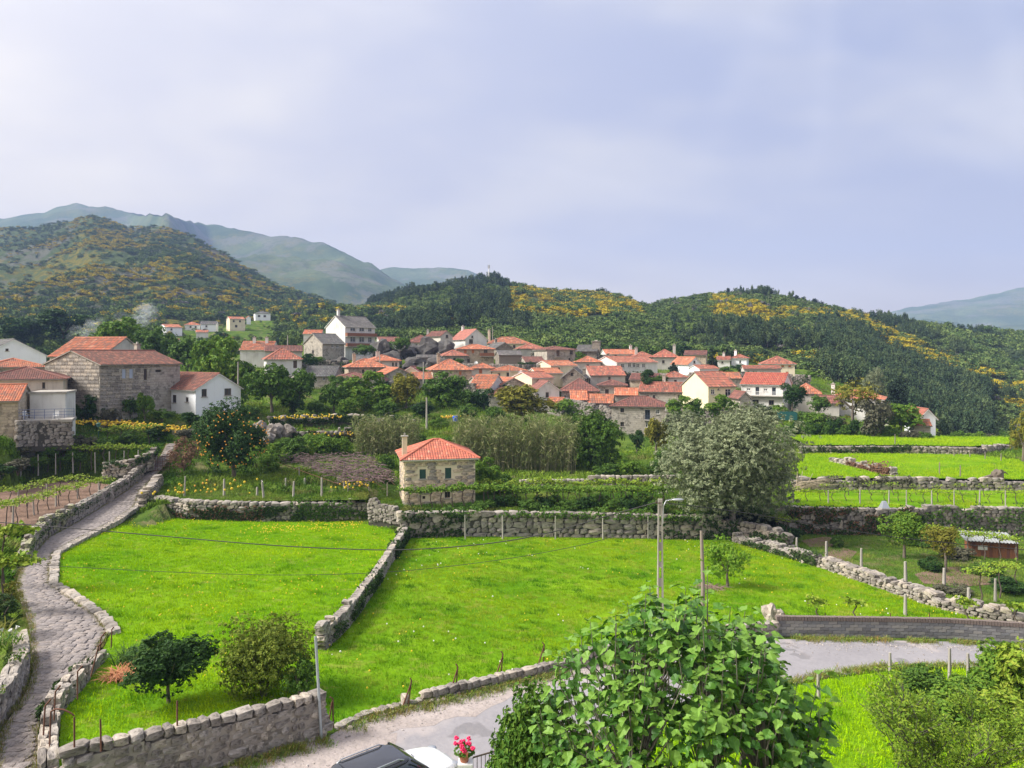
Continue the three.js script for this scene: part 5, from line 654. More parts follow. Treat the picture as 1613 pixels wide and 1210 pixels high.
{ const vw = (label, a, b, h, seed) => stoneWall('village_wall', label, [at(...a), at(...b)], h, { th: 0.6, sw: 0.9, sh: 0.45, seed, mats: [M.rock2, M.darkrock, M.rock], limit: 40, ivy: seed % 2 ? [{ n: 260, size: 0.3 }] : undefined });
  vw('stone wall under the orange hip roofed house', [545, 612, 162], [615, 616, 160], 2, 41); vw('stone wall below the square chimney house', [672, 618, 162], [748, 620, 160], 2.2, 42); vw('lane wall beside the white pediment house', [790, 622, 164], [846, 640, 156], 2.6, 43); vw('yard wall in front of the pyramid roof house', [880, 645, 158], [962, 662, 152], 2.6, 44); vw('retaining wall under the long white sided house', [965, 606, 180], [1066, 608, 178], 3, 45); vw('retaining wall beside the white balcony house', [1085, 604, 180], [1168, 606, 176], 2.6, 46); vw('garden wall below the square cream house', [1170, 602, 178], [1275, 608, 176], 2.4, 47); vw('garden wall below the yellow house', [1050, 664, 148], [1165, 668, 144], 2.6, 48); vw('terrace wall of the slate roofed granite house', [476, 582, 186], [545, 584, 186], 2.4, 49); vw('wall below the brown balcony house', [715, 588, 190], [850, 590, 188], 2.6, 50); vw('retaining wall on top of the village lane', [836, 568, 208], [960, 572, 206], 2.4, 51); vw('low orchard wall below the red sheet roof', [400, 602, 158], [480, 610, 154], 2, 52); }

{ const R = rng(919), ls = [], k = polyWalk(trace([[330, 1222], [400, 1196], [515, 1166], [573, 1133], [648, 1115], [722, 1098], [800, 1079], [862, 1065], [939, 1051], [1060, 1030], [1225, 1012], [1613, 1021]])); for (let i = 0; i < 2600; i++) { const q = k.get(R() * k.len), o = 0.15 + 3.2 * R() * R() * R(), x = q.p.x - q.tz * o, z = q.p.z + q.tx * o, s = 0.012 + 0.05 * R() * R() * R(); ls.push({ p: V(x, planeFn(x, z) + 0.045, z), sv: V(s * 1.4, s, s), r: R() * 6.28, c: mixc([0.20, 0.18, 0.17], [0.46, 0.42, 0.40], R()) }); }
  scatter('gravel', 'loose pale gravel along the road verge', 'gravel', new THREE.IcosahedronGeometry(1, 0), std([1, 1, 1], 0.95), ls); }
// ---------- trees and shrubs ----------
// the big grey-green willow-like olive
tree('olive_tree', 'large spreading grey green olive tree at the corner of the broad lawn', 1152, 846, 76, 206, 210, 'olive', { tr: 0.03, bark: M.barkpale, geo: crown(77, 56000, 0.021, GREENS.olive.map(c => c.map(q => q * 1.22)), { lobes: 64, long: 2.4 }) });
{ const t = tree('orange_tree', 'dark round orange tree full of small oranges by the lane wall', 367, 756, 88, 124, 118, 'dark', { tr: 0.1, geo: crown(78, 16000, 0.04, GREENS.dark, { lobes: 26 }) }), R = rng(5), gs = []; const h = 118 * 88 / F, w = 124 * 88 / F; for (let i = 0; i < 170; i++) { const [a, b, c] = dirRand(R), g = new THREE.IcosahedronGeometry(0.085, 0); g.translate(a * w * 0.44, h * 0.55 + b * h * 0.38, c * w * 0.44); gs.push(g); } part('oranges', merge(gs), std([0.62, 0.27, 0.02], 0.6), t).userData.kind = 'stuff'; }
tree('laurel_tree', 'tall glossy dark green laurel beside the reed bed', 933, 752, 100, 84, 112, 'dark', { tr: 0.04, geo: crown(79, 14000, 0.045, GREENS.mid, { lobes: 24 }) });
tree('citrus_tree', 'small round citrus tree with dark leaves inside the rubble wall', 266, 1112, 29, 124, 108, 'dark', { tr: 0.2, pos: onPlane(266, 1108), geo: crown(80, 6500, 0.065, GREENS.dark, { lobes: 20 }) });
tree('shrub', 'pale green feathery shrub growing against the dividing wall', 412, 1110, 28.5, 150, 150, 'bright', { tr: 0.0, cat: 'shrub', pos: onPlane(415, 1098), geo: crown(81, 17000, 0.038, GREENS.yellow.map((c, i) => [c[0] * 0.85, c[1] * 1.1, c[2]]), { lobes: 30, open: 1 }) });
tree('shrub', 'dark ivy mound at the foot of the dividing wall', 470, 1090, 28.5, 70, 95, 'mid', { tr: 0.0, cat: 'shrub', pos: onPlane(474, 1110), geo: crown(82, 3200, 0.06, GREENS.mid, { lobes: 16 }) });
tree('shrub', 'spiky dark shrub beside the pile of orange bracken', 245, 1040, 31, 55, 60, 'grey', { tr: 0, cat: 'shrub', pos: onPlane(248, 1050), geo: crown(83, 1800, 0.06, GREENS.ivy, { lobes: 12, long: 3 }) });
tree('shrub', 'rusty brown leafless bush beside the orange tree', 290, 738, 90, 50, 54, 'dry', { tr: 0, cat: 'shrub', mat: M.dryleaf, geo: crown(84, 5000, 0.03, GREENS.dry, { lobes: 14, open: 1, long: 4 }) });
tree('young_tree', 'bright young pear tree with white tips on the broad lawn', 1146, 928, 48, 70, 88, 'lime', { tr: 0.12, pos: onPlane(1146, 926), geo: crown(85, 5000, 0.055, GREENS.lime.map(c => [c[0] * 0.8, c[1], c[2]]), { lobes: 15, open: 1 }) });
tree('fruit_tree', 'round green fruit tree standing in the vegetable garden', 1425, 882, 60, 84, 92, 'bright', { tr: 0.24, pos: onPlane(1424, 880), geo: crown(86, 6500, 0.06, GREENS.bright, { lobes: 18 }) });
tree('fruit_tree', 'olive yellow fruit tree standing in the vegetable garden', 1490, 902, 57, 60, 84, 'yellow', { tr: 0.25, pos: onPlane(1490, 900), geo: crown(87, 4500, 0.06, GREENS.yellow, { lobes: 14, open: 1 }) });
tree('shrub', 'rounded glossy shrub on the planted bed by the lane', 12, 1000, 38, 74, 52, 'dark', { tr: 0, cat: 'shrub', pos: onPlane(8, 1008).add(V(-0.3, 0.6, 0)), geo: crown(88, 2400, 0.07, GREENS.ivy, { lobes: 14 }) });
tree('shrub', 'yellow green bush above the glossy shrub on the lane bed', 18, 960, 44, 46, 40, 'yellow', { tr: 0, cat: 'shrub', pos: onPlane(10, 958), geo: crown(89, 1800, 0.07, GREENS.yellow, { lobes: 12 }) });
const TR = [ // name, label, x, base, d, w, h, kind, trunk share, group
 ['broadleaf_tree', 'tall sunlit ash tree beside the granite farmhouse chimney', 358, 655, 128, 88, 122, 'bright', 0.12],
 ['broadleaf_tree', 'dense dark round tree right of the white cottage', 428, 648, 122, 80, 76, 'mid', 0.08],
 ['broadleaf_tree', 'ochre tinted oak between the dark round tree and the rubble cottage', 470, 640, 130, 52, 60, 'mid', 0.1],
 ['broadleaf_tree', 'fresh green tree behind the farmhouse roof with smoke around it', 187, 575, 175, 74, 74, 'bright', 0.1],
 ['broadleaf_tree', 'blue green tree behind the farmhouse roof beside the smoke', 243, 580, 170, 60, 68, 'mid', 0.1],
 ['broadleaf_tree', 'bushy tree behind the farmhouse chimney', 296, 600, 160, 64, 70, 'mid', 0.1],
 ['broadleaf_tree', 'light green tree behind the white cottage', 330, 600, 150, 56, 70, 'bright', 0.1],
 ['broadleaf_tree', 'dark oak on the slope behind the orange roof', 100, 540, 260, 92, 52, 'dark', 0.1],
 ['broadleaf_tree', 'dark oak behind the plain white building', 30, 545, 260, 74, 46, 'dark', 0.1],
 ['broadleaf_tree', 'walnut tree with pale crown above the pale hedge', 525, 652, 130, 46, 54, 'mid', 0.1],
 ['broadleaf_tree', 'leafy lime green tree below the salmon cornered house', 578, 650, 134, 78, 64, 'bright', 0.1],
 ['broadleaf_tree', 'yellowish leafy tree below the patched orange shed', 640, 650, 134, 58, 66, 'yellow', 0.1],
 ['broadleaf_tree', 'big rounded mid green tree in front of the square chimney house', 705, 652, 138, 86, 68, 'mid', 0.1],
 ['broadleaf_tree', 'dark tree beside the salmon roofed house', 762, 655, 142, 40, 44, 'dark', 0.1],
 ['broadleaf_tree', 'spreading yellow green tree above the reeds', 824, 672, 138, 96, 66, 'yellow', 0.1],
 ['citrus_tree', 'yellow fruited citrus in front of the granite balcony house', 1034, 718, 118, 40, 64, 'yellow', 0.1],
 ['citrus_tree', 'dark shrubby citrus below the granite balcony house', 1003, 712, 122, 26, 34, 'dark', 0.08],
 ['broadleaf_tree', 'bright bushy tree at the corner of the granite balcony house', 1072, 668, 142, 48, 44, 'bright', 0.1],
 ['broadleaf_tree', 'bright bushy tree under the yellow house balcony', 1135, 662, 140, 48, 40, 'bright', 0.1],
 ['olive_tree', 'small silvery olive beside the large olive tree', 1078, 712, 108, 62, 70, 'olive', 0.08],
 ['olive_tree', 'grey olive bush below the white balcony house', 1190, 690, 120, 70, 54, 'olive', 0.08],
 ['broadleaf_tree', 'sparse budding tree in front of the veranda house', 1343, 690, 134, 92, 94, 'sparse', 0.35],
 ['olive_tree', 'rounded grey green tree at the foot of the budding tree', 1376, 696, 130, 56, 72, 'grey', 0.08],
 ['broadleaf_tree', 'bright green spreading tree near the small white house', 1420, 690, 134, 62, 56, 'bright', 0.2],
 ['broadleaf_tree', 'dark tree left of the grey walled orange house', 1248, 645, 148, 36, 42, 'dark', 0.1],
 ['broadleaf_tree', 'round dark tree in front of the low rusty shed', 1290, 654, 142, 32, 32, 'mid', 0.08],
 ['broadleaf_tree', 'pale green tree behind the grey walled orange house', 1272, 612, 200, 44, 26, 'bright', 0.1],
 ['eucalyptus', 'broad dark eucalyptus behind the veranda house', 1408, 660, 170, 44, 64, 'euc', 0.12],
 ['eucalyptus', 'pale topped eucalyptus taller than the veranda house', 1380, 655, 180, 40, 78, 'olive', 0.15],
 ['cypress', 'dark pointed conifer beside the small white house', 1486, 702, 132, 24, 46, 'conifer', 0.05],
 ['cypress', 'dark conifer among the roofs near the white gabled house', 1122, 592, 186, 24, 36, 'conifer', 0.06],
 ['cypress', 'blue green conifer beside the long white sided house', 1061, 602, 178, 24, 34, 'conifer', 0.06],
 ['broadleaf_tree', 'leafy tree spilling over the black boulders', 630, 556, 200, 34, 26, 'mid', 0.1],
 ['broadleaf_tree', 'hedge like tree under the tall white house balcony', 574, 562, 198, 34, 20, 'mid', 0.05],
 ['broadleaf_tree', 'dark tree between the red sheet roof and the slate house', 487, 585, 176, 28, 28, 'dark', 0.08],
 ['broadleaf_tree', 'olive toned tree beside the ruined tower chimney', 912, 580, 196, 22, 26, 'mid', 0.1],
 ['broadleaf_tree', 'tree with orange tinted crown at the edge of the field', 1612, 724, 104, 40, 72, 'yellow', 0.1],
 ['broadleaf_tree', 'leafy tree hiding the foot of the yellow house gable', 1098, 672, 142, 40, 44, 'mid', 0.1],
 ['broadleaf_tree', 'round tree in front of the white gable with salmon roof', 735, 650, 146, 44, 36, 'mid', 0.1],
 ['broadleaf_tree', 'dark tree behind the hamlet of the slope', 345, 540, 330, 26, 18, 'dark', 0.1],
 ['broadleaf_tree', 'pale tree between the pediment house and the stone sheds', 890, 660, 150, 40, 30, 'bright', 0.1],
 ['broadleaf_tree', 'small dark tree in the courtyard of the long white sided house', 1020, 604, 172, 24, 22, 'dark', 0.1],
];
for (const [n, l, x, b, d, w, h, k, tr, g] of TR) tree(n, l, x, b, d, w, h, k, { tr, group: g });
// garden shrubs, told apart only by where they stand
{ const R = rng(31), TONE = { mid: 'medium green', dark: 'dark green', bright: 'bright green', grey: 'grey green', lime: 'yellow green' }, put = (label, group, list, kinds, flat) => list.forEach(([x, b, d, w, h], i) => { if (flat) d = -onPlane(x, b).z; const k = kinds[i % kinds.length], tall = h > w * 0.85 ? 'tall ' : h < w * 0.58 ? 'low ' : ''; const o = bush(tall + TONE[k] + ' ' + label, x, b, d, w, h, k, group); if (flat) o.position.y = planeY(o.position.x, d) - 0.05; });
  put('leafy bush in the garden beds behind the bare pergola', 'leafy bushes behind the bare pergola', [[440, 735, 96, 44, 42], [470, 728, 97, 48, 44], [505, 722, 99, 46, 40], [535, 718, 100, 36, 34], [455, 712, 101, 40, 24], [495, 705, 103, 44, 26], [425, 745, 93, 34, 30]], ['bright', 'mid', 'bright']);
  put('dense bush between the cottage and the reeds', 'bushes beside the cottage', [[770, 778, 84, 52, 50], [800, 778, 84, 40, 36], [765, 752, 92, 40, 34], [605, 748, 92, 34, 34], [600, 765, 86, 40, 30]], ['bright', 'mid']);
  put('bush under the vine pergola on the lawn wall', 'low bushes under the vine pergola', Array.from({ length: 13 }, (_, i) => [762 + i * 23, 806, 74.2 + (i % 3) * 0.8, 36, 22 + (i % 3) * 5]), ['mid', 'dark', 'mid']);
  put('bramble bush on the bank below the laurel', 'brambles below the laurel', [[960, 752, 94, 44, 26], [995, 750, 94, 44, 28], [1030, 748, 95, 40, 28], [1048, 730, 100, 36, 26], [975, 738, 99, 36, 22]], ['mid', 'bright', 'mid']);
  put('clipped hedge bush above the upper field', 'hedge bushes above the upper field', Array.from({ length: 9 }, (_, i) => [1240 + i * 15, 692 - (i % 2) * 3, 131 + (i % 2), 26, 26 + (i % 3) * 4]), ['mid', 'dark']);
  put('leafy shrub below the veranda house', 'shrubs below the veranda house', [[1262, 672, 140, 40, 26], [1285, 676, 138, 42, 30], [1312, 676, 138, 38, 28], [1240, 668, 142, 36, 26], [1300, 690, 132, 30, 20], [1400, 694, 130, 34, 24], [1432, 696, 128, 30, 22], [1455, 696, 127, 30, 18], [1512, 702, 134, 36, 26], [1535, 704, 136, 40, 26], [1560, 706, 138, 40, 24], [1590, 706, 140, 34, 20]], ['mid', 'bright', 'grey', 'mid']);
  put('scrub bush at the foot of the village', 'scrub at the foot of the village', [[395, 665, 116, 36, 30], [460, 650, 124, 40, 30], [500, 652, 126, 34, 24], [545, 652, 128, 40, 28], [610, 655, 128, 40, 28], [665, 655, 128, 40, 26], [735, 662, 126, 36, 30], [690, 675, 118, 30, 18], [780, 672, 126, 40, 34], [800, 690, 120, 34, 26], [735, 700, 108, 40, 20], [700, 705, 106, 36, 20], [660, 700, 106, 30, 18], [1090, 700, 118, 30, 24], [1060, 680, 132, 30, 20], [890, 690, 142, 24, 20]], ['mid', 'dark', 'mid', 'bright']);
  put('garden bush below the farmhouse terrace', 'bushes below the farmhouse', [[120, 662, 106, 30, 30], [150, 665, 106, 40, 46], [175, 668, 106, 30, 34], [205, 655, 110, 40, 34], [228, 660, 108, 30, 44], [255, 662, 108, 34, 20], [300, 668, 108, 40, 20], [130, 715, 92, 44, 32], [160, 712, 93, 34, 26], [100, 718, 91, 30, 22], [205, 700, 98, 40, 24], [250, 690, 100, 40, 22], [290, 690, 100, 36, 20], [340, 680, 104, 40, 18], [60, 735, 88, 40, 20], [20, 740, 86, 40, 20], [8, 722, 86, 40, 26], [40, 722, 87, 36, 24], [75, 722, 89, 34, 26], [-10, 735, 84, 40, 30], [115, 730, 90, 36, 24], [2, 752, 80, 50, 26], [28, 745, 82, 44, 24], [-14, 728, 83, 50, 30]], ['mid', 'dark', 'grey', 'mid', 'bright']);
  put('weedy bush among the village walls', 'greenery among the village walls', [[530, 605, 158, 30, 16], [600, 612, 152, 24, 14], [660, 590, 182, 26, 14], [720, 575, 194, 20, 12], [830, 578, 190, 30, 10], [770, 612, 165, 24, 12], [1040, 604, 170, 30, 14], [1020, 606, 168, 22, 12], [1100, 598, 180, 26, 10], [1145, 590, 196, 34, 14], [1165, 585, 200, 30, 12], [500, 572, 186, 20, 12], [445, 598, 160, 30, 18], [1200, 655, 146, 34, 20], [1225, 655, 146, 30, 18], [1150, 575, 220, 30, 12], [960, 560, 240, 40, 18], [900, 556, 245, 40, 18], [1000, 558, 240, 40, 20], [1080, 560, 238, 40, 18], [850, 552, 250, 40, 16]], ['mid', 'dark', 'bright']);
  put('shrub by the roadside garden fence', 'shrubs by the garden fence', [[1580, 1100, 28, 110, 90], [1620, 1120, 25, 120, 120], [1530, 1120, 26, 100, 60], [1440, 1090, 29, 90, 50], [1500, 1150, 24, 120, 70], [1600, 1180, 21, 140, 90]], ['bright', 'lime', 'bright', 'mid'], 1);
  put('bush in the fenced vegetable garden', 'bushes in the vegetable garden', [[1320, 862, 66, 26, 22], [1470, 900, 55, 40, 24], [1510, 880, 60, 60, 24], [1550, 905, 54, 60, 22], [1590, 935, 48, 70, 26], [1500, 935, 47, 50, 18], [1450, 860, 64, 50, 16], [1240, 850, 70, 40, 26]], ['mid', 'dark', 'grey'], 1); }
// giant reeds
function reeds(label, x0, x1, base, top, d, deep, n, seed) {
  const R = rng(seed), root = thing('reed_bed', label, 'reeds', at((x0 + x1) / 2, base, d)), k = d / F, w = (x1 - x0) * k, h = (base - top) * k, st = [], L = new Leaves(R, [[0.25, 0.29, 0.10], [0.14, 0.20, 0.06], [0.40, 0.38, 0.22]]), sc = []; const pc = [[0.25, 0.23, 0.12], [0.17, 0.19, 0.08], [0.36, 0.33, 0.20]];
  for (let i = 0; i < n; i++) { const x = (R() - 0.5) * w, z = -R() * deep, hh = h * (0.5 + 0.52 * R()) * (0.9 + 0.14 * fbm(x * 0.4, seed, 3, 2)), lx = (R() - 0.5) * hh * 0.32 + x / w * 0.5, lz = (R() - 0.3) * hh * 0.2, r = 0.022 + 0.012 * R(); st.push(tube([V(x, -0.4, z), V(x + lx * 0.3, hh * 0.5, z + lz * 0.3), V(x + lx, hh, z + lz)], [r, r * 0.8, r * 0.3], 3)); const c = pc[Math.floor(R() * 3)]; for (let q = 0; q < st[st.length - 1].index.count; q++) sc.push(...c);
    for (let q = 0; q < 22; q++) { const t = 0.25 + 0.75 * Math.sqrt(R()), a = R() * 6.28; L.add(x + lx * t * t + Math.cos(a) * 0.25, hh * t + 0.05, z + lz * t * t + Math.sin(a) * 0.25, Math.cos(a), 0.5, Math.sin(a), 0.75, 0.085, 0.5); } }
  const g = merge(st); g.setAttribute('color', new THREE.Float32BufferAttribute(sc, 3)); part('canes', g, M.dryleaf, root).userData.kind = 'stuff'; part('leaves', L.geo, M.leaf, root).userData.kind = 'stuff';
}
reeds('wide stand of tall pale canes behind the cottage and laurel', 718, 908, 757, 642, 97, 5, 680, 401);
reeds('narrower stand of dry canes above the bare pergola', 560, 654, 732, 648, 99, 4, 340, 402);
// ---------- vines ----------
function vineProto(seed, label, group, nLeaf, pal, h = 1.55, armL = 1.0, leaf = 0.15) { const R = rng(seed), root = thing('grapevine', label, 'vine', V(0, 0, 0), 0, group), pts = [V(0, -0.2, 0), V(0.06, h * 0.3, 0.04), V(-0.08, h * 0.6, -0.03), V(0.03, h * 0.9, 0), V(0, h, 0)]; for (const p of pts) { p.x += (R() - 0.5) * 0.14; p.z += (R() - 0.5) * 0.1; } const gs = [tube(pts, [0.055, 0.045, 0.04, 0.035, 0.03], 5)]; for (const s of [-1, 1]) gs.push(tube([pts[4], V(s * armL * 0.5, h + 0.08, (R() - 0.5) * 0.3), V(s * armL, h + 0.02, (R() - 0.5) * 0.4)], [0.03, 0.022, 0.01], 4)); part('trunk', merge(gs), M.vinebark, root);
  const L = new Leaves(R, GREENS[pal]); for (let i = 0; i < nLeaf; i++) { const x = (R() + R() - 1) * armL * 1.15, z = (R() + R() - 1) * 0.62; L.add(x, h + 0.1 + (R() - 0.35) * 0.34 * (1 + 0.6 * Math.sin(x * 5 + seed)), z, 0, 1, 0.2, leaf * 1.15, leaf, 0.9); } part('leaves', L.geo, M.leaf, root).userData.kind = 'stuff'; return root; }
function vines(protos, pts, R) { pts.forEach(([p, sc], i) => { const pr = protos[i % protos.length]; let v = pr; if (pr.placed) v = copyOf(pr, p); else { pr.placed = 1; pr.position.copy(p); } v.scale.setScalar(sc); v.rotation.y = (R() - 0.5) * 0.5; }); }
function line(a, b, n) { return Array.from({ length: n }, (_, i) => { const t = n > 1 ? i / (n - 1) : 0, d = lerp(a[2], b[2], t); return at(lerp(a[0], b[0], t), lerp(a[1], b[1], t), d); }); }
const postGeo = (() => { const g = new THREE.CylinderGeometry(0.055, 0.085, 1, 4, 1); g.rotateY(Math.PI / 4); g.translate(0, 0.5, 0); return boxUV(g.toNonIndexed()); })();
function posts(label, group, list, name = 'vine_post', mat = M.concrete) { list.forEach(([p, h, lean = 0, wd = 1], i) => { const m = single(name, postGeo, mat, label, 'post', group); m.position.copy(p).y -= 0.25; m.scale.set(wd * 1.15, h + 0.25, wd * 1.15); m.rotation.z = lean; m.rotation.y = i * 0.7; }); }
{ const R = rng(88);
  const lab1 = 'young lime green vine trained over the brown soil plot', pr1 = [1, 2, 3].map(s => vineProto(500 + s, lab1, 'vines over the brown soil', 120, 'lime', 1.7, 1.2));
  vines(pr1, [...line([-6, 838, 62.5], [158, 784, 79], 11), ...line([-10, 812, 68], [120, 782, 80], 6)].map((p, i) => [p, 1.05 + 0.2 * R()]), R);
  posts('rough granite vine post on the brown soil plot', 'posts on the brown soil plot', [...line([20, 822, 65], [156, 782, 79.5], 5), ...line([30, 800, 73], [120, 780, 81], 3)].map(p => [p, 1.9, (R() - 0.5) * 0.16]));
  const lab2 = 'lime green vine on the upper trellis below the farmhouse', pr2 = [1, 2].map(s => vineProto(520 + s, lab2, 'vines on the upper trellis', 130, 'lime', 1.75, 1.3));
  vines(pr2, [...line([-10, 748, 86], [95, 738, 90], 6), ...line([125, 738, 90], [222, 734, 91], 6), ...line([170, 705, 98], [235, 702, 99], 4)].map(p => [p, 1.15 + 0.25 * R()]), R);
  posts('grey post of the upper trellis below the farmhouse', 'posts of the upper trellis', [...line([5, 750, 85], [115, 742, 89], 5), ...line([150, 742, 89], [218, 738, 90], 4)].map(p => [p, 2.2, (R() - 0.5) * 0.08]));
  const lab3 = 'pale green vine of the long pergola above the lawn wall', pr3 = [1, 2, 3].map(s => vineProto(540 + s, lab3, 'vines of the long pergola', 190, 'bright', 1.75, 1.1));
  vines(pr3, line([646, 809, 74.6], [1046, 808, 75.6], 25).map((p, i) => [p, 1.15 + 0.25 * R()]), R);
  const lab3b = 'sunlit vine on the back row of the pergola beside the cottage', pr3b = [1, 2].map(s => vineProto(548 + s, lab3b, 'back row of the pergola', 190, 'lime', 1.7, 1.2));
  vines(pr3b, line([770, 796, 79], [1046, 794, 80], 15).map((p, i) => [p, 1.1 + 0.25 * R()]), R);
  const lab4 = 'short knotty vine with few young leaves on the right terrace', pr4 = [1, 2, 3].map(s => vineProto(560 + s, lab4, 'short vines on the right terrace', 34, 'lime', 1.25, 0.8, 0.16));
  vines(pr4, [...line([1250, 793, 83.5], [1620, 796, 87], 19), ...line([1300, 783, 87], [1620, 786, 89], 10)].map(p => [p, 0.9 + 0.3 * R()]), R);
  posts('slim concrete post of the vine row on the right terrace', 'posts of the terrace vine row', [1249, 1305, 1355, 1400, 1428, 1468, 1503, 1543, 1584].map((x, i) => [at(x, 797, 82.6 + i * 0.35), 1.75, (R() - 0.5) * 0.06]));
  const lab5 = 'single bushy vine on a stake behind the block wall', pr5 = [1, 2].map(s => vineProto(580 + s, lab5, 'staked vines behind the block wall', 120, 'lime', 1.05, 0.55, 0.17));
  vines(pr5, [[1287, 984], [1347, 984], [1522, 984], [1600, 990]].map(([x, y]) => [onPlane(x, y), 1.15]), R);
  const lab6 = 'leafy vine trained over the garden shed trellis', pr6 = [1, 2].map(s => vineProto(590 + s, lab6, 'vines around the garden shed', 150, 'lime', 1.9, 1.2));
  vines(pr6, [[1500, 850, 70], [1525, 853, 69], [1550, 858, 68], [1575, 864, 67], [1600, 872, 66], [1545, 925, 51], [1600, 905, 55], [1575, 915, 53], [1240, 860, 74], [1225, 855, 76], [1450, 838, 74], [1470, 842, 72]].map(([x, y, d]) => { const p = at(x, y, d); p.y = planeY(p.x, d); return [p, 1.0 + 0.2 * R()]; }), R);
  posts('square concrete post along the rubble garden wall', 'posts along the garden wall', [[1255, 870, 23], [1302, 883, 30], [1357, 897, 33], [1427, 925, 40], [1423, 938, 26], [1487, 931, 36], [1568, 948, 36], [1526, 966, 40], [1426, 970, 34]].map(([x, y, h]) => { const p = onPlane(x, y); return [p, h * -p.z / F * 1.0, (R() - 0.5) * 0.05, 1.5]; }));
  posts('thin pale post standing before the boulder wall', 'posts before the boulder wall', [733, 792, 875, 950, 1021].map(x => [onPlane(x, 850), 2.2, (R() - 0.5) * 0.04, 0.9]));
  posts('leaning granite post of the old trellis above the ivy wall', 'posts of the old trellis', [[416, 788, 32, 0.1], [462, 786, 28, -0.03], [507, 785, 33, 0.02], [543, 777, 24, -0.2], [405, 783, 16, 0], [290, 786, 36, 0.04], [353, 784, 30, 0], [533, 772, 24, 0], [480, 770, 18, 0], [450, 772, 20, 0]].map(([x, y, h, l]) => [at(x, y, 78 + (790 - y) * 0.3), h * 78 / F, l, 1.5]));
}
{ // leafless tangled pergola
  const R = rng(99), root = thing('bare_pergola', 'leafless tangle of purple brown vine canes on a sloping pergola', 'pergola'), A = at(436, 728, 91), B = at(578, 724, 93), C = at(622, 764, 80), D = at(560, 772, 79), gs = [];
  for (let i = 0; i < 900; i++) { const u = R(), v = R(), p = A.clone().lerp(B, u).lerp(D.clone().lerp(C, u), v); p.y += (R() - 0.5) * 0.7 + 0.7; const a = R() * 6.28, l = 0.5 + 0.9 * R(), q = p.clone().add(V(Math.cos(a) * l, (R() - 0.5) * 0.3, Math.sin(a) * l)), m = p.clone().lerp(q, 0.5).add(V((R() - 0.5) * 0.3, 0.15 * R(), (R() - 0.5) * 0.3)); gs.push(tube([p, m, q], [0.04, 0.03, 0.018], 3)); }
  part('canes', merge(gs), std([0.15, 0.10, 0.10], 0.95), root).userData.kind = 'stuff';
  for (const [u, v] of [[0.1, 0.2], [0.4, 0.1], [0.7, 0.1], [0.95, 0.2], [0.2, 0.8], [0.55, 0.85], [0.9, 0.9]]) { const p = A.clone().lerp(B, u).lerp(D.clone().lerp(C, u), v); part('post', tube([V(p.x, p.y - 2.4, p.z), p], 0.07, 5), M.concrete, root); }
  for (let i = 0; i < 4; i++) { const u = i / 3; part('rail', tube([A.clone().lerp(B, u), D.clone().lerp(C, u)], 0.03, 4), M.rust, root); }
}
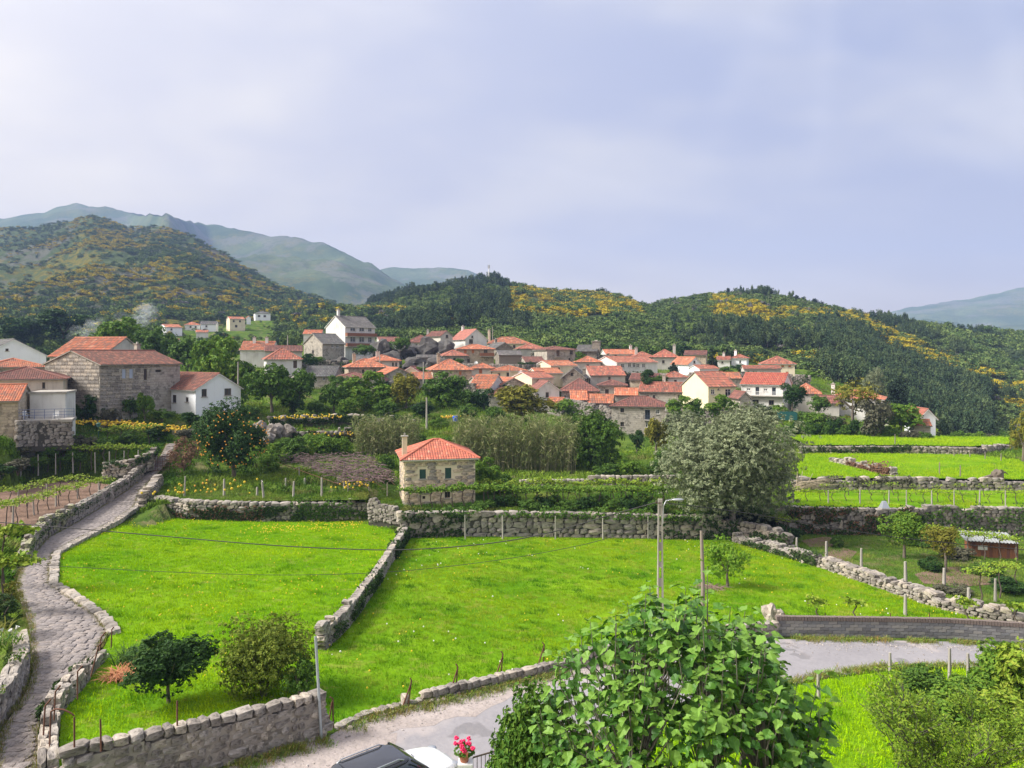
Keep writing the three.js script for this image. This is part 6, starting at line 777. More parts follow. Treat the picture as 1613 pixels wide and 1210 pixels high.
// ---------- plants close by ----------
{ // fig tree: upright shoots with whorls of lobed drooping leaves
  const R = rng(2024), base = V(3.55, planeY(3.5, 14.5), -14.6), root = thing('fig_tree', 'big fig tree with broad lobed leaves beside the road', 'tree', base);
  const lobed = k => { const r = rng(600 + k), o = [[0, 0.04], [0.22, -0.02], [0.40, 0.16], [0.42, 0.40], [0.47, 0.62], [0.36, 0.74], [0.24, 0.72], [0.2, 0.92], [0, 1.08]], full = [...o, ...o.slice(1, -1).reverse().map(([x, y]) => [-x, y])].map(([x, y]) => [x * (0.9 + 0.25 * r()), y * (0.95 + 0.1 * r())]), P = [], mid = [[0, 0.2], [0, 0.5], [0, 0.8]]; const z = (x, y) => (0.05 + 0.16 * k) * Math.abs(x) - (0.12 + 0.13 * ((k * 2) % 4)) * y * y + 0.05 * Math.sin(x * 9 + y * 7 + k); const c = [0, 0.5];
    for (let i = 0; i < full.length; i++) { const a = full[i], b = full[(i + 1) % full.length]; for (const [x, y] of [a, b, c]) P.push(x, z(x, y), y); } const g = new THREE.BufferGeometry(); g.setAttribute('position', new THREE.Float32BufferAttribute(P, 3)); g.computeVertexNormals(); g.rotateX(0); return g; };
  const geos = [0, 1, 2, 3].map(lobed), mats = [[0.085, 0.215, 0.026], [0.06, 0.165, 0.022], [0.17, 0.32, 0.045], [0.04, 0.12, 0.018]].map(c => new THREE.MeshPhysicalMaterial({ color: col(c), roughness: 0.5, transmission: 0.3, thickness: 0, specularIntensity: 0.45 }));
  const bs = [], list = [], cy = 6.0 - base.y; const limb = []; for (let i = 0; i < 9; i++) { const a = i * 0.7 + R() * 0.4, rr = 1.2 + 1.1 * R(), e = V(Math.cos(a) * rr, cy - 0.4 + R() * 1.0, Math.sin(a) * rr * 0.85); limb.push(e); bs.push(tube([V(Math.cos(a) * 0.2, -0.3, Math.sin(a) * 0.2), V(Math.cos(a) * 0.55, cy * 0.45, Math.sin(a) * 0.5), e], [0.15, 0.10, 0.06], 6)); }
  let tips = 0, tries = 0; while (tips < 500 && tries++ < 4000) { const [a, b, c] = dirRand(R); if (b < -0.25) continue; const lump = 0.84 + 0.55 * fbm(a * 2.6 + 4, c * 2.6 + b, 3, 12) + 0.12 * R(), p = V(a * 2.3 * lump, cy + 0.2 + b * 2.75 * lump * (0.8 + 0.25 * R()), c * 2.4 * lump); if (R() < 0.25) p.multiplyScalar(0.9); const near = limb.reduce((m, e) => e.distanceTo(p) < m.distanceTo(p) ? e : m, limb[0]), len = 0.3 + 0.7 * R() * R() + 0.15 * R(), up = p.clone().add(V((R() - 0.5) * 0.25 + a * 0.12, len, (R() - 0.5) * 0.25 + c * 0.12)); const mid = near.clone().lerp(p, 0.55).add(V(0, -0.12, 0)); bs.push(tube([near, mid, p, up], [0.022, 0.016, 0.011, 0.006], 4)); tips++;
    const nl = 7 + Math.floor(R() * 4); for (let k = 0; k < nl; k++) { const f = 0.1 + 0.95 * (k + 1) / nl, pos = p.clone().lerp(up, f), az = k * 2.4 + R() * 0.6, pt = 0.06 + 0.1 * R(), droop = -0.35 + 1.5 * R() * (1.25 - f); list.push({ pos: pos.add(V(Math.cos(az) * pt, 0.02, Math.sin(az) * pt)), az, droop, s: (0.13 + 0.14 * R()) * (1.1 - 0.3 * f), g: Math.floor(R() * 4), roll: (R() - 0.5) * 1.2, m: f > 0.75 ? 2 : R() < 0.45 ? 0 : R() < 0.6 ? 1 : R() < 0.5 ? 3 : 2 }); } }
  part('branches', merge(bs), std([0.16, 0.145, 0.12], 0.9), root);
  list.sort((a, b) => (b.pos.z * 1.0 + b.pos.y * 0.4) - (a.pos.z * 1.0 + a.pos.y * 0.4)); const rest = [[], [], [], []], o = new THREE.Object3D();
  list.forEach((l, i) => { o.position.copy(l.pos); o.rotation.set(0, 0, 0); o.rotation.order = 'YXZ'; o.rotation.y = Math.PI / 2 - l.az; o.rotation.x = l.droop; o.rotation.z = l.roll; o.scale.setScalar(l.s); if (i < 300) { const m = part('leaf', geos[l.g], mats[l.m], root); m.position.copy(o.position); m.rotation.copy(o.rotation); m.scale.copy(o.scale); } else { o.updateMatrix(); const g = geos[l.g].clone(); g.applyMatrix4(o.matrix); rest[l.m].push(g); } });
  rest.forEach((g, i) => { if (g.length) part('foliage', merge(g), mats[i], root).userData.kind = 'stuff'; });
}
tree('shrub', 'compact dark green privet shrub in front of the fig tree', 850, 1320, 18, 150, 375, 'mid', { tr: 0.42, cat: 'shrub', pos: V((850 - W / 2) * 17 / F, planeY(0.9, 17), -17), geo: crown(90, 15000, 0.06, GREENS.bright.map(c => [c[0] * 0.7, c[1] * 0.8, c[2]]), { lobes: 26 }) });
function airyTree(label, px, d, len0, seed) { // fine-leaved tree with dark forking limbs
  const R = rng(seed), base = V((px - W / 2) * d / F, planeY(10, d), -d), root = thing('plum_tree', label, 'tree', base), bs = [], Q = rng(seed + 7), L = new Leaves(Q, [[0.18, 0.29, 0.025], [0.11, 0.20, 0.02], [0.29, 0.38, 0.04]]);
  const grow2 = (p, dir, len, r, lv) => { const q = p.clone().addScaledVector(dir, len), m = p.clone().lerp(q, 0.5).add(V((R() - 0.5) * len * 0.22, (R() - 0.5) * len * 0.1, (R() - 0.5) * len * 0.22)); bs.push(tube([p, m, q], [r, r * 0.8, r * 0.6], lv > 2 ? 3 : 5)); if (lv >= 3) for (let i = 0; i < 26; i++) { const t = Q(), s = p.clone().lerp(q, t); L.add(s.x + (Q() - 0.5) * 0.3, s.y + (Q() - 0.5) * 0.3, s.z + (Q() - 0.5) * 0.3, 0, 1, 0, 0.10, 0.045, 1.2); } if (lv < 5) { const n = lv === 0 ? 4 : 2 + (R() < 0.75); for (let i = 0; i < n; i++) { const a = R() * 6.28, s = 0.5 + 0.45 * R(), nd = dir.clone().add(V(Math.cos(a) * s, 0.18, Math.sin(a) * s)).normalize(); grow2(lv === 0 ? q : p.clone().lerp(q, 0.6 + 0.4 * R()), nd, len * (0.62 + 0.25 * R()), r * 0.6, lv + 1); } } };
  grow2(V(0, -0.3, 0), V(-0.05, 1, 0.05).normalize(), len0, 0.06 * len0, 0); part('branches', merge(bs), std([0.075, 0.065, 0.055], 0.95), root); part('leaves', L.geo, M.leaf, root).userData.kind = 'stuff';
}
airyTree('loose fine leaved plum tree with dark forking limbs in the garden', 1425, 18, 2.15, 322);
airyTree('smaller airy plum tree with thin limbs near the garden fence', 1530, 21, 1.75, 327);
{ // strap-leaved lilies on the planted bed, and the bracken heap
  const R = rng(55); const strap = (name, label, p0, n, len, pal, cat, spread, up, mat, flowers) => { const root = thing(name, label, cat, p0), P = [], C = []; for (let i = 0; i < n; i++) { const a = R() * 6.28, x = (R() - 0.5) * spread, z = (R() - 0.5) * spread, l = len * (0.7 + 0.5 * R()), w = 0.028, s = 5; let pv = null; const k = mixc(GREENS[pal][0], GREENS[pal][1 + (i % 2)], R()); for (let q = 0; q <= s; q++) { const t = q / s, o = l * 0.75 * t, y = up * (l * t * 1.1 - l * 0.75 * t * t), ww = w * (1 - t * 0.9), c = [V(x + Math.cos(a) * o - Math.sin(a) * ww, y, z + Math.sin(a) * o + Math.cos(a) * ww), V(x + Math.cos(a) * o + Math.sin(a) * ww, y, z + Math.sin(a) * o - Math.cos(a) * ww)]; if (pv) for (const v of [pv[0], pv[1], c[0], pv[1], c[1], c[0]]) { P.push(v.x, v.y, v.z); C.push(...k); } pv = c; } } const g = new THREE.BufferGeometry(); g.setAttribute('position', new THREE.Float32BufferAttribute(P, 3)); g.setAttribute('color', new THREE.Float32BufferAttribute(C, 3)); g.computeVertexNormals(); part('leaves', g, mat, root).userData.kind = 'stuff';
    if (flowers) for (let i = 0; i < flowers; i++) { const f = new THREE.ConeGeometry(0.09, 0.16, 7, 1, true); f.rotateX(Math.PI); const m = part('flower', f, M.frameW, root), a = R() * 6.28, r = R() * spread * 0.7; m.position.set(Math.cos(a) * r, len * (0.55 + 0.2 * R()), Math.sin(a) * r); m.rotation.set(R() - 0.5, 0, R() - 0.5); part('flower_stalk', tube([V(Math.cos(a) * r * 0.6, 0, Math.sin(a) * r * 0.6), m.position.clone()], 0.012, 4), M.green, root); } };
  strap('lily_plant', 'strap leaved white lilies spilling from the bed by the lane', onPlane(14, 1062).add(V(-0.5, 1.2, 0)), 150, 0.9, 'bright', 'flower', 1.5, 1, M.leaf, 7);
  strap('lily_plant', 'clump of pale grassy leaves above the lilies', onPlane(8, 1040).add(V(-0.8, 1.1, 0)), 120, 0.9, 'yellow', 'plant', 1.4, 1.1, M.leaf, 3);
  strap('bracken_heap', 'heap of orange brown dead fronds inside the stone wall', onPlane(190, 1070), 260, 1.0, 'rustfrond', 'bracken', 0.9, 0.75, M.dryleaf, 0);
  strap('palm_shrub', 'green arching fronds above the orange brown heap', onPlane(200, 1046), 140, 1.2, 'mid', 'plant', 0.9, 1.2, M.leaf, 0);
  strap('palm_shrub', 'dry straw coloured fronds beside the dark spiky shrub', onPlane(222, 1050), 90, 1.1, 'weed', 'plant', 0.8, 1.1, M.leaf, 0);
  const pr = vineProto(595, 'vigorous yellow green vine at the edge of the lane', undefined, 520, 'lime', 2.1, 1.5, 0.2); delete pr.userData.group; pr.position.copy(onPlane(4, 968)); pr.scale.setScalar(1.3);
  const pr2 = vineProto(596, 'tall yellow green vine overhanging the lane bend', undefined, 520, 'lime', 2.4, 1.4, 0.2); delete pr2.userData.group; pr2.position.copy(onPlane(6, 928)); pr2.scale.setScalar(1.4);
}
// ---------- rough growth over the open ground between gardens ----------
{ const R = rng(808), ls = [[], []], fl = [], tg = [tuftGeo(11, 16, 0.55, 0.55, 0.05), tuftGeo(12, 18, 0.35, 0.6, 0.05)]; const lanePoly = [...pL, ...pR.slice().reverse()], polys = [T1, T3, T4, T5, soilL, lanePoly];
  for (let i = 0; i < 52000; i++) { const d = i > 42000 ? 58 + 46 * R() : 40 * Math.pow(5.4, R()), px = d < 72 || i > 42000 ? R() * 330 - 60 : R() * 1700 - 40, x = (px - W / 2) * d / F, z = -d, v = R(), rr = R() * 6.28, j = R(); if (polys.some(p => inside(p, x, z))) continue; if (laneNear(x, z)[0] < 0.75 || inside(lawnL, x, z) || inside(lawnR, x, z) || inside(gardenR, x, z)) continue; const a = fbm(x * 0.09, z * 0.09, 4, 5), b = fbm(x * 0.4, z * 0.4, 3, 8); ls[b > 0 ? 0 : 1].push({ p: V(x, groundY(x, z) - 0.02 + (d > 80 ? 0.25 * fbm(x * 0.15, d * 0.15, 3, 4) : 0), z), s: 0.8 + 0.7 * v, r: rr, c: mixc(mixc([0.07, 0.15, 0.018], [0.18, 0.27, 0.03], clamp(a * 1.8 + 0.5)), [0.24, 0.20, 0.09], sstep(0.15, 0.4, b) * 0.6).map(q => q * (0.75 + 0.5 * j)) }); }
  ls.forEach((l, i) => scatter('rough_grass', 'rough weeds and grass on the banks between gardens', 'grass', tg[i], M.blade, l));
  const fg = new THREE.IcosahedronGeometry(0.13, 0), band = (a, b, n, w) => { for (let i = 0; i < n; i++) { const t = R(), d = lerp(a[2], b[2], t), p = at(lerp(a[0], b[0], t), lerp(a[1], b[1], t), d); p.x += (R() - 0.5) * 2; p.z += (R() - 0.5) * w; p.y = Math.max(p.y, groundY(p.x, p.z)) + 0.35 + 0.3 * R(); fl.push({ p, s: 0.7 + 0.6 * R(), r: 0, c: R() < 0.7 ? [0.62, 0.44, 0.02] : [0.55, 0.30, 0.03] }); } };
  band([130, 668, 104], [285, 682, 102], 420, 6); band([440, 662, 112], [540, 660, 116], 90, 5); band([480, 690, 105], [560, 686, 106], 50, 5); band([700, 662, 124], [730, 660, 126], 50, 2); band([250, 776, 80], [400, 774, 82], 40, 7); band([540, 770, 80], [575, 768, 80], 30, 5);
  scatter('garden_flowers', 'drifts of yellow flowers on the garden banks', 'flowers', fg, std([1, 1, 1], 0.8), fl); }
// ---------- growth on the hills ----------
{ const R = rng(4242), GR = [[0.85, 0.85, 0.85], [0.62, 0.62, 0.62], [1.15, 1.15, 1.1]], YG = [[1, 1, 1], [0.7, 0.75, 0.8], [0.3, 0.42, 0.9]];
  const bushG = [crown(1, 170, 0.24, GR, { lobes: 6, long: 1.3 }), crown(2, 170, 0.24, GR, { lobes: 7, long: 1.3 })], gorseG = crown(3, 170, 0.22, YG, { lobes: 6, long: 1.2 }), eucG = [crown(4, 300, 0.16, GR, { lobes: 9, long: 1.6 }), crown(6, 300, 0.16, GR, { lobes: 12, cone: 1, long: 1.6 })], trunkG = new THREE.CylinderGeometry(0.5, 1, 1, 5).translate(0, 0.5, 0);
  const mat = M.hillLeaf = matte({ vertexColors: true });
  const L = { bush: [[], []], gorse: [], euc: [[], []], trunk: [] };
  const pixel = p => [W / 2 + p.x / -p.z * F, HZ - (p.y - EYE) / -p.z * F];
  const hamlet = q => { const [a, b] = pixel(q); return a > 252 && a < 436 && b > 486 && b < 556; };
  const add = (p, kind, w, h, v) => { if (hamlet(p) && (-p.z < 425)) { if (R() < 0.5) return; w *= 0.42; h *= 0.42; }  if (kind === 'euc') { w *= 0.62; h *= 0.5; } else { w *= 0.85; h *= 0.8; } const sv = V(w, h, w), r = R() * 6.28;
    if (kind === 'gorse') L.gorse.push({ p, sv, r, c: mixc([0.48, 0.37, 0.025], [0.60, 0.47, 0.035], v) });
    else if (kind === 'euc') { const c = mixc([0.05, 0.085, 0.045], [0.12, 0.165, 0.07], v * v); L.euc[R() < 0.55 ? 0 : 1].push({ p: p.clone().add(V(0, h * 0.65, 0)), sv, r, c }); if (R() < 0.35) L.trunk.push({ p: p.clone().add(V(0, -0.5, 0)), sv: V(0.16, h * 1.3, 0.16), r: 0, c: [0.22, 0.20, 0.18] }); }
    else L.bush[R() < 0.5 ? 0 : 1].push({ p: p.clone().add(V(0, -h * 0.3, 0)), sv, r, c: kind === 'light' ? mixc([0.09, 0.15, 0.035], [0.15, 0.21, 0.06], v) : kind === 'rock' ? [0.20, 0.19, 0.185] : mixc([0.07, 0.125, 0.04], [0.175, 0.235, 0.07], v) }); };
  for (let i = 0; i < 17000; i++) { // hill on the right
    const u = Math.pow(R(), 0.9) * 0.72, vv = Math.pow(R(), 1.15) * 1.03, p = hillRight(u, vv), [px, py] = pixel(p), v = R(), a = fbm(p.x * 0.018, p.z * 0.018, 4, 7), b = fbm(p.x * 0.05, p.z * 0.05, 3, 17);
    const band = px > 1330 ? Math.abs(py - (505 + (px - 1330) * 0.47)) : 99, wood = px > 1290 && px < 1560 && py > 515 + Math.max(0, (px - 1330)) * 0.5 && py < 720;
    const terr = px < 1130 && py > 500 + (px - 1000) * -0.05 && px > 940; if (terr && R() < 0.55) continue; if (fbm(p.x * 0.03, p.z * 0.03, 3, 91) > 0.2 && R() < 0.75) continue;
    if (band < 24 + 16 * a && R() < 0.7) add(p, R() < 0.72 ? 'gorse' : 'dark', 1.9 + 1.3 * v, 1.5 + 0.9 * v, v);
    else if (wood && R() < 0.8) add(p, 'euc', 2.4 + 1.6 * R(), 4.5 + 3.5 * R(), v);
    else if (px > 1120 && px < 1420 && a + b * 1.4 > 0.04 && py < 600 && R() < 0.8) add(p, 'gorse', 1.8 + 1.2 * v, 1.4 + 0.8 * v, v);
    else if (px > 1480 && py < 590 && a > -0.1) add(p, a > 0.2 ? 'euc' : 'dark', 2.4 + 2 * R(), 2.4 + 2.5 * R(), v);
    else if (px > 1060 && a < -0.2 && R() < 0.5) add(p, 'euc', 2.2 + 1.5 * R(), 4 + 3 * R(), v);
    else add(p, terr ? 'light' : b > 0.22 ? 'light' : R() < 0.04 ? 'rock' : 'dark', 1.7 + 2.0 * R(), 1.4 + 1.7 * R(), v); }
  for (let i = 0; i < 12000; i++) { // wooded hill behind the village
    const u = R(), vv = Math.pow(R(), 1.1) * 1.03, p = hillMid(u, vv), [px, py] = pixel(p), v = R(), a = fbm(p.x * 0.014, p.z * 0.014, 4, 27), b = fbm(p.x * 0.05, p.z * 0.05, 3, 37);
    const yel = (px > 800 && px < 1010 && py < 505 + 20 * a && py > 450) || (px > 540 && px < 630 && Math.abs(py - 492) < 8) || (px > 640 && px < 730 && Math.abs(py - 500) < 9), wood = px > 560 && px < 830 && py < 530 && a > -0.12, terr = px > 880 && py > 520;
    if (terr && R() < 0.5) continue; if (fbm(p.x * 0.025, p.z * 0.025, 3, 92) > 0.2 && R() < 0.75) continue;
    if (yel && b > -0.12 && R() < 0.8) add(p, 'gorse', 2.3 + 1.4 * v, 1.6 + 0.9 * v, v); else if (wood && !yel && R() < 0.75) add(p, 'euc', 2.6 + 1.8 * R(), 4.5 + 3 * R(), v); else add(p, b > 0.15 ? 'light' : 'dark', 2.2 + 2.2 * R(), 1.8 + 2 * R(), v); }
  for (let i = 0; i < 20000; i++) { // heath-covered hill on the left
    const u = R(), vv = Math.pow(R(), 0.85) * 1.02, p = hillLeft(u, vv), [px, py] = pixel(p), v = R(), a = fbm(p.x * 0.007, p.z * 0.007, 5, 47), b = fbm(p.x * 0.03, p.z * 0.03, 3, 57); if (px < -20 || px > 640) continue;
    const low = py > 478; const meadow = px < 200 && py > 395 && py < 470 && a < 0.05; if (meadow && R() < 0.8) continue;
    if (!low && a * 0.7 + b > 0.0 && R() < 0.85) { add(p, R() < 0.7 ? 'gorse' : 'dark', 2.2 + 1.6 * v, 1.4 + 0.9 * v, v); } else if (low && R() < 0.5) add(p, R() < 0.25 ? 'euc' : R() < 0.15 ? 'gorse' : R() < 0.4 ? 'light' : 'dark', 3.0 + 2.2 * R(), 2.4 + 2.2 * R(), v); else if (R() < 0.4) add(p, b > 0.2 ? 'rock' : a < -0.2 ? 'light' : 'dark', 2.6 + 2.4 * R(), 1.8 + 1.8 * R(), v); }
  for (let i = 0; i < 2600; i++) { const d = 235 + 190 * R(), px = R() * 1500 - 60, x = (px - W / 2) * d / F, p = V(x, groundY(x, -d), -d), py = pixel(p)[1]; if (px > 1380 || (d < 300 && px > 400 && px < 1280 && py > 545 && R() < 0.5)) continue; const v = R(); add(p, R() < 0.12 ? 'light' : R() < 0.3 ? 'euc' : 'dark', 2.4 + 2 * R(), 2.2 + 2.2 * R(), v); }
  scatter('hill_scrub', 'dark green scrub and low trees covering the hills', 'scrub', bushG[0], mat, L.bush[0]); scatter('hill_scrub', 'dark green scrub and low trees covering the hills', 'scrub', bushG[1], mat, L.bush[1]);
  scatter('gorse', 'yellow flowering gorse spread over the hillsides', 'gorse', gorseG, mat, L.gorse); scatter('hill_wood', 'dark eucalyptus and pine wood on the hill slopes', 'wood', eucG[0], mat, L.euc[0]); scatter('hill_wood', 'dark eucalyptus and pine wood on the hill slopes', 'wood', eucG[1], mat, L.euc[1]); scatter('wood_trunks', 'pale bare trunks of the hillside wood', 'wood', trunkG, std([1, 1, 1], 0.95), L.trunk);
  // single trees standing up on the skylines
  const sky = (pts, P, x0, x1, lab, grp, kind) => pts.forEach(([px, h, w]) => { const p = P((px - x0) / (x1 - x0), 0.985); tree('skyline_tree', lab, 0, 0, -p.z, w, h, kind, { tr: 0.25, group: grp, pos: p }); });
  sky([[1088, 8, 7], [1113, 9, 8], [1146, 13, 9], [1165, 8, 8], [1197, 10, 8], [1215, 12, 8], [1247, 14, 12], [1256, 13, 10], [1266, 12, 10], [1283, 14, 12], [1294, 12, 10], [1329, 10, 7], [1350, 8, 7], [1400, 9, 8], [1440, 10, 8], [1468, 8, 8], [1520, 9, 9]], hillRight, 930, 1950, 'small dark tree standing on the ridge of the gorse hill', 'trees on the gorse hill ridge', 'euc');
  sky([[660, 10, 8], [690, 10, 8], [712, 9, 8], [733, 10, 7], [784, 13, 8], [794, 12, 8], [812, 11, 7], [850, 8, 7], [640, 9, 8], [600, 9, 9]], hillMid, 440, 1110, 'small dark tree standing on the ridge near the mast', 'trees on the mast hill ridge', 'euc');
  sky([[948, 12, 18]], hillMid, 440, 1110, 'lone spreading tree on the crest of the yellow gorse slope', undefined, 'euc');
}
// ---------- smaller things ----------
const onPlaneUp = (px, py, h) => at(px, py, (EYE - PA - h) / ((py - HZ) / F + PB + PC * (px - W / 2) / F));
const rockGeos = Array.from({ length: 4 }, (_, k) => { const g = new THREE.IcosahedronGeometry(1, 3), p = g.attributes.position; for (let i = 0; i < p.count; i++) { const v = V(p.getX(i), p.getY(i), p.getZ(i)), n = noise3.noise(v.x * 1.3 + k * 5, v.y * 1.3, v.z * 1.3) * 0.45 + noise3.noise(v.x * 3.1, v.y * 3.1 + k, v.z * 3.1) * 0.18; v.multiplyScalar(0.85 + n); v.y = Math.max(v.y, -0.5); p.setXYZ(i, v.x, v.y, v.z); } g.computeVertexNormals(); return boxUV(toCreasedNormals(g, 0.5)); });
function boulders(label, group, list, mat) { list.forEach(([x, b, d, w, h], i) => { const p = d ? at(x, b, d) : onPlane(x, b), k = -p.z / F, m = single('boulder', rockGeos[i % 4], mat, Array.isArray(label) ? label[i] : label, 'boulder', group); m.position.copy(p).y += h * k * 0.35; m.scale.set(w * k / 2, h * k * 0.75, w * k / 2.2); m.rotation.y = i * 1.9; }); }
boulders('black weathered boulder of the village outcrop', 'black boulders of the village outcrop', [[602, 562, 203, 42, 26], [640, 566, 206, 52, 26], [676, 562, 208, 46, 28], [700, 560, 208, 36, 24], [618, 574, 198, 44, 20], [572, 598, 184, 36, 16], [536, 584, 190, 40, 20], [655, 580, 196, 50, 18], [690, 582, 190, 44, 20]], M.darkrock);
boulders('pale split boulder lying at the edge of the broad lawn', 'split boulders on the broad lawn', [[1214, 976, 0, 28, 24], [1228, 978, 0, 20, 18]], M.rock3);
boulders(['narrow stone of the rubble heap beside the orange tree', 'largest stone in the middle of the rubble heap', 'small stone of the rubble heap touching the garden wall', 'flat stone lying in front of the rubble heap'], 'rubble heap by the orange tree', [[410, 684, 106, 26, 20], [432, 690, 104, 34, 24], [455, 688, 105, 26, 18], [420, 698, 102, 30, 16]], M.rock2);
boulders('upright weathered boulder on the vineyard wall', undefined, [[172, 790, 79, 14, 22]], M.rock);
boulders('small stone at the foot of the low road wall', 'stones at the foot of the low wall', [[680, 1108, 0, 10, 7], [690, 1107, 0, 9, 6], [699, 1106, 0, 9, 7], [506, 1162, 0, 22, 18], [552, 1150, 0, 14, 6], [1265, 888, 0, 7, 6]], M.rock3);
{ // concrete lamp pole with slotted web
  const b = onPlane(1040, 1040), d = -b.z, top = at(1042, 786, d).y, h = top - b.y, t = thing('lamp_post', 'slotted concrete electricity pole with a curved street lamp arm', 'lamp post', b), gs = [];
  const leg = s => { const g = box(0.09, h, 0.2); const p = g.attributes.position; for (let i = 0; i < p.count; i++) { const y = p.getY(i) + h / 2, k = 1 - 0.45 * y / h; p.setXYZ(i, (p.getX(i) + s * 0.14) * k, y, p.getZ(i) * k); } g.computeVertexNormals(); return boxUV(g); };
  part('flange', leg(-1), M.concrete, t); part('flange', leg(1), M.concrete, t); for (let i = 0; i < 9; i++) { const y = 0.3 + i * h / 9, k = 1 - 0.45 * y / h; gs.push(box(0.21 * k, i % 2 ? 0.25 : 0.4, 0.12 * k, 0, y, 0)); } gs.push(box(0.15, 0.35, 0.11, 0, h - 0.18, 0)); part('web', boxUV(merge(gs)), M.concrete, t);
  part('lamp_arm', tube([V(0.12, h - 1.2, 0.05), V(0.15, h - 0.35, 0.05), V(0.28, h - 0.08, 0.05), V(0.62, h - 0.02, 0.05)], 0.028, 6), M.metal, t); const lg = new THREE.SphereGeometry(0.16, 10, 6); lg.scale(1.9, 0.42, 0.75); lg.translate(0.85, h - 0.03, 0.05); part('lamp_head', lg, M.metal, t);
  part('insulator', merge([box(0.28, 0.05, 0.05, -0.1, h - 0.18, 0.12), box(0.05, 0.14, 0.05, -0.22, h - 0.12, 0.12)]), M.frameD, t);
  const w = onPlane(1106, 1000), dh = at(1105, 836, -w.z).y - w.y, t2 = single('wooden_pole', tube([V(0, -0.3, 0), V(0.05, dh * 0.5, 0), V(-0.04, dh, 0)], [0.13, 0.11, 0.085], 8), M.wood, 'grey weathered wooden pole without wires near the lamp', 'pole'); t2.position.copy(w);
}
const wire = (label, pts, d0, d1, r, group) => { const c = new THREE.CatmullRomCurve3(pts.map(([x, y], i) => at(x, y, lerp(d0, d1, i / (pts.length - 1))))); return single('power_cable', new THREE.TubeGeometry(c, 90, r, 5), M.cable, label, 'cable', group); };
wire('thick twisted black cable sagging across the lawns from the lamp pole', [[1036, 791], [960, 812], [870, 838], [780, 855], [640, 866], [520, 864], [400, 857], [260, 845], [110, 832], [-60, 818]], 38, 46, 0.028);
wire('thin dark wire hanging lower across both lawns', [[1040, 815], [953, 849], [870, 868], [780, 883], [640, 899], [520, 905], [380, 905], [110, 893], [-60, 880]], 38, 44, 0.014);
wire('black cable running from the lamp pole over the vegetable garden', [[1046, 792], [1160, 806], [1300, 829], [1400, 845], [1500, 856], [1613, 866], [1720, 873]], 38, 46, 0.022);
wire('thin line crossing the trees in front of the village', [[330, 548], [380, 572], [440, 602], [500, 632], [555, 660], [672, 632]], 128, 118, 0.025);
{ const pole = (label, x, top, base, d, r) => { const p = at(x, base, d), m = single('utility_pole', tube([V(0, -1, 0), V(0, (base - top) * d / F, 0)], [r, r * 0.65], 7), M.concrete, label, 'pole'); m.position.copy(p); };
  pole('concrete pole with lamp in front of the tree row', 672, 626, 670, 116, 0.17); pole('grey pole beside the black boulders', 598, 553, 600, 178, 0.17); pole('grey pole below the plank granary', 667, 570, 610, 166, 0.17); pole('tall pole behind the white cottage', 375, 570, 612, 122, 0.14); pole('pole with wire beside the slate house', 453, 528, 560, 190, 0.15); pole('pole behind the orange hipped beige house', 803, 580, 608, 172, 0.14); pole('slim pole above the pink roof barn', 776, 515, 545, 240, 0.14);
  const mp = thing('radio_mast', 'slender white radio mast on the wooded ridge', 'mast', hillMid((770 - 440) / 670, 0.97)), hh = 30 * 590 / F; part('mast_pole', tube([V(0, -2, 0), V(0, hh, 0)], [0.5, 0.32], 6), M.frameW, mp); part('antenna', merge([box(0.5, 2.4, 0.5, 0.6, hh - 1.4, 0), box(0.5, 2.4, 0.5, -0.6, hh - 1.4, 0), box(1.6, 0.2, 0.2, 0, hh - 1.2, 0)]), M.metal, mp);
  const sl = thing('street_lamp', 'green lantern street lamp below the farmhouse terrace', 'lamp post', at(155, 692, 99)); part('lamp_pole', tube([V(0, -0.4, 0), V(0, 1.6, 0)], 0.06, 6), M.green, sl); const lan = new THREE.CylinderGeometry(0.28, 0.14, 0.42, 6); lan.translate(0, 1.82, 0); part('lantern', lan, std([0.10, 0.24, 0.22], 0.4), sl); const cap = new THREE.ConeGeometry(0.32, 0.24, 6); cap.translate(0, 2.15, 0); part('lantern_cap', cap, M.green, sl); }
{ // grey metal pole at the wall corner
  const b = onPlaneUp(507, 1158, 0.2), d = -b.z, t = at(497, 1003, d); const m = single('metal_pole', tube([b.clone().add(V(0, -0.5, 0)), t], 0.05, 8), std([0.40, 0.44, 0.47], 0.5, { metalness: 0.4 }), 'leaning grey metal pole at the end of the rubble wall', 'pole'); }
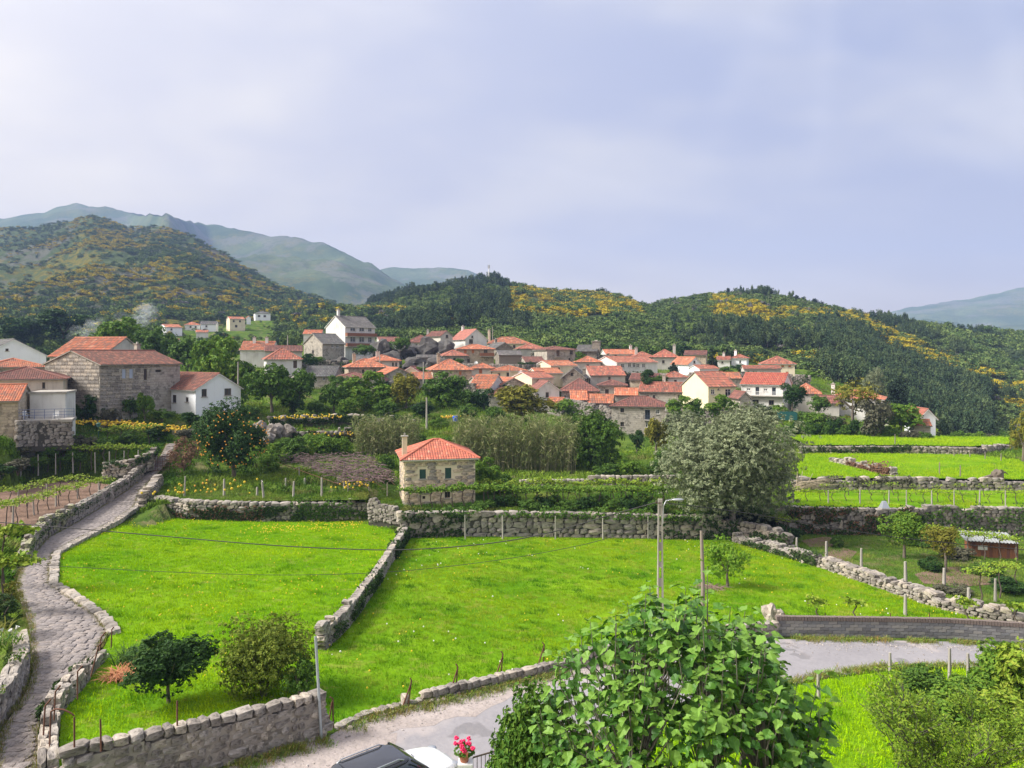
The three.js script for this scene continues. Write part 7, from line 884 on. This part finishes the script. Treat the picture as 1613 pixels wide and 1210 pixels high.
{ // rusty angle-iron posts
  const post = (label, group, pts, h) => { const b = onPlaneUp(pts[0][0], pts[0][1], h), d = -b.z, q = pts.map(([x, y], i) => i ? at(x, y, d) : b.clone().add(V(0, -0.15, 0))); single('rusty_post', tube(q, 0.03, 4), M.rust, label, 'post', group); };
  const la = 'bent rusty iron fence post on the broken lane wall', ga = 'rusty posts on the lane wall';
  for (const p of [[[68, 1153], [71, 1112], [80, 1102]], [[85, 1128], [87, 1090], [95, 1080]], [[122, 1095], [122, 1058], [130, 1049]], [[143, 1060], [155, 1018], [161, 1012]], [[157, 1020], [159, 1004], [166, 996]], [[175, 1015], [176, 992], [179, 988]]]) post(la, ga, p, 0.85);
  post('rusty iron hoop arching over the gap in the lane wall', undefined, [[78, 1168], [80, 1121], [88, 1117], [100, 1118], [111, 1123], [117, 1128]], 0.9);
  for (const p of [[[117, 1178], [117, 1130]], [[159, 1176], [158, 1133]], [[279, 1144], [279, 1104]]]) post('straight rusty iron post on the mortared rubble wall', 'rusty posts on the rubble wall', p, 1.6);
  for (const p of [[[525, 1140], [524, 1100], [519, 1098]], [[643, 1106], [648, 1072], [646, 1068]], [[718, 1083], [721, 1050], [718, 1046]], [[789, 1061], [792, 1030], [789, 1026]], [[856, 1043], [857, 1015], [854, 1012]]]) { post('rusty iron stake with brace along the low road wall', 'rusty stakes along the low road wall', p, 0.25); post('slanting rusty brace leaning on a stake of the low wall', 'rusty braces along the low road wall', [[p[0][0] - 9, p[0][1] + 2], [p[1][0] - 1, p[1][1] + 6]], 0.2); }
  for (const x of [1236, 1300, 1403, 1464]) post('short rusty rod behind the block wall', 'rusty rods behind the block wall', [[x, 986], [x, 966]], 0);
  const g = thing('iron_gate', 'small rusty iron gate in the gap below the cottage', 'gate', at(590, 822, 76)); part('bars', merge([...Array(6)].map((_, i) => box(0.03, 1.1, 0.03, -0.5 + i * 0.2, 0.6, 0)).concat([box(1.1, 0.04, 0.04, 0, 1.15, 0.002), box(1.1, 0.04, 0.04, 0, 0.15, 0.002)])), M.rust, g);
  const g2 = thing('iron_gate', 'rusty lattice gate across the top of the lane', 'gate', at(252, 742, 89.5), 0.5); part('bars', merge([...Array(9)].map((_, i) => box(0.04, 1.8, 0.04, -1.0 + i * 0.25, 0.9, 0)).concat([0.1, 0.6, 1.1, 1.7].map(y => box(2.1, 0.04, 0.04, 0, y, 0.003)))), M.rust, g2); }
{ // garden fence posts beside the road bend
  [[1496, 1073, 52, 0], [1526, 1085, 56, 0.02], [1578, 1050, 36, -0.03], [1402, 1058, 30, 0], [1290, 1100, 40, 0.03]].forEach(([x, y, h, l], i) => { const p = onPlane(x, y), m = single('fence_post', postGeo, M.concrete, 'weathered grey post of the fence between garden and road', 'post', 'posts of the roadside garden fence'); m.position.copy(p).y -= 0.2; m.scale.set(1.1, h * -p.z / F + 0.2, 1.1); m.rotation.z = l; });
  const p = onPlane(1575, 1085), k = -p.z / F, m = single('arched_branch', tube([[0, 0], [-8, -20], [-7, -42], [2, -52], [12, -50], [16, -38]].map(([x, y]) => p.clone().add(V(x * k, -y * k, 0))), [0.06, 0.055, 0.05, 0.04, 0.035, 0.02], 6), M.barkpale, 'bare hooked branch bent over beside the garden fence', 'branch'); }
{ // white car with black roof
  const R0 = V(-3.62, 0, -22.6), fw = V(0.75, 0, -0.66), car = thing('car', 'white car with black roof and silver roof rails on the road', 'car', V(R0.x, planeY(R0.x, 22.6) + 0.04, R0.z), Math.atan2(0.66, 0.75));
  const white = new THREE.MeshPhysicalMaterial({ color: col([0.78, 0.80, 0.83]), roughness: 0.28, clearcoat: 1, clearcoatRoughness: 0.06 }), black = new THREE.MeshPhysicalMaterial({ color: col([0.02, 0.02, 0.022]), roughness: 0.2, clearcoat: 1, clearcoatRoughness: 0.05 }), glass = new THREE.MeshPhysicalMaterial({ color: col([0.025, 0.035, 0.04]), roughness: 0.06, clearcoat: 1 });
  // stacked cross-sections (x, half width) blended into a shell: [y, x back, x front, half width, corner]
  const shell = (rings, m, name) => { const pos = [], idx = [], n = 28; rings.forEach(([y, xb, xf, hw, sq, dip = 0]) => { for (let i = 0; i < n; i++) { const a = i / n * Math.PI * 2, c = Math.cos(a), s = Math.sin(a), ex = 2 / sq, X = Math.sign(c) * Math.pow(Math.abs(c), ex), Z = Math.sign(s) * Math.pow(Math.abs(s), ex); const x = (xb + xf) / 2 + X * (xf - xb) / 2, taper = 1 - 0.10 * Math.max(0, X) ** 3 - 0.05 * Math.max(0, -X) ** 3; pos.push(x, y - dip * Math.max(0, X) ** 2, Z * hw * taper); } }); for (let r = 0; r < rings.length - 1; r++) for (let i = 0; i < n; i++) { const a = r * n + i, b = r * n + (i + 1) % n; idx.push(a, b + n, b, a, a + n, b + n); } const last = (rings.length - 1) * n; const ce = pos.length / 3; let cx = 0, cyy = 0; for (let i = 0; i < n; i++) { cx += pos[(last + i) * 3] / n; cyy += pos[(last + i) * 3 + 1] / n; } pos.push(cx, cyy + 0.015, 0); for (let i = 0; i < n; i++) idx.push(last + i, ce, last + (i + 1) % n); const g = new THREE.BufferGeometry(); g.setAttribute('position', new THREE.Float32BufferAttribute(pos, 3)); g.setIndex(idx); g.computeVertexNormals(); return part(name, g, m, car); };
  const body = shell([[0.22, -2.05, 2.05, 0.80, 6], [0.35, -2.14, 2.16, 0.89, 6], [0.62, -2.16, 2.18, 0.91, 5], [0.86, -2.10, 2.08, 0.90, 5, 0.08], [0.97, -2.02, 1.9, 0.86, 5, 0.1], [1.02, -1.9, 1.6, 0.78, 5, 0.1]], white, 'body');
  shell([[0.98, -1.98, 1.02, 0.80, 6], [1.25, -1.86, 0.68, 0.73, 6], [1.48, -1.66, 0.34, 0.64, 6]], glass, 'windows');
  shell([[1.47, -1.78, 0.36, 0.66, 7], [1.52, -1.76, 0.33, 0.65, 7], [1.56, -1.6, 0.2, 0.57, 7]], black, 'roof');
  for (const s of [-1, 1]) { part('roof_rail', tube([V(-1.5, 1.53, s * 0.58), V(-1.35, 1.61, s * 0.57), V(-0.1, 1.61, s * 0.56), V(0.08, 1.53, s * 0.56)], 0.022, 6), M.metal, car); part('pillar', merge([[0.94, 0.3, 0.79, 0.64], [-0.35, -0.45, 0.805, 0.655], [-1.2, -1.25, 0.8, 0.65]].map(([x0, x1, z0, z1]) => tube([V(x0, 0.99, s * z0), V(x1, 1.49, s * z1)], 0.045, 5))), black, car);
    const mir = part('mirror', new THREE.SphereGeometry(0.12, 10, 8).scale(0.7, 0.7, 1.1), white, car); mir.position.set(0.78, 1.04, s * 0.98); const hl = part('headlight', new THREE.SphereGeometry(0.17, 10, 8).scale(1.1, 0.5, 0.9), M.metal, car); hl.position.set(1.9, 0.78, s * 0.62); const tl = part('tail_light', new THREE.SphereGeometry(0.15, 8, 6).scale(0.5, 1.2, 0.8), std([0.35, 0.02, 0.02], 0.3), car); tl.position.set(-2.08, 0.85, s * 0.68);
    for (const x of [-1.32, 1.32]) { const wh = new THREE.Group(); wh.name = 'wheel'; wh.position.set(x, 0.32, s * 0.82); car.add(wh); const tg = new THREE.TorusGeometry(0.25, 0.085, 10, 22); part('tyre', tg, M.cable, wh); const rg = new THREE.CylinderGeometry(0.2, 0.2, 0.1, 14).rotateX(Math.PI / 2); part('rim', rg, M.metal, wh); } }
  part('antenna', tube([V(-1.45, 1.56, 0), V(-1.58, 1.66, 0), V(-1.75, 1.86, 0)], [0.03, 0.015, 0.006], 5), black, car); part('wiper', tube([V(0.98, 1.02, -0.4), V(0.75, 1.22, 0.1)], 0.012, 4), M.cable, car);
}
{ // railing and flower pillar at the near edge of the road
  const a = V(-1.2, 0, -23.2), b = V(0.9, 0, -24.4), t = thing('railing', 'dark iron railing with thin upright bars beside the road', 'railing'), bars = 17, y0 = planeY(0, 24) - 0.1, top = 1.62; for (let i = 0; i <= bars; i++) { const p = a.clone().lerp(b, i / bars); part('bar', box(0.022, top - y0, 0.022, p.x, (top + y0) / 2, p.z), M.frameD, t); } part('top_rail', tube([V(a.x, top, a.z), V(b.x, top, b.z)], 0.028, 5), M.frameD, t); part('bottom_rail', tube([V(a.x, y0 + 0.15, a.z), V(b.x, y0 + 0.15, b.z)], 0.02, 4), M.frameD, t);
  const pl = thing('gate_pillar', 'white plastered pillar at the end of the iron railing', 'pillar', V(-1.42, y0, -23.05)); part('shaft', boxUV(box(0.36, 1.35, 0.36, 0, 0.675, 0)), M.white, pl); part('pillar_cap', box(0.46, 0.08, 0.46, 0, 1.392, 0), M.frameW, pl);
  const R = rng(14), pot = thing('geranium', 'potted geranium with bright pink flowers on the white pillar', 'flower', V(-1.46, y0 + 1.435, -23.05)), lg = new THREE.LatheGeometry([[0.0, 0], [0.12, 0], [0.17, 0.2], [0.18, 0.2]].map(([x, y]) => new THREE.Vector2(x, y)), 14); part('pot', lg, std([0.42, 0.16, 0.09], 0.85), pot); const L = new Leaves(R, GREENS.mid); for (let i = 0; i < 160; i++) { const [x, y, z] = dirRand(R); L.add(x * 0.3, 0.28 + Math.abs(y) * 0.22, z * 0.3, x, 0.8, z, 0.1, 0.09, 0.6); } part('leaves', L.geo, M.leaf, pot).userData.kind = 'stuff'; for (let i = 0; i < 11; i++) { const a2 = R() * 6.28, r = 0.1 + 0.34 * R(), y = 0.42 + 0.2 * R(), gs = []; for (let k = 0; k < 12; k++) { const [x, yy, z] = dirRand(R); const g = new THREE.IcosahedronGeometry(0.035, 0); g.translate(x * 0.055, yy * 0.04, z * 0.055); gs.push(g); } const m = part('flower_head', merge(gs), M.pink ||= std([0.75, 0.02, 0.12], 0.7), pot); m.position.set(Math.cos(a2) * r, y, Math.sin(a2) * r); } }
{ // terrace with railing and chairs on the left
  const Y = at(70, 660, 90).y; struct('paved_terrace', boxUV(box(5.8, 0.3, 4.4, at(70, 660, 90).x, Y - 0.15, -90.4, 0.42)), M.concrete);
  const rl = thing('railing', 'thin blue railing along the farm terrace', 'railing', at(70, 660, 88.2), 0.42), blue = std([0.10, 0.14, 0.28], 0.6); for (let i = 0; i < 7; i++) part('upright', box(0.05, 1.1, 0.05, -3 + i, 0.55, 0), blue, rl); for (const y of [0.45, 0.8, 1.13]) part('rail', box(6.1, 0.04, 0.04, 0, y, 0.003), blue, rl);
  const chair = (x, turn) => { const c = thing('plastic_chair', 'white plastic garden chair behind the blue railing', 'chair', at(x, 660, 89.2).setY(Y), turn, 'white chairs on the farm terrace'); part('seat', box(0.48, 0.05, 0.46, 0, 0.44, 0), M.frameW, c); for (const [sx, sz] of [[-1, -1], [1, -1], [-1, 1], [1, 1]]) part('leg', tube([V(sx * 0.25, 0, sz * 0.24), V(sx * 0.21, 0.42, sz * 0.2)], 0.03, 5), M.frameW, c); for (let i = 0; i < 4; i++) part('back_slat', box(0.08, 0.45, 0.03, -0.17 + i * 0.113, 0.7, -0.22), M.frameW, c); part('back_top', box(0.5, 0.08, 0.04, 0, 0.96, -0.223), M.frameW, c); for (const s of [-1, 1]) part('arm', merge([box(0.05, 0.04, 0.46, s * 0.25, 0.66, 0), box(0.04, 0.2, 0.04, s * 0.25, 0.55, 0.2)]), M.frameW, c); }; chair(39, 0.9); chair(88, 0.1); }
{ // odds and ends in the gardens
  const b = thing('barrel', 'blue plastic barrel in the garden below the tree row', 'barrel', at(717, 664, 122)); part('drum', new THREE.LatheGeometry([[0, 0], [0.3, 0], [0.33, 0.1], [0.31, 0.3], [0.33, 0.45], [0.31, 0.6], [0.33, 0.8], [0.28, 0.9], [0, 0.9]].map(([x, y]) => new THREE.Vector2(x * 1.3, y)), 16), std([0.02, 0.10, 0.55], 0.4), b);
  const net = thing('net_fence', 'green netting fence below the white balcony house', 'fence', at(1240, 662, 138)); part('net', box(32 * 138 / F, 1.6, 0.02, 0, 0.8, 0), std([0.02, 0.13, 0.12], 0.8), net); for (let i = 0; i < 4; i++) part('stake', box(0.06, 1.8, 0.06, (i - 1.5) * 1.2, 0.9, -0.06), M.wood, net);
  const hv = thing('beehive_box', 'grey sheet metal hood on top of the bramble wall', 'box', at(1393, 800, 81)); const fr = new THREE.CylinderGeometry(0.24, 0.58, 0.7, 4); fr.rotateY(Math.PI / 4); fr.translate(0, 0.36, 0); part('hood', fr.toNonIndexed(), std([0.42, 0.45, 0.50], 0.4, { metalness: 0.5 }), hv); part('base', box(0.95, 0.1, 0.95, 0, -0.05, 0), M.concrete, hv); hv.children[0].geometry.computeVertexNormals();
  const p = onPlane(1560, 876), sh = thing('garden_shed', 'brown boarded garden shed with pale corrugated roof under vines', 'shed', p, -0.25), n = 16; for (let i = 0; i < n; i++) part('board', box(0.27, 1.9 + 0.06 * (i % 3), 0.05, -2.2 + i * 0.285 + 0.14, 0.95, 1.3), i % 3 ? M.brown : M.shedb ||= std([0.15, 0.06, 0.04], 0.8), sh); part('body', box(4.5, 1.85, 2.5, 0, 0.92, 0), M.brown, sh); part('window', box(0.95, 0.5, 0.04, -1.2, 1.2, 1.35), M.frameW, sh); const rg = new THREE.PlaneGeometry(5.4, 3.6, 80, 1), q = rg.attributes.position; for (let i = 0; i < q.count; i++) q.setZ(i, 0.04 * Math.sin(q.getX(i) * 18)); rg.rotateX(-Math.PI / 2 + 0.12); rg.translate(-0.4, 2.2, 0.1); rg.computeVertexNormals(); part('corrugated_roof', rg, std([0.27, 0.285, 0.29], 0.85), sh); sh.scale.setScalar(0.82); for (const [x, z] of [[-2.8, 1.6], [2.0, 1.7]]) part('prop', tube([V(x, -0.2, z), V(x, 2.1, z)], 0.06, 5), M.wood, sh);
  const R = rng(66), hp = thing('branch_heap', 'heap of pale dry canes beside the large olive tree', 'branches', at(1262, 772, 89.6)), gs = []; for (let i = 0; i < 46; i++) { const a = (R() - 0.3) * 0.5, l = 1.5 + 3 * R(), x = (R() - 0.5) * 2.5, y = 0.2 + R() * 0.9; gs.push(tube([V(x, y, R()), V(x + Math.cos(a) * l, y + Math.sin(a) * l * 0.5 + 0.1, R())], [0.03, 0.012], 4)); } for (let i = 0; i < 5; i++) gs.push(tube([V(-0.8 + 0.2 * i, -0.3, 0.4), V(-0.4 + 0.5 * i * R(), 1.7 + R(), 0)], [0.05, 0.03], 5)); part('canes', merge(gs), std([0.42, 0.35, 0.25], 0.95), hp).userData.kind = 'stuff';
  const st = thing('tree_stump', 'gnarled brown stump on the edge of the vivid field', 'stump', at(1571, 755, 92.4)), sg = rockGeos[1].clone(); sg.scale(0.8, 0.9, 0.6); sg.translate(0, 0.5, 0); part('stump', sg, M.bark, st); part('root', tube([V(-0.4, 0.5, 0), V(-1.4, 0.3, 0.1), V(-2.1, 0.12, 0)], [0.25, 0.16, 0.08], 6), M.bark, st); part('root', tube([V(0.3, 0.6, 0), V(0.9, 0.9, 0.1), V(1.3, 0.6, 0)], [0.16, 0.1, 0.05], 6), M.bark, st);
  [[1343, 742, 101, 20], [1480, 748, 95, 20], [1513, 751, 94, 18], [1410, 700, 116, 16], [1503, 719, 111, 13], [1528, 721, 110, 12], [1552, 724, 108, 12], [1577, 727, 106, 13]].forEach(([x, y, d, h]) => { const m = single('field_post', postGeo, M.wood, 'slim wooden stake in the terrace fields', 'post', 'stakes in the terrace fields'); m.position.copy(at(x, y, d)).y -= 0.2; m.scale.set(1, h * d / F + 0.2, 1); });
  const dish = (label, x, y, d, g) => { const t = thing('satellite_dish', label, 'dish', at(x, y, d), 0.4 * (x % 3 - 1), g), pts = []; for (let i = 0; i <= 6; i++) pts.push(new THREE.Vector2(i * 0.085, i * i * 0.0045)); const lg = new THREE.LatheGeometry(pts, 16); lg.rotateX(Math.PI / 2 - 0.35); part('reflector', lg, M.frameW, t); part('feed_arm', tube([V(0, -0.35, 0.1), V(0, 0, 0.5)], 0.025, 4), M.metal, t); part('bracket', tube([V(0, 0, -0.05), V(0, -0.3, -0.45)], 0.04, 5), M.metal, t); };
  dish('large white satellite dish on the long row house wall', 1096, 624, 160.5); dish('smaller white satellite dish beside the large dish', 1085, 623, 160.5); dish('white satellite dish at the corner of the granite balcony house', 1052, 636, 149); dish('tiny white dish on the shallow orange roofed house', 820, 587, 175); dish('white dish below the brown balcony', 750, 572, 199);
  const pi = thing('pile_of_branches', 'pinkish heap of cut vine prunings on the lawn', 'branches', onPlane(1122, 928)), pg = []; for (let i = 0; i < 90; i++) { const a = R() * 6.28, r = R() * 0.9, l = 0.5 + 0.5 * R(), b2 = R() * 6.28; pg.push(tube([V(Math.cos(a) * r, 0.05 + 0.25 * R() * (1 - r), Math.sin(a) * r), V(Math.cos(a) * r + Math.cos(b2) * l, 0.06 + 0.2 * R(), Math.sin(a) * r + Math.sin(b2) * l)], [0.02, 0.01], 3)); } part('prunings', merge(pg), std([0.26, 0.18, 0.15], 0.95), pi).userData.kind = 'stuff'; }
{ // bonfire smoke behind the farmhouse
  const R = rng(17), gs = []; for (const [x, y, d, s, n] of [[150, 520, 190, 5, 16], [205, 515, 185, 6, 22], [235, 500, 190, 6, 22], [130, 528, 190, 5, 10]]) for (let i = 0; i < n; i++) { const g = new THREE.IcosahedronGeometry(1, 2), p = g.attributes.position, k = 0.5 + R(); for (let q = 0; q < p.count; q++) { const v = V(p.getX(q), p.getY(q), p.getZ(q)); v.multiplyScalar(1 + 0.5 * noise3.noise(v.x * 2 + i, v.y * 2, v.z * 2 + x)); p.setXYZ(q, v.x * k * 1.3, v.y * k, v.z * k); } const c = at(x + (R() - 0.5) * s * 5, y - R() * 26 + 8, d + (R() - 0.5) * 8); g.translate(c.x, c.y, c.z); g.computeVertexNormals(); gs.push(g); }
  const m = part(numbered('smoke'), merge(gs), new THREE.MeshStandardMaterial({ color: col([0.75, 0.8, 0.88]), roughness: 1, transparent: true, opacity: 0.035, depthWrite: false }), scene); m.castShadow = false; m.userData = { kind: 'stuff', label: 'thin blue grey bonfire smoke drifting behind the farmhouse', category: 'smoke' }; }
renderer.render(scene, camera);
